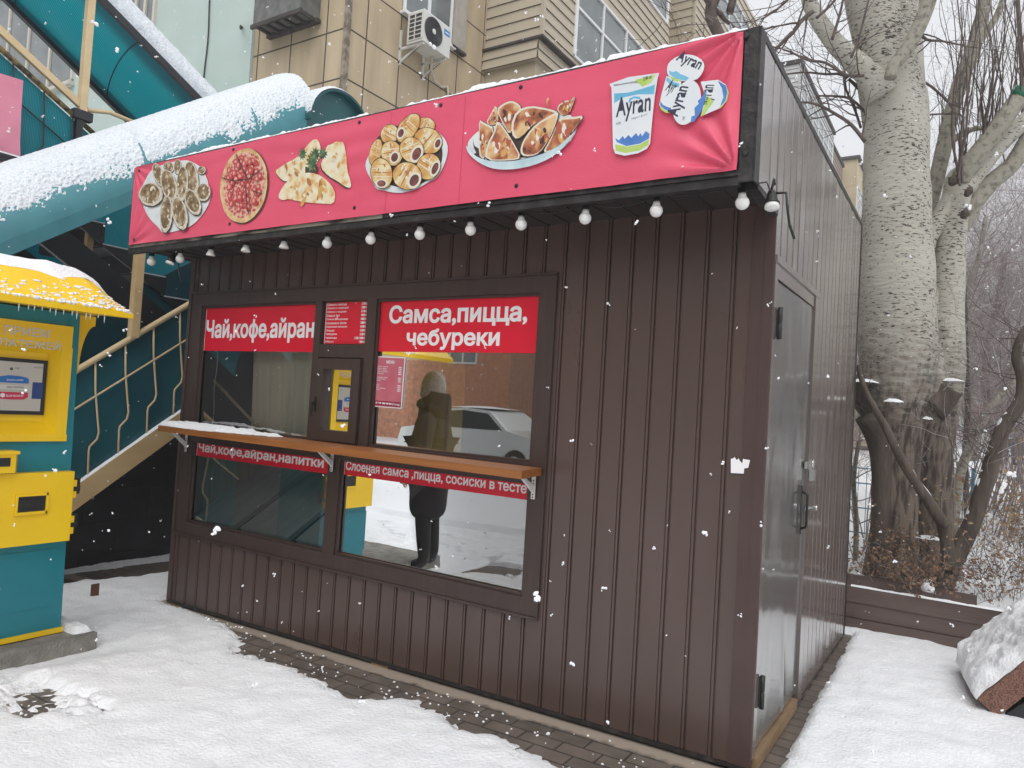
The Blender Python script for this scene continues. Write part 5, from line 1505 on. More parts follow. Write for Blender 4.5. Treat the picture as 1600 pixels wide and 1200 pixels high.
def bay(y0, y1, xo, zs, ztop, m, pitch, wins, name='balcony', winm=WPVC, solid=None):
    # a stack of glazed balconies: zs list of parapet bottoms; wins: (sill, head) for each storey
    mb = MB()
    mb.box(-6.999, xo, y0, y1, zs[0] - .0, ztop)
    core = mb.build(name, solid or m, apt)
    mb = MB()
    for zb_, (s0, s1) in zip(zs, wins):
        top = s0
        boards(mb, 'x', y0, y1, xo, zb_, top, pitch)
    for (s0, s1), nz in zip(wins, zs[1:] + [ztop]):
        if nz > s1 + .02: boards(mb, 'x', y0, y1, xo, s1, nz, pitch)
    boards(mb, 'y', -6.995, xo, y0, zs[0], ztop, pitch)
    mb.box(xo - .03, xo + .034, y0 - .034, y0 + .03, zs[0], ztop)
    mb.build('siding', [m, SHD], core)
    for (s0, s1) in wins:
        a = y0 + (1.15 if y0 < 8 else .25); b = y1 - .2
        if s1 - s0 < .2: continue
        boards_mb = MB(); boards(boards_mb, 'x', y0 + .03, a, xo, s0, s1, pitch); boards(boards_mb, 'x', b, y1, xo, s0, s1, pitch)
        boards_mb.build('siding', [m, SHD], core)
        n = max(2, int((b - a) / 1.1)); mb = MB(); t = .05
        mb.box(xo, xo + .05, a, b, s0, s0 + t); mb.box(xo, xo + .05, a, b, s1 - t, s1)
        mb.box(xo, xo + .045, a, b, s0 + (s1 - s0) * .60, s0 + (s1 - s0) * .60 + t)
        for k in range(n + 1):
            yc = a + (b - a) * k / n; w = t * (.5 if 0 < k < n else .9); mb.box(xo, xo + .048, yc - w, yc + w, s0 + t, s1 - t)
        f = mb.build('window', winm, core)
        MB().box(xo - .002, xo + .012, a, b, s0, s1).build('pane', HGLASS, f)
    return core
W1 = [(8.25, 9.85), (11.05, 12.6), (13.8, 15.0)]
b1 = bay(7.18, 13.0, -5.8, [8.10, 9.85, 12.6], 15.2, SIDB, .20, W1)
mb = MB(); mb.box(-7.05, -5.72, 7.08, 13.05, 8.06, 8.10); b1p = mb.build('balcony_ledge', ROOFD, b1)
mb = MB(); boards(mb, 'y', -7.06, -5.84, 7.13, 7.72, 8.06, .17); boards(mb, 'x', 7.13, 13.0, -5.84, 7.72, 8.06, .17); mb.box(-7.0, -5.86, 7.15, 13.0, 7.72, 8.06); mb.build('siding', [SIDB, SHD], b1)
mb = MB(); mb.box(-7.0, -5.92, 7.22, 13.0, 4.9, 7.715); part_at(mb, 'parapet', mat('pale beige panel', (.47, .40, .29), .9, (.42, .355, .26), 3), b1, (0, 0, 0))
mb = MB(); mb.box(-7.0, -5.86, 7.2, 13.0, 4.75, 4.9); mb.build('balcony_ledge', ROOFD, b1)
bay(14.6, 21.5, -5.75, [6.0, 9.2, 12.0], 14.9, SIDB, .22, [(7.1, 8.6), (10.2, 11.6), (13.1, 14.3)])
b3 = bay(24.0, 31.5, -5.05, [3.3, 6.2, 9.0, 11.6], 14.85, SIDG, .17, [(4.4, 5.7), (7.2, 8.5), (10.0, 11.2), (13.0, 14.3)])
mb = MB(); mb.box(-7.1, -4.97, 23.92, 31.6, 14.86, 15.0); mb.build('balcony_roof', ROOFD, b3)
b4 = bay(33.5, 37.8, -5.6, [3, 6.2, 9.0, 11.6], 15.4, SIDR, .2, [(4.4, 5.7), (7.2, 8.5), (10.0, 11.2), (13.0, 14.2)])
mb = MB(); mb.box(-7.1, -5.5, 33.4, 37.9, 15.41, 15.54); mb.build('balcony_roof', ROOFD, b4)
PB = mat('pale beige board', (.50, .41, .27), .8)
b5 = bay(38.2, 46, -4.95, [3.3, 6.2, 9.0, 12.2], 15.9, PB, 3.5, [(4.4, 5.7), (7.2, 8.5), (10.0, 11.6), (13.3, 14.6)], solid=PB)
mb = MB(); mb.box(-7.1, -4.8, 38.05, 46.1, 15.91, 16.06); mb.build('balcony_roof', ROOFD, b5)
b6 = bay(49, 58, -5.6, [3.3, 6.2, 9.0, 12.2], 16.3, SIDG, .25, [(4.4, 5.7), (7.2, 8.5), (10.0, 11.6), (13.3, 14.6)])
mb = MB(); mb.box(-7.1, -5.5, 48.9, 58.1, 16.31, 16.45); mb.build('balcony_roof', ROOFD, b6)
bay(61, 74, -5.2, [.3, 3.3, 6.2, 9.0, 12.2], 15.3, PB, 3.2, [(1.3, 2.6), (4.4, 5.7), (7.2, 8.5), (10.0, 11.6), (13.3, 14.6)], solid=PB)

# air conditioner on the side wall
ac = thing('air_conditioner', (-6.7, 5.2, 7.13), 'white air conditioner with a round black fan grille on the beige wall', 'air conditioner')
mb = MB(); ax0, ax1, ay0, ay1, az0, az1 = -6.82, -6.5, 4.87, 5.54, 7.13, 7.61
bm_ = MB(); bm_.box(ax0, ax1, ay0, ay1, az0, az1); bm_.build('casing', ACW, ac)
mb = MB(); fc = Vector((-6.499, 5.11, 7.37))
mb.lathe([(.215, 0), (.215, .012), (.20, .014), (.20, .004), (0.001, .004)], fc, (1, 0, 0), 32)
fo = mb.build('fan_grille', mat('black fan grille', (.03, .03, .034), .5), ac)
mb = MB()
for r in (.05, .075, .1, .125, .15, .175, .195):
    mb.tube([fc + Vector((.012, r * math.cos(2 * PI * k / 32), r * math.sin(2 * PI * k / 32))) for k in range(33)], .0035, 4, cap=False)
for k in range(8):
    a = 2 * PI * k / 8; mb.tube([fc + Vector((.010, .03 * math.cos(a), .03 * math.sin(a))), fc + Vector((.010, .2 * math.cos(a), .2 * math.sin(a)))], .003, 4)
mb.build('grille_rings', mat('dark grey wire', (.09, .09, .1), .5), fo)
mb = MB(); mb.lathe([(.042, .012), (.042, .02), (.03, .024), (0, .025)], fc, (1, 0, 0), 20); mb.build('fan_hub', ACW, fo)
mb = MB(); mb.box(ax0 + .03, ax1 - .02, ay0 - .003, ay0, az0 + .05, az1 - .04, 0)
sgm = mb.build('side_grille', mat('grille shadow', (.05, .05, .05), .8), ac)
mb = MB()
for k in range(7): z = az0 + .045 + k * .0665; mb.box(ax0 + .025, ax1 - .015, ay0 - .012, ay0 - .003, z - .007, z + .007)
for x in (ax0 + .035, ax0 + .155, ax1 - .025): mb.box(x - .008, x + .008, ay0 - .013, ay0 - .003, az0 + .04, az1 - .03)
mb.build('grille_bars', ACW, sgm)
mb = MB(); mb.box(ax1, ax1 + .004, 5.37, 5.51, 7.46, 7.55); lg = mb.build('maker_plate', BLUE, ac)
mb = MB(); mb.box(ax1 + .004, ax1 + .006, 5.39, 5.49, 7.495, 7.51); mb.build('plate_mark', WHITE, lg)
for y in (4.90, 5.46):
    mb = MB(); mb.box(-7.0, ax1 - .02, y, y + .03, az0 - .035, az0 - .002); mb.prism([(-7.0, y, az0 - .26), (-7.0, y, az0 - .21), (ax1 - .06, y, az0 - .03), (ax1 - .10, y, az0 - .03)], (0, .03, 0)); mb.box(-7.0, -6.97, y, y + .03, az0 - .27, az0 + .28); mb.build('bracket', ACW, ac)
mb = MB(); mb.tube([(-6.7, 5.35, az0), (-6.75, 5.40, 6.98), (-6.85, 5.62, 6.88), (-6.96, 5.95, 6.93), (-6.99, 6.15, 7.02)], .02, 8); mb.tube([(-6.97, 6.12, 7.0), (-6.96, 6.14, 6.85), (-6.96, 6.18, 6.72)], .018, 8); mb.build('pipe', mat('pale pipe lagging', (.55, .50, .42), .8), ac)
mb = MB(); mb.box(ax0, ax1, ay0, ay1, az1 + .001, az1 + .012); mb.build('ac_snow', SNOW, ac)
# second unit high on the end wall, seen from below
a2 = thing('air_conditioner', (-8.1, 3.6, 7.1), 'dark metal box cut by the top edge, seen from below on the beige end wall', 'air conditioner')
mb = MB(); mb.box(-8.62, -7.58, 3.42, 3.78, 7.16, 7.9); mb.build('casing', mat('dark grey metal', (.10, .105, .10), .6, (.17, .17, .16), 9), a2)
mb = MB(); mb.box(-8.66, -7.54, 3.40, 3.44, 7.10, 7.16); mb.box(-8.66, -7.54, 3.70, 3.78, 7.10, 7.16)
for k in range(6): mb.box(-8.6 + k * .195, -8.56 + k * .195, 3.44, 3.70, 7.12, 7.155)
mb.build('support_frame', ROOFD, a2)
# mint rendered part left of the beige block
mint = thing('mint_building', (-13, 6, 0), 'pale mint rendered building with grey windows behind the upper stair flight', 'building')
mb = MB(); mb.box(-26, -9.075, 3.75, 12, -.5, 15.3); part_at(mb, 'wall', MINT, mint, (-12, 3.75, 0))
def windowy(x0, x1, z0, z1, y=3.75, n=2):
    mb = MB(); t = .07
    mb.box(x0, x1, y - .05, y + .01, z0, z0 + t); mb.box(x0, x1, y - .05, y + .01, z1 - t, z1)
    for k in range(n + 1):
        xc = x0 + (x1 - x0) * k / n; mb.box(xc - t / 2, xc + t / 2, y - .048, y + .01, z0 + t, z1 - t)
    mb.box(x0 - .08, x1 + .08, y - .12, y - .0, z0 - .06, z0 - .002)
    f = mb.build('window', CREAMW, mint); MB().box(x0, x1, y - .015, y + .01, z0 + t, z1 - t).build('pane', HGLASS, f)
windowy(-12.75, -11.85, 7.85, 9.4, n=3); windowy(-19.5, -14.6, 7.55, 10.2, n=5); windowy(-19.5, -14.6, 4.0, 5.6, n=4); windowy(-12.75, -10.5, 3.6, 5.4, n=3)
mb = MB(); mb.tube([(-10.22 + .02 * math.sin(k * .9), 3.73, 9.2 - k * .2) for k in range(24)], .012, 5); mb.build('wall_cable', BLACK, mint)
mb = MB(); mb.tube([(-9.35, 3.75, 7.46), (-9.1, 3.55, 7.32), (-8.95, 3.45, 7.2)], .02, 6); mb.build('pipe_stub', ROOFD, mint)

# ================================================================== RETAINING WALL AND TILTED SLAB ON THE RIGHT
rw = thing('plank_wall', (.9, 2.9, 0), 'low brown plank wall holding the planting bed beside the kiosk', 'wall')
def plank(x0, x1, y, z0, z1, th=.04, dz=0.0):
    mb = MB()
    def f(u, v): return (x0 + (x1 - x0) * u, y + .004 * fbm(x0 + u * 4, v, z0 * 9), z0 + (z1 - z0) * v + dz * u)
    mb.grid(f, 30, 2); mb.add([f(0, 1), f(1, 1), (x1, y + th, z1 + dz), (x0, y + th, z1)], [(0, 1, 2, 3)]); mb.add([f(0, 0), f(1, 0), (x1, y + th, z0 + dz), (x0, y + th, z0)], [(0, 1, 2, 3)])
    mb.add([f(1, 0), f(1, 1), (x1, y + th, z1 + dz), (x1, y + th, z0 + dz)], [(0, 1, 2, 3)])
    return mb.build('plank', PLANKB, rw, fixn=False)
plank(-.45, 1.75, 2.905, .245, .365, dz=-.006); plank(-.45, 1.8, 2.915, .125, .240, dz=.0); plank(-.45, 1.8, 2.905, -.08, .120, dz=0); plank(-.45, .86, 3.22, .27, .405, dz=-.02)
mb = MB(); mb.box(.505, .575, 2.955, 3.02, -.05, .41); mb.build('wall_post', PLANKB, rw)
mb = MB(); mb.lathe([(.042, 0), (.048, .015), (.044, .04), (.028, .06), (.0, .066)], (.54, 2.985, .405), (.1, 0, 1), 12); mb.build('post_snow', SNOW, rw)
mb = MB(); mb.grid(lambda u, v: (.02 + 1.73 * u, 2.90 + .045 * v, .365 - .006 * u + (.012 + .010 * fbm(u * 12, 3)) * math.sin(PI * v)), 90, 4)
mb.build('wall_snow', SNOW, rw)
sl = thing('tilted_slab', (1.0, 1.9, 0), 'red brown speckled stone slab tilted out of the snow at the lower right edge', 'slab')
Msl = Matrix.Translation((.965, 1.57, .03)) @ Matrix.Rotation(rad(8), 4, 'Z') @ Matrix.Rotation(rad(-50), 4, 'Y')
def SLP(x, y, z): return Msl @ Vector((x, y, z))
mb = MB()
for (y0_, y1_) in ((0, .75),):
    vs = [SLP(0, 0, .0), SLP(1.3, 0, .0), SLP(1.3, y1_, 0), SLP(0, y1_, 0), SLP(.0, 0, .125), SLP(1.3, 0, .125), SLP(1.3, y1_, .125), SLP(.0, y1_, .125)]
    mb.add(vs, [(0, 3, 2, 1), (4, 5, 6, 7), (0, 1, 5, 4), (1, 2, 6, 5), (2, 3, 7, 6), (3, 0, 4, 7)])
mb.build('slab_body', REDBR, sl)
mb = MB()
def sls(u, v):
    x = -.01 + 1.30 * u; y = -.005 + .77 * v
    e = min(v * .8, (1 - v) * .8 + .05)
    t = (.07 + .03 * fbm(x * 4, y * 4) + .022 * noise.noise(Vector((x * 19, y * 19, 3)))) * sstep(-.02, .10, e) * sstep(-.05, .08, u)
    edge_n = .05 * noise.noise(Vector((x * 9, 4, 4)))
    return SLP(x, y + (.02 + edge_n * .6) * (1 - v) ** 6, .122 + t)
mb.grid(sls, 70, 50); mb.build('slab_snow', SNOW, sl, fixn=False)
mb = MB(); mb.prism([(1.0, 1.60, -.05), (1.9, 1.60, -.05), (1.9, 1.60, 1.0), (1.0, 1.60, .045)], (0, .6, 0)); mb.build('slab_void_shade', BLKST, sl)  # black wedge added to stand for the shade in the void below

# ================================================================== TREES AND SHRUBS
def limb(mb, pts, dep, n=12, wob=.05, seed=0, mi=0, sub=4):
    P_ = [at(a, b, dep if len(q) == 0 else dep + q[0]) for a, b, r, *q in pts]; R_ = [r * (dep + (q[0] if q else 0)) / FPX for a, b, r, *q in pts]
    # Catmull-Rom through the traced joints
    out = []; rr = []
    for i in range(len(P_) - 1):
        p0 = P_[max(i - 1, 0)]; p1 = P_[i]; p2 = P_[i + 1]; p3 = P_[min(i + 2, len(P_) - 1)]
        for k in range(sub):
            t = k / sub
            out.append(.5 * ((2 * p1) + (p2 - p0) * t + (2 * p0 - 5 * p1 + 4 * p2 - p3) * t * t + (3 * p1 - p0 - 3 * p2 + p3) * t ** 3)); rr.append(R_[i] + (R_[i + 1] - R_[i]) * t)
    out.append(P_[-1]); rr.append(R_[-1])
    mb.tube(out, rr, n, mi, True, wob, True, seed)
    return out, rr
SNOWP = 0.0
SNOWTW = mat('snow dusted twigs', (0.58, 0.56, 0.56), 0.9)
def twig(mb, p, d, L_, r, depth, rng, droop=0.0, wig=.25, seg=None, split=.55, mi=0, nmin=3, bare=0.0):
    n = seg or max(3, int(L_ / .09) + 2)
    n = min(n, 9)
    pts = [p.copy()]; rs = [r]
    d = d.normalized()
    kids = []
    global SNOWP
    for i in range(n):
        d = (d + Vector((rng.uniform(-wig, wig), rng.uniform(-wig, wig), rng.uniform(-wig, wig) - droop))).normalized()
        p = p + d * (L_ / n); pts.append(p.copy()); rs.append(r * (1 - .75 * (i + 1) / n))
        if depth > 0 and i > max(0, n * bare) and rng.random() < split: kids.append((p.copy(), d.copy(), rs[-1]))
    mb.tube(pts, rs, nmin if r < .006 else 5, mi, True, 0, False)
    for q, dd, r2 in kids:
        side = Vector((rng.uniform(-1, 1), rng.uniform(-1, 1), rng.uniform(-.5, .9)))
        side = (side - dd * side.dot(dd)).normalized()
        twig(mb, q, dd * .75 + side * rng.uniform(.5, .95), L_ * rng.uniform(.4, .7), max(.0011, r2 * .75), depth - 1, rng, droop, wig, None, split, (1 if rng.random() < SNOWP else 0) if SNOWP else mi, nmin)

TD = 6.45
tree = thing('poplar_tree', tuple(at(1425, 925, TD)), 'thick old poplar with pale speckled bark and dark split base behind the kiosk', 'tree')
mb = MB()
limb(mb, [(1388, 960, 44), (1392, 900, 40), (1397, 820, 33), (1400, 720, 33), (1400, 650, 42), (1401, 600, 52), (1402, 550, 57), (1402, 460, 54), (1400, 380, 50), (1400, 300, 48), (1400, 220, 47), (1396, 160, 48), (1385, 110, 44), (1374, 60, 38), (1360, 0, 36), (1340, -90, 32)], TD, 28, .07, 1)
limb(mb, [(1470, 960, 44, .15), (1463, 890, 36, .15), (1456, 810, 32, .15), (1450, 720, 34, .12), (1438, 650, 42, .1), (1425, 590, 52, .1), (1420, 540, 46, .1)], TD, 22, .08, 2)
limb(mb, [(1408, 300, 34, .2), (1408, 200, 35, .2), (1407, 120, 33, .15), (1408, 50, 30, .15), (1408, -20, 29, .15), (1410, -120, 26, .15)], TD, 20, .05, 3)
limb(mb, [(1432, 900, 30, .45), (1426, 780, 26, .45), (1425, 680, 34, .4), (1415, 600, 40, .3)], TD, 16, .12, 4)
trunk = mb.build('trunk', BARKP, tree)
mb = MB(); limb(mb, [(1378, 150, 24), (1358, 118, 19), (1330, 92, 16), (1302, 64, 14), (1278, 30, 12), (1264, 0, 11), (1256, -50, 10), (1250, -120, 9)], TD - .15, 14, .05, 5); mb.build('limb', BARKP, tree)
mb = MB(); limb(mb, [(1391, 122, 9), (1396, 104, 9.5), (1412, 84, 10), (1433, 48, 11), (1450, 5, 11), (1462, -45, 10), (1470, -110, 9)], TD - .40, 12, .05, 6); mb.build('limb', BARKG, tree)
mb = MB()
limb(mb, [(1456, 760, 24, .2), (1460, 690, 28, .2), (1466, 620, 33, .2), (1475, 555, 30, .2), (1478, 490, 25, .2), (1482, 430, 23, .2), (1487, 370, 21, .2), (1492, 320, 20, .2), (1500, 284, 22, .2), (1506, 268, 16, .2)], TD, 18, .06, 7)
limb(mb, [(1436, 420, 16, .2), (1450, 372, 14, .2), (1472, 336, 14, .2), (1494, 296, 15, .2)], TD, 12, .06, 8)
limb(mb, [(1450, 500, 18, .2), (1465, 450, 12, .2), (1484, 400, 9, .2)], TD, 10, .06, 9)
mb.build('stem', BARKP, tree)
LA = [(1499, 284, 15, .15), (1515, 258, 15, .1), (1540, 225, 14, .05), (1566, 190, 13.5, 0), (1590, 156, 13, 0), (1600, 142, 13, 0)]
mb = MB(); oA, _r = limb(mb, LA, TD, 14, .06, 10); la = mb.build('limb', BARKG, tree)
mb = MB(); e = oA[-1]; dd = (oA[-1] - oA[-3]).normalized(); mb.lathe([(.078, -.10), (.080, -.004), (.070, .004), (0, .006)], e, dd, 14); mb.build('painted_cut', GREENP, la)
mb = MB(); limb(mb, [(1506, 300, 15, .25), (1535, 258, 14, .25), (1566, 222, 13, .25), (1600, 190, 12, .25), (1640, 150, 11, .25)], TD, 12, .07, 11); mb.build('limb', BARKP, tree)
mb = MB(); oC, _r = limb(mb, [(1494, 372, 10, .3), (1507, 345, 14, .25), (1525, 312, 14, .25), (1550, 284, 13, .25), (1580, 258, 12.5, .25), (1606, 218, 12, .25), (1640, 160, 11, .25)], TD, 12, .08, 12); mb.build('limb', BARKG, tree)
mb = MB(); oD, _r = limb(mb, [(1440, 372, 8, .5), (1448, 340, 10, .5), (1462, 285, 11, .55), (1474, 232, 11.5, .6), (1486, 180, 11, .6), (1500, 130, 11, .6), (1516, 90, 11, .6), (1530, 45, 10, .6), (1538, 0, 9, .6), (1542, -70, 8, .6)], TD, 12, .05, 13); mb.build('limb', BARKG, tree)
mb = MB(); limb(mb, [(1478, 228, 4, .6), (1500, 212, 5, .6), (1520, 202, 4, .55), (1545, 200, 3, .5)], TD, 8, .05, 14); mb.build('branch', BARKG, tree); mb = MB()
limb(mb, [(1512, 100, 5, .6), (1535, 60, 5, .6), (1560, 20, 5, .6), (1572, -20, 4, .6)], TD, 8, .05, 15)
mb.build('branch', BARKG, tree)
# sawn stubs with snow
mb = MB(); limb(mb, [(1382, 660, 30), (1362, 632, 24), (1342, 612, 22), (1328, 600, 20)], TD + .1, 12, .1, 16); limb(mb, [(1372, 950, 18), (1374, 860, 15), (1377, 760, 14), (1372, 690, 17), (1356, 650, 20)], TD - .12, 12, .16, 17); mb.build('gnarled_stub', BARKD, tree)
mb = MB(); limb(mb, [(1452, 640, 26, -.1), (1470, 622, 24, -.1), (1482, 606, 22, -.12)], TD, 12, .12, 18); mb.build('gnarled_stub', BARKD, tree)
def cap(mb, px, py, dep, rx, ry, h):
    c = at(px, py, dep); rx *= dep / FPX; ry *= dep / FPX; h *= dep / FPX
    def f(u, v):
        a = 2 * PI * u; s_ = v
        k = 1 + .25 * noise.noise(Vector((math.cos(a) * 1.5 + px, math.sin(a) * 1.5, 1)))
        return tuple(c + Vector((rx * s_ * math.cos(a) * k, ry * s_ * math.sin(a) * k, h * (1 - s_ ** 2.2) + .008 * noise.noise(Vector((u * 9, v * 5, px))))))
    mb.grid(f, 20, 6)
for a in ((1484, 596, TD - .12, 20, 18, 5), (1396, 628, TD - .33, 15, 8, 5), (1350, 598, TD - .1, 22, 22, 6), (1448, 655, TD - .2, 8, 8, 4), (1452, 842, TD - .3, 20, 12, 5)):
    mb = MB(); cap(mb, *a); mb.build('stub_snow', SNOW, tree)
# thin branches
rng = random.Random(21)
mb = MB(); SNOWP = .08
def br(pts, dep, depth=3, split=.6, L_=.7, droop=0.0):
    P_, R_ = limb(mb, [(a, b, r * .72) for a, b, r in pts], dep, 5, .0, 0, 0, 3)
    for i in range(1, len(P_)):
        d = (P_[i] - P_[i - 1]).normalized()
        if rng.random() < split:
            s_ = Vector((rng.uniform(-1, 1), rng.uniform(-1, 1), rng.uniform(-.6, 1))); twig(mb, P_[i], d * .6 + s_ * .8, L_ * rng.uniform(.4, 1), max(.0016, R_[i] * .55), depth - 1, rng, droop)
br([(1352, 222, 4.5), (1330, 195, 4), (1305, 178, 3.4), (1278, 164, 3), (1250, 160, 2.4), (1215, 172, 1.6)], TD - .3)
br([(1350, 118, 3.6), (1322, 117, 3.2), (1290, 98, 3), (1262, 94, 2.6), (1232, 80, 2), (1196, 70, 1.4)], TD - .4)
br([(1352, 150, 3.4), (1318, 118, 3), (1290, 116, 2.6), (1255, 113, 2), (1215, 118, 1.4)], TD + .2)
br([(1355, 180, 3.2), (1330, 155, 3), (1300, 150, 2.4), (1275, 150, 1.8)], TD)
br([(1270, 18, 5), (1255, 30, 4.6), (1240, 48, 4), (1222, 66, 3.4), (1205, 86, 2.6), (1190, 110, 1.6)], TD - .4)
br([(1300, 62, 3.4), (1310, 30, 3), (1318, -5, 2.4), (1322, -50, 2)], TD - .3)
br([(1330, 90, 3), (1342, 60, 2.6), (1352, 20, 2.2), (1365, -30, 2)], TD - .4)
br([(1276, 28, 3.4), (1298, 8, 3), (1320, -20, 2.4)], TD - .4)
br([(1262, 0, 3.2), (1240, -6, 3), (1215, 14, 2.4), (1190, 30, 2)], TD - .4)
br([(1345, 200, 3.0), (1335, 170, 2.8), (1322, 140, 2.4), (1320, 110, 1.6)], TD + .1)
br([(1432, 122, 3), (1455, 135, 2.8), (1478, 156, 2.6), (1490, 172, 2)], TD + .1)
br([(1440, 180, 2.4), (1470, 178, 2), (1500, 178, 1.5)], TD + .1)
br([(1432, 48, 4), (1448, 62, 3.2), (1470, 64, 2.4), (1500, 70, 1.8)], TD - .3)
for k in range(26):     # branches against the building and the sky at the top
    px = rng.uniform(1010, 1340); py = rng.uniform(-40, 60) if px > 1170 else rng.uniform(-30, 40)
    P0 = at(px, py, TD + rng.uniform(-.3, .8)); twig(mb, P0, Vector((rng.uniform(-1, .4), rng.uniform(-.4, .4), rng.uniform(-.5, .8))), rng.uniform(.4, .9), rng.uniform(.003, .006), 2, rng)
br([(1140, -60, 16), (1120, -10, 14), (1110, 20, 13), (1118, 44, 13), (1128, 62, 12)], TD + .6, 2, .2)
br([(1090, -40, 6), (1102, -10, 7), (1112, 14, 8)], TD + .6, 2, .4)
br([(1140, 20, 9), (1150, -20, 8), (1155, -60, 7)], TD + .6, 2, .4)
mb.build('branches', [TWIG, SNOWTW], tree)
# upright water shoots on the right hand limbs
mb = MB(); rng = random.Random(5)
def shoot(p, L_, r):
    pts = [p]; d = Vector((rng.uniform(-.1, .1), rng.uniform(-.1, .1), 1))
    n = 9
    for i in range(n):
        d = (d + Vector((rng.uniform(-.16, .16), rng.uniform(-.16, .16), .08))).normalized(); pts.append(pts[-1] + d * L_ / n)
        if rng.random() < .28: twig(mb, pts[-1], d + Vector((rng.uniform(-.7, .7), rng.uniform(-.7, .7), .2)), L_ * .3, r * .45, 1, rng)
    mb.tube(pts, [r * (1 - .7 * i / n) for i in range(n + 1)], 4, 0, True, 0, False)
for k in range(26): q = oA[rng.randrange(1, len(oA) - 2)]; shoot(q + Vector((rng.uniform(-.05, .05), rng.uniform(-.1, .1), .05)), rng.uniform(.7, 1.6), rng.uniform(.004, .008))
for k in range(16): q = oD[rng.randrange(6, len(oD) - 6)]; shoot(q, rng.uniform(.6, 1.3), rng.uniform(.003, .006))
for k in range(30): shoot(at(rng.uniform(1470, 1600), rng.uniform(120, 280), TD + rng.uniform(.2, 1.0)), rng.uniform(.8, 1.7), rng.uniform(.003, .007))
for px, py in ((1500, 290), (1504, 286), (1497, 280)): shoot(at(px, py, TD - .05), 1.7, .012)
mb.build('water_shoots', [TWIG, SNOWTW], tree)
# warty burl
for a in ((1490, 282, 9), (1514, 300, 7), (1508, 334, 7)): mb = MB(); limb(mb, [(a[0] - 5, a[1] + 6, a[2] * .5), (a[0], a[1], a[2]), (a[0] + 3, a[1] - 8, a[2] * .4)], TD + .0, 8, .35, a[0]); mb.build('burl', BARKD, tree)

# leaning dark tree in front of the bushes
lt = thing('leaning_tree', tuple(at(1480, 900, 5.9)), 'slender dark tree leaning right with snow along its trunk', 'tree')
mb = MB(); oL, rL = limb(mb, [(1470, 930, 15), (1482, 892, 14), (1500, 858, 13.5), (1520, 815, 13), (1533, 775, 13), (1545, 738, 12), (1556, 700, 11), (1570, 664, 10.5), (1588, 640, 10), (1598, 615, 9), (1596, 585, 8), (1588, 560, 7), (1594, 530, 6), (1612, 500, 5)], 5.9, 12, .09, 31); mb.build('trunk', BARKD, lt)
mb = MB(); oS, rS = limb(mb, [(1476, 822, 9), (1462, 800, 9), (1440, 768, 8), (1420, 738, 7.5), (1402, 706, 7), (1386, 672, 6), (1368, 640, 5), (1352, 610, 4.5), (1340, 570, 3.5)], 5.8, 10, .07, 32); limb(mb, [(1484, 890, 11), (1480, 850, 10), (1474, 820, 9)], 5.85, 10, .08, 33); mb.build('limb', BARKD, lt)
mb = MB()
for (o_, r_, a, b) in ((oL, rL, 6, 22), (oL, rL, 26, 40), (oS, rS, 0, 14), (oS, rS, 18, 30)):
    q = []
    for i in range(a, b):
        tg = (o_[min(i + 1, len(o_) - 1)] - o_[i - 1 if i else 0]).normalized(); up_ = (ZA - tg * tg.dot(ZA)).normalized(); q.append(o_[i] + up_ * r_[i] * .60)
    n_ = len(q); mb.tube(q, [max(.003, r * .62 * (.55 + .6 * abs(noise.noise(Vector((i * .8, a, 1))))) * (1 if 0 < i < n_ - 1 else .3)) for i, r in enumerate(r_[a:b])], 7, 0, True, .2)
mb.build('limb_snow', SNOW, lt)
mb = MB(); rng = random.Random(9)
for i in range(18, len(oL)):
    for _ in range(2):
        if rng.random() < .75: twig(mb, oL[i], Vector((rng.uniform(-1, 1), rng.uniform(-.6, .6), rng.uniform(-.3, 1))), rng.uniform(.3, .8), .005, 3, rng)
for i in range(6, len(oS)):
    if rng.random() < .6: twig(mb, oS[i], Vector((rng.uniform(-1, 1), rng.uniform(-.6, .6), rng.uniform(0, 1))), rng.uniform(.2, .5), .003, 2, rng)
mb.build('branches', [TWIG, SNOWTW], lt)

SNOWP = .16
# bare shrubs: one full build of each kind, then copies
def shrub_mesh(h, spread, n, r, seed, depth=3, split=.6, lean=.35, wig=.2, bare=0.0):
    rng = random.Random(seed); mb = MB()
    for k in range(n):
        a = rng.uniform(0, 2 * PI); q = rng.random() ** .7
        b = Vector((math.cos(a) * spread * .35 * q, math.sin(a) * spread * .35 * q, -.03))
        twig(mb, b, Vector((math.cos(a) * lean * rng.uniform(.3, 1.5), math.sin(a) * lean * rng.uniform(.3, 1.5), 1)), h * rng.uniform(.55, 1.0), r * rng.uniform(.6, 1.2), depth, rng, 0.0, wig, 8, split, 0, 3, bare)
    return mb
def leaves_mesh(src, n, size, seed, zlo=0.0, zhi=9):
    rng = random.Random(seed); mb = MB()
    vs = [v for v in src.v if zlo < v[2] < zhi]
    for k in range(n):
        p = Vector(rng.choice(vs)); d = Vector((rng.uniform(-1, 1), rng.uniform(-1, 1), rng.uniform(-1.2, .2))).normalized(); s_ = size * rng.uniform(.5, 1.2)
        w = d.orthogonal().normalized() * s_ * .3; cu_ = d.cross(w).normalized() * s_ * .12
        mb.add([p, p + d * s_ * .5 + w + cu_, p + d * s_, p + d * s_ * .5 - w + cu_], [(0, 1, 2, 3)])
    return mb
def make_shrub(name, label, group, loc, mesh, tm, lm=None, lmat=None, cat='shrub', pn='stems'):
    t = thing(name, loc, label, cat, group)
    m = mesh.build(pn, tm, None, origin=(0, 0, 0), fixn=False); m.parent = t
    if lm: o = lm.build('leaves', lmat, None, origin=(0, 0, 0), fixn=False); o.parent = t
    return t
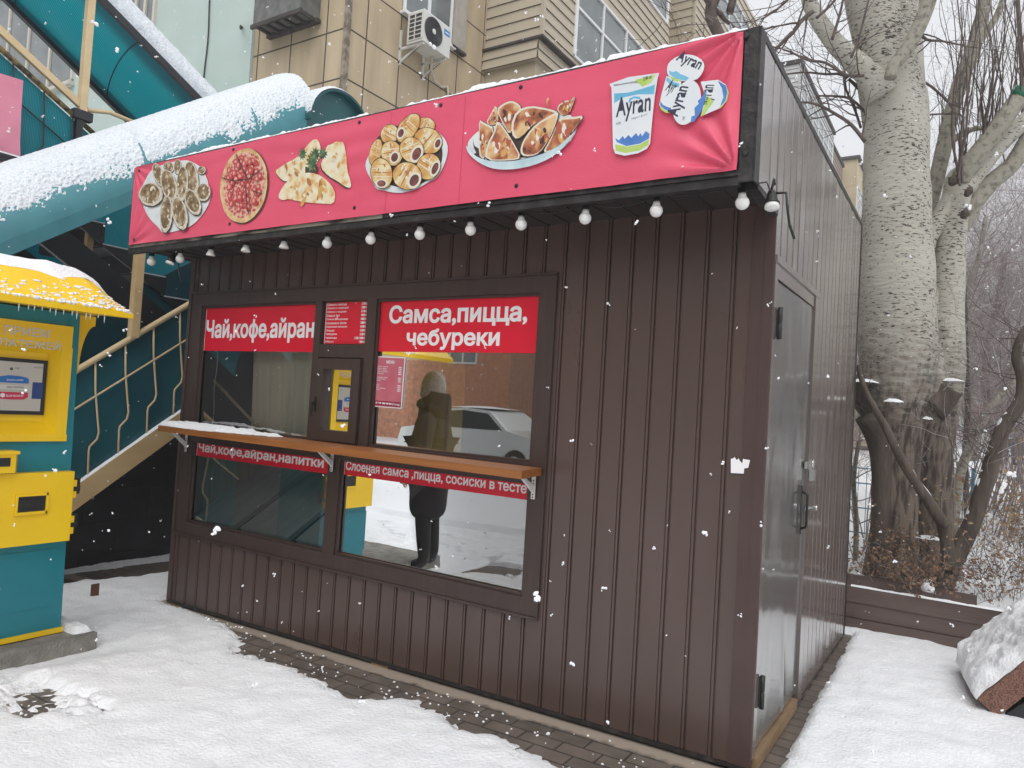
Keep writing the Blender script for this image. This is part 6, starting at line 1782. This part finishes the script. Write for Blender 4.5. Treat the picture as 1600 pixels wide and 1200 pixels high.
def place(src, loc, rz, sc, label, first=False):
    t = src if first else copy_tree(src)
    t.location = loc; t.rotation_euler = (0, 0, rz); t.scale = (sc, sc, sc); t['label'] = label
    return t
def gl(px, py, dep):
    p = at(px, py, dep); return (p.x, p.y, gz(p.x) + bed(p.x, p.y))
m1 = shrub_mesh(.75, .8, 16, .004, 41, 3, .55, .5, .28)
s1 = make_shrub('leafy_shrub', 'x', 'low shrubs with dead brown leaves', (0, 0, 0), m1, [TWIG, SNOWTW], leaves_mesh(m1, 420, .055, 1), LEAFB)
m2 = shrub_mesh(1.0, 1.0, 20, .004, 42, 3, .6, .5, .28)
s2 = make_shrub('dry_shrub', 'x', 'dry tan shrubs at the right edge', (0, 0, 0), m2, [TWIG, SNOWTW], leaves_mesh(m2, 700, .05, 2), LEAFT)
for k, (px, dep, rz, sc, lab) in enumerate(((1400, 5.75, .3, .62, 'low leafy brown shrub in front of the left half of the split poplar base'), (1445, 5.7, 1.9, .66, 'low shrub with rust brown leaves directly behind the snow capped wall post'),
        (1490, 5.75, 3.0, .66, 'low brown leaved shrub at the foot of the leaning tree'), (1540, 5.9, 4.1, .6, 'small brown leaved shrub between leaning tree and right edge bushes'), (1352, 6.3, 5.0, .5, 'sparse brown shrub tucked between kiosk corner and gnarled stub'))):
    p = onz(px, 925, .27); q = gl(px, 915, dep); place(s1, q, rz, sc, lab, k == 0)
for k, (px, dep, rz, sc, lab) in enumerate(((1590, 5.8, .5, .75, 'dense tan shrub right above the end of the plank wall'), (1625, 6.6, 2.2, 1.05, 'taller dry tan bush cut by the right edge below the walkers'), (1565, 7.0, 4.0, .8, 'tan dry bush behind the leaning trunk'))):
    place(s2, gl(px, 900, dep), rz, sc, lab, k == 0)
m3 = shrub_mesh(3.0, 1.6, 20, .011, 43, 4, .66, .26, .16, .30)
m4 = shrub_mesh(3.6, 1.5, 16, .013, 44, 4, .70, .2, .15, .36)
s3 = make_shrub('bare_shrub', 'x', 'tall bare purple grey shrubs beyond the poplar', (0, 0, 0), m3, [TWIGP, SNOWTW])
s4 = make_shrub('bare_shrub', 'x', 'tall bare purple grey shrubs beyond the poplar', (0, 0, 0), m4, [TWIGP, SNOWTW])
TALL = 'tall bare purple grey shrub in the thicket beyond the poplar'
for k, (px, dep, rz, sc) in enumerate(((1522, 9.5, .2, 1.0), (1650, 8.6, 1.1, 1.1), (1650, 11, 4.1, 1.3), (1350, 9.0, 2.5, .8), (1700, 13, .9, 1.4), (1518, 15, 5.4, 1.5))):
    place(s3, gl(px, 800, dep), rz, sc, TALL, k == 0)
for k, (px, dep, rz, sc) in enumerate(((1500, 13.5, 3.2, 1.25), (1660, 16, 2.9, 1.6))):
    place(s4, gl(px, 800, dep), rz, sc, TALL, k == 0)
# thin grey trees further back, each leaning its own way
def thin_tree(pts, dep, label, seed):
    t = thing('thin_tree', gl(pts[0][0], pts[0][1], dep), label, 'tree', 'thin bare trees behind the poplar')
    mb = MB(); o_, r_ = limb(mb, pts, dep, 8, .06, seed); mb.build('trunk', BARKG if seed % 2 else BARKD, t)
    mb = MB(); rng = random.Random(seed)
    for i in range(len(o_) // 3, len(o_)):
        for _ in range(3):
            if rng.random() < .8: twig(mb, o_[i], Vector((rng.uniform(-1, 1), rng.uniform(-1, 1), rng.uniform(-.1, 1))), rng.uniform(.5, 1.3) * dep / 8, .007, 3, rng, 0, .2)
    mb.build('branches', [TWIGP, SNOWTW], t)
thin_tree([(1488, 880, 7), (1492, 800, 7), (1502, 735, 7), (1520, 690, 7), (1545, 640, 6.5), (1572, 610, 6), (1605, 580, 5)], 8.0, 'thin grey forked tree rising rightwards between poplar and leaning tree', 51)
thin_tree([(1512, 850, 4), (1510, 770, 4), (1508, 700, 4), (1512, 640, 4), (1510, 560, 3.5), (1508, 470, 3), (1504, 400, 2)], 8.6, 'thin straight dark tree right behind the forked grey one', 52)
thin_tree([(1520, 720, 7), (1512, 600, 7), (1508, 520, 7), (1512, 460, 6), (1530, 400, 4), (1540, 340, 3)], 11, 'dark crooked tree behind the thicket with a bent top', 53)
thin_tree([(1560, 700, 7), (1540, 610, 6), (1545, 540, 6), (1560, 470, 5), (1570, 400, 4)], 13, 'grey bare tree deep in the thicket near the footpath', 54)
thin_tree([(1335, 900, 4), (1338, 820, 4), (1334, 750, 3.5), (1342, 690, 3)], 7.6, 'thin young trunk between kiosk and blue fence', 55)
thin_tree([(1640, 800, 10), (1630, 600, 9), (1622, 450, 8), (1610, 300, 6), (1600, 150, 4), (1590, 0, 3)], 12, 'tall bare tree at the right edge behind the cut limbs', 56)

# blue mesh fence beyond the trees
fe = thing('mesh_fence', (.5, 7.4, .25), 'blue welded mesh fence in the snow behind the poplar', 'fence')
mb = MB()
for k in range(31): x = -2.2 + k * .10; mb.box(x - .004, x + .004, 7.396, 7.404, .12, 1.12)
for z in (.22, .55, .88, 1.08): mb.box(-2.2, .82, 7.39, 7.395, z - .008, z + .008)
mb.build('mesh_panel', BLUEF, fe)
for x in (-2.2, -.2, .8): MB().box(x - .02, x + .02, 7.405, 7.445, -.1, 1.2).build('fence_post', BLUEF, fe)

# ================================================================== PEOPLE
def skin_obj(name, verts, edges, radii, m, parent, sub=2):
    me = bpy.data.meshes.new(name)
    me.from_pydata([tuple(v) for v in verts], edges, [])
    o = bpy.data.objects.new(name, me); COL.objects.link(o)
    sk = o.modifiers.new('skin', 'SKIN'); sk.use_smooth_shade = True
    ss_ = o.modifiers.new('sub', 'SUBSURF'); ss_.levels = sub; ss_.render_levels = sub
    for i, r in enumerate(radii):
        d = me.skin_vertices[0].data[i]; d.radius = (r, r) if not hasattr(r, '__len__') else r
        d.use_root = (i == 0)
    dg = bpy.context.evaluated_depsgraph_get()
    m2 = bpy.data.meshes.new_from_object(o.evaluated_get(dg))
    bpy.data.objects.remove(o)
    m2.materials.clear(); m2.materials.append(m)
    for p in m2.polygons: p.use_smooth = True
    o = bpy.data.objects.new(name, m2); COL.objects.link(o); o.parent = parent
    return o
def person(loc, rz, sc, label, coat, reach=False, group=None, walk=.0, hat=HATW, detail=True):
    t = thing('person', loc, label, 'person', group)
    V = Vector
    # joints: pelvis, chest, neck, legs, arms; faces +x before rotation
    P_ = [V((0, 0, .95)), V((0, 0, 1.15)), V((0, 0, 1.36)), V((.01, 0, 1.50)),
          V((0, .10, .90)), V((walk * .6, .11, .50)), V((walk * .8 - .04, .11, .09)), V((walk * .8 + .12, .12, .04)),
          V((0, -.10, .90)), V((-walk * .3, -.11, .50)), V((-walk - .04, -.11, .09)), V((-walk + .10, -.12, .04)),
          V((0, .19, 1.40)), V((.02, .25, 1.14)), V((.14, .25, .92)) if not reach else V((.22, .20, 1.12)),
          V((0, -.19, 1.40)), V((.0 if reach else -.02, -.26, 1.14)), V((.10, -.25, .92)) if not reach else V((.24, -.16, 1.20))]
    E_ = [(0, 1), (1, 2), (2, 3), (0, 4), (4, 5), (5, 6), (6, 7), (0, 8), (8, 9), (9, 10), (10, 11), (2, 12), (12, 13), (13, 14), (2, 15), (15, 16), (16, 17)]
    R_ = [.13, .125, .13, .058, .10, .082, .062, .05, .10, .082, .062, .05, .065, .048, .034, .065, .048, .034]
    P_ += [V((.02, 0, 1.585)), V((.03, 0, 1.68))]; E_ += [(3, 18), (18, 19)]; R_ += [.075, .082]
    body = skin_obj('body', P_, E_, R_, TROU, t)
    # head and hands are skin coloured by material on their own faces
    me = body.data; me.materials.append(SKIN); me.materials.append(BOOT)
    for p in me.polygons:
        if p.center.z > 1.47: p.material_index = 1
        elif p.center.z < .13: p.material_index = 2
    # coat over torso, arms and hips
    cP = [V((0, 0, 1.02)), V((0, 0, 1.18)), V((0, 0, 1.36)), V((.0, 0, 1.50)), V((0, 0, .86)), V((0, 0, .44))]
    cE = [(0, 1), (1, 2), (2, 3), (0, 4), (4, 5)]
    cR = [(.20, .235), (.195, .225), (.19, .215), .125, (.19, .23), (.18, .22)]
    ct = skin_obj('coat', cP, cE, cR, coat, t)
    for i in (12, 15):
        s0 = P_[i]; skin_obj('sleeve', [V((0, s0.y * .55, 1.40)), s0 + V((0, s0.y * .12, -.03)), P_[i + 1] + V((0, s0.y * .05, 0)), P_[i + 2] - (P_[i + 2] - P_[i + 1]) * .12], [(0, 1), (1, 2), (2, 3)], [.10, .105, .088, .07], coat, ct)
    mb = MB(); mb.lathe([(.15, -.20), (.155, -.08), (.145, .0), (.135, .06), (.12, .10)], (-.02, 0, 1.56), (-.12, 0, 1), 18); mb.lathe([(.135, -.06), (.165, -.04), (.17, .0), (.15, .03), (.12, .04)], (.0, 0, 1.53), (-.2, 0, 1), 18); o = mb.build('hood', coat, None, origin=(0, 0, 0)); o.parent = t
    mb = MB()
    mb.lathe([(.0, .20), (.05, .192), (.095, .15), (.116, .08), (.12, .0), (.124, -.04), (.112, -.06)], (.02, 0, 1.66), (-.06, 0, 1), 18); o = mb.build('hat', hat, None, origin=(0, 0, 0)); o.parent = t
    if detail:
        mb = MB()
        for s_ in (-1, 1): mb.lathe([(.012, -.006), (.012, .006)], (.108, s_ * .032, 1.632), (1, 0, 0), 8)
        o = mb.build('eye', BLACK, None, origin=(0, 0, 0)); o.parent = t
        mb = MB(); mb.tube([(.10, 0, 1.635), (.125, 0, 1.60), (.10, 0, 1.588)], [.008, .015, .008], 8); o = mb.build('nose', SKIN, None, origin=(0, 0, 0)); o.parent = t
        mb = MB(); mb.tube([(.092, -.022, 1.565), (.10, 0, 1.563), (.092, .022, 1.565)], .005, 6); o = mb.build('mouth', mat('lips', (.4, .16, .14), .5), None, origin=(0, 0, 0)); o.parent = t
        mb = MB()
        for s_ in (-1, 1): mb.tube([(.015, s_ * .085, 1.60), (.01, s_ * .098, 1.63), (.015, s_ * .088, 1.655)], [.010, .014, .010], 6)
        o = mb.build('ears', SKIN, None, origin=(0, 0, 0)); o.parent = t
        for wi, (w0, w1) in enumerate(((P_[13], P_[14]), (P_[16], P_[17]))):
            d = (w1 - w0).normalized(); side = d.cross(V((0, 0, 1))).normalized(); up = side.cross(d).normalized(); s_ = 1 if wi else -1
            hP = [w1 - d * .01, w1 + d * .05, w1 + d * .085]; hE = [(0, 1), (1, 2)]; hR = [(.024, .026), (.038, .020), (.040, .017)]
            hand = skin_obj('hand', hP, hE, hR, SKIN, t)
            mb = MB()
            for k, l in enumerate((.062, .075, .070, .055)):
                b = w1 + d * .08 + side * (-.03 + .02 * k); mb.tube([b, b + d * l * .45 - up * .004, b + d * l * .75 - up * .016, b + d * l * .95 - up * .034], [.009, .0088, .008, .006], 8)
            b = w1 + d * .035 - side * .034 * s_; mb.tube([b, b - side * .022 * s_ + d * .02, b - side * .030 * s_ + d * .05 - up * .01], [.011, .010, .007], 8)
            o = mb.build('fingers', SKIN, None, origin=(0, 0, 0)); o.parent = hand
    t.rotation_euler = (0, 0, rz); t.scale = (sc, sc, sc)
    return t
person((-3.84, -2.32, gz(-3.8) + .0), PI * .9, 1.08, 'person in a long dark coat and pale knit hat seen reflected in the right window', COATD)
person((2.17, 45.0, .10), PI / 2, 1.02, 'distant walker in black on the footpath, left of the two', COATD, walk=.16, hat=COATD, detail=False)
person((2.80, 46.5, .10), PI / 2, 1.05, 'distant walker in a navy coat on the footpath, right of the two', COATN, walk=.12, hat=COATN, detail=False)

# ================================================================== STREET BEHIND THE VIEWER (seen mirrored in the panes)
bb = thing('brick_building', (-16, -24, 0), 'orange brick building across the street mirrored in the right window', 'building')
mb = MB(); mb.box(-25, -15.6, -40, -22, -.3, 10); part_at(mb, 'wall', BRICKO, bb, (0, 0, 0))
mb = MB(); mb.box(-25.2, -15.5, -40.2, -21.8, 10.001, 10.4); mb.build('roof', ROOFD, bb)
for k in range(2):
    for z in (3.4, 6.6):
        x = -23 + k * 4.2
        mb = MB(); mb.box(x, x + 1.5, -22, -21.93, z, z + .08); mb.box(x, x + 1.5, -22, -21.93, z + 1.55, z + 1.6); mb.box(x, x + .08, -22, -21.935, z + .08, z + 1.55); mb.box(x + 1.42, x + 1.5, -22, -21.935, z + .08, z + 1.55); mb.box(x + .7, x + .78, -22, -21.935, z + .08, z + 1.55)
        f = mb.build('window', WPVC, bb); MB().box(x + .08, x + 1.42, -22, -21.97, z + .08, z + 1.55).build('pane', HGLASS, f)
gb = thing('grey_building', (12, -30, 0), 'plain beige grey building across the street to the right of the brick one', 'building')
mb = MB(); mb.box(-15.3, 40, -45, -27, -.3, 13); mb.build('wall', mat('beige grey render', (.36, .32, .26), .9, (.3, .27, .22), 1.5), gb)
db = thing('added_dark_block', (-40, -24, 0), 'unseen dark block added left of the brick building to darken the pane reflections', 'building')  # added out of view so the left panes mirror something dark
mb = MB(); mb.box(-80, -25.9, -40, -20, -.3, 12); mb.build('wall', mat('dark render', (.10, .10, .10), .9, (.07, .07, .07), 1.5), db)
mb = MB(); mb.box(-80.2, -25.85, -40.2, -19.8, 12.001, 12.4); mb.build('roof', ROOFD, db)
for k in range(9):
    for z in (1.2, 4.2, 7.2, 10.2):
        x = -14 + k * 4.4
        MB().box(x, x + 1.7, -27, -26.95, z, z + 1.5).build('window', HGLASS, gb)
def car(loc, rz, label):
    t = thing('parked_car', loc, label, 'car')
    prof = [(-2.1, .35), (-2.15, .62), (-2.05, .92), (-1.55, 1.00), (-.95, 1.40), (-.3, 1.47), (.45, 1.42), (1.05, 1.02), (1.75, .90), (2.1, .75), (2.15, .45), (2.1, .28)]
    mb = MB(); vs = []
    for s_, k in ((-1, .80), (-1, 1), (1, 1), (1, .80)):
        for x, z in prof:
            w = .86 * (1 if z < .95 else 1 - .22 * (z - .95) / .5); vs.append((x if k == 1 else x * .995, s_ * w * (1 if k == 1 else .93), z if k == 1 else z + (.0 if z < 1 else .02)))
    n = len(prof); order = [1, 0, 3, 2]
    fs = []
    for a, b in ((1, 0), (0, 3), (3, 2)):
        for i in range(n - 1): fs.append((a * n + i, b * n + i, b * n + i + 1, a * n + i + 1))
    fs.append(tuple(1 * n + i for i in range(n))); fs.append(tuple(2 * n + i for i in range(n)))
    mb.add(vs, fs); o = mb.build('body', CARW, None, origin=(0, 0, 0)); o.parent = t
    for s_ in (-1, 1):
        mb = MB(); q = [(-1.42, 1.02), (-.92, 1.36), (-.3, 1.42), (.42, 1.37), (.92, 1.03)]
        mb.prism([(x, s_ * (.868 - .19 * (z - .95) / .5), z) for x, z in q], (0, s_ * .012, 0)); o = mb.build('side_window', CARGL, None, origin=(0, 0, 0)); o.parent = t
        for x in (-1.32, 1.32):
            mb = MB(); mb.lathe([(.20, .0), (.31, .0), (.32, .03), (.32, .17), (.31, .2)], (x, s_ * .68, .32), (0, s_, 0), 20); o = mb.build('wheel', RUBBER, None, origin=(0, 0, 0)); o.parent = t
            mb = MB(); mb.lathe([(.2, .19), (.18, .205), (.05, .20), (0, .2)], (x, s_ * .68, .32), (0, s_, 0), 16); r_ = mb.build('rim', ACW, None, origin=(0, 0, 0)); r_.parent = o
    mb = MB(); mb.grid(lambda u, v: (-.95 + 1.45 * u, -.64 + 1.28 * v, 1.485 + .05 * math.sin(PI * v) * math.sin(PI * u)), 10, 8); o = mb.build('roof_snow', SNOW, None, origin=(0, 0, 0)); o.parent = t
    t.location = loc; t.rotation_euler = (0, 0, rz)
car((-8.7, -10.6, .08), rad(3), 'white snowy car parked across the street, mirrored in the right window')
for k, (x, y, sc) in enumerate(((9, 4, 1.2), (11, 9, 1.4), (10, -6, 1.5))):
    place(s3, (x, y, 0), k * 1.3, sc, 'tall bare shrub out to the right, mirrored in the glossy kiosk side')
fw = thing('added_dark_wall', (-9.5, -6, 0), 'unseen dark wall added left of the terminal to darken the lower pane reflection', 'wall')  # made-up wall keeping bright snow out of the lower left pane's reflection
mb = MB(); mb.box(-10.0, -9.7, -7.2, -2.2, -.3, 2.6); mb.build('wall', TILEB, fw)
mb = MB(); mb.box(-10.1, -9.6, -7.25, -2.15, 2.601, 2.68); mb.build('coping', CONC, fw)
# pale far house closing the footpath
fh = thing('far_house', (6, 95, 0), 'pale low building with a red board far down the footpath', 'building')
mb = MB(); mb.box(-2, 30, 95, 105, -.3, 7); mb.build('wall', mat('pale render', (.55, .56, .57), .9, (.48, .49, .5), .6), fh)
mb = MB(); mb.box(-.5, 4.0, 94.9, 95, 3.6, 5.2); mb.build('red_board', mat('faded red board', (.5, .12, .12), .7), fh)
mb = MB(); mb.box(-2.3, 30.3, 94.7, 105.3, 7.001, 7.4); mb.build('roof', ROOFD, fh)
wood = MB(); rng = random.Random(77)
for k in range(90):
    x = rng.uniform(-8, 45); y = rng.uniform(55, 90); h = rng.uniform(5, 10)
    twig(wood, Vector((x, y, 0)), Vector((rng.uniform(-.1, .1), rng.uniform(-.1, .1), 1)), h, .09, 2, rng, 0, .12, 8, .8)
wo = wood.build('distant_trees', [TWIGP, SNOWTW], None, origin=(0, 0, 0), fixn=False)
tag(wo, 'far row of bare grey trees fading into the snowfall', 'trees', kind='stuff')

# ================================================================== FALLING SNOW
rng = random.Random(99)
mb = MB()
def flake(c, r):
    n = rng.randrange(2, 5)
    for k in range(n):
        p = c + Vector((rng.uniform(-1, 1), rng.uniform(-1, 1), rng.uniform(-1, 1))) * r * .75
        q = r * rng.uniform(.35, .75); ax = Vector((rng.uniform(-1, 1), rng.uniform(-1, 1), rng.uniform(-1, 1))).normalized()
        mb.lathe([(q * .3, -q * .55), (q * .95, -q * .1), (q * .8, q * .3), (q * .2, q * .6)], p, ax, 5)
for k in range(3000):
    # even in the air over the yard, from just before the viewer to the house fronts
    c = Vector((rng.uniform(-6.5, 3.5), rng.uniform(-3.2, 4.5), rng.uniform(.02, 5.2)))
    if (c - CAM).length < 1.0: continue
    if -4.7 < c.x < .02 and -.02 < c.y < 2.8 and c.z < 3.3: continue
    flake(c, rng.choice((.003, .0035, .004, .0045, .006, .0085, .011)) * (1.0 if c.y < 1 else 1.15))
tag(mb.build('falling_snow', FLAKE, origin=(0, 0, 0), fixn=False), 'big loose flakes of falling snow hanging in the air', 'snow', kind='stuff')

# ================================================================== SNOWY AIR
mb = MB(); mb.box(-100, 60, -60, 115, -1.5, 24)
HZ = bpy.data.materials.new('snowy air'); HZ.use_nodes = True
n_ = HZ.node_tree.nodes; n_.remove(n_['Principled BSDF'])
pv = n_.new('ShaderNodeVolumePrincipled'); pv.inputs['Color'].default_value = (.93, .94, .96, 1); pv.inputs['Density'].default_value = .004; pv.inputs['Anisotropy'].default_value = 0.0
HZ.node_tree.links.new(pv.outputs[0], n_['Material Output'].inputs['Volume'])
hz = mb.build('haze', HZ, origin=(0, 0, 0)); tag(hz, 'pale snowy air between the viewer and the far trees', 'haze', kind='stuff')
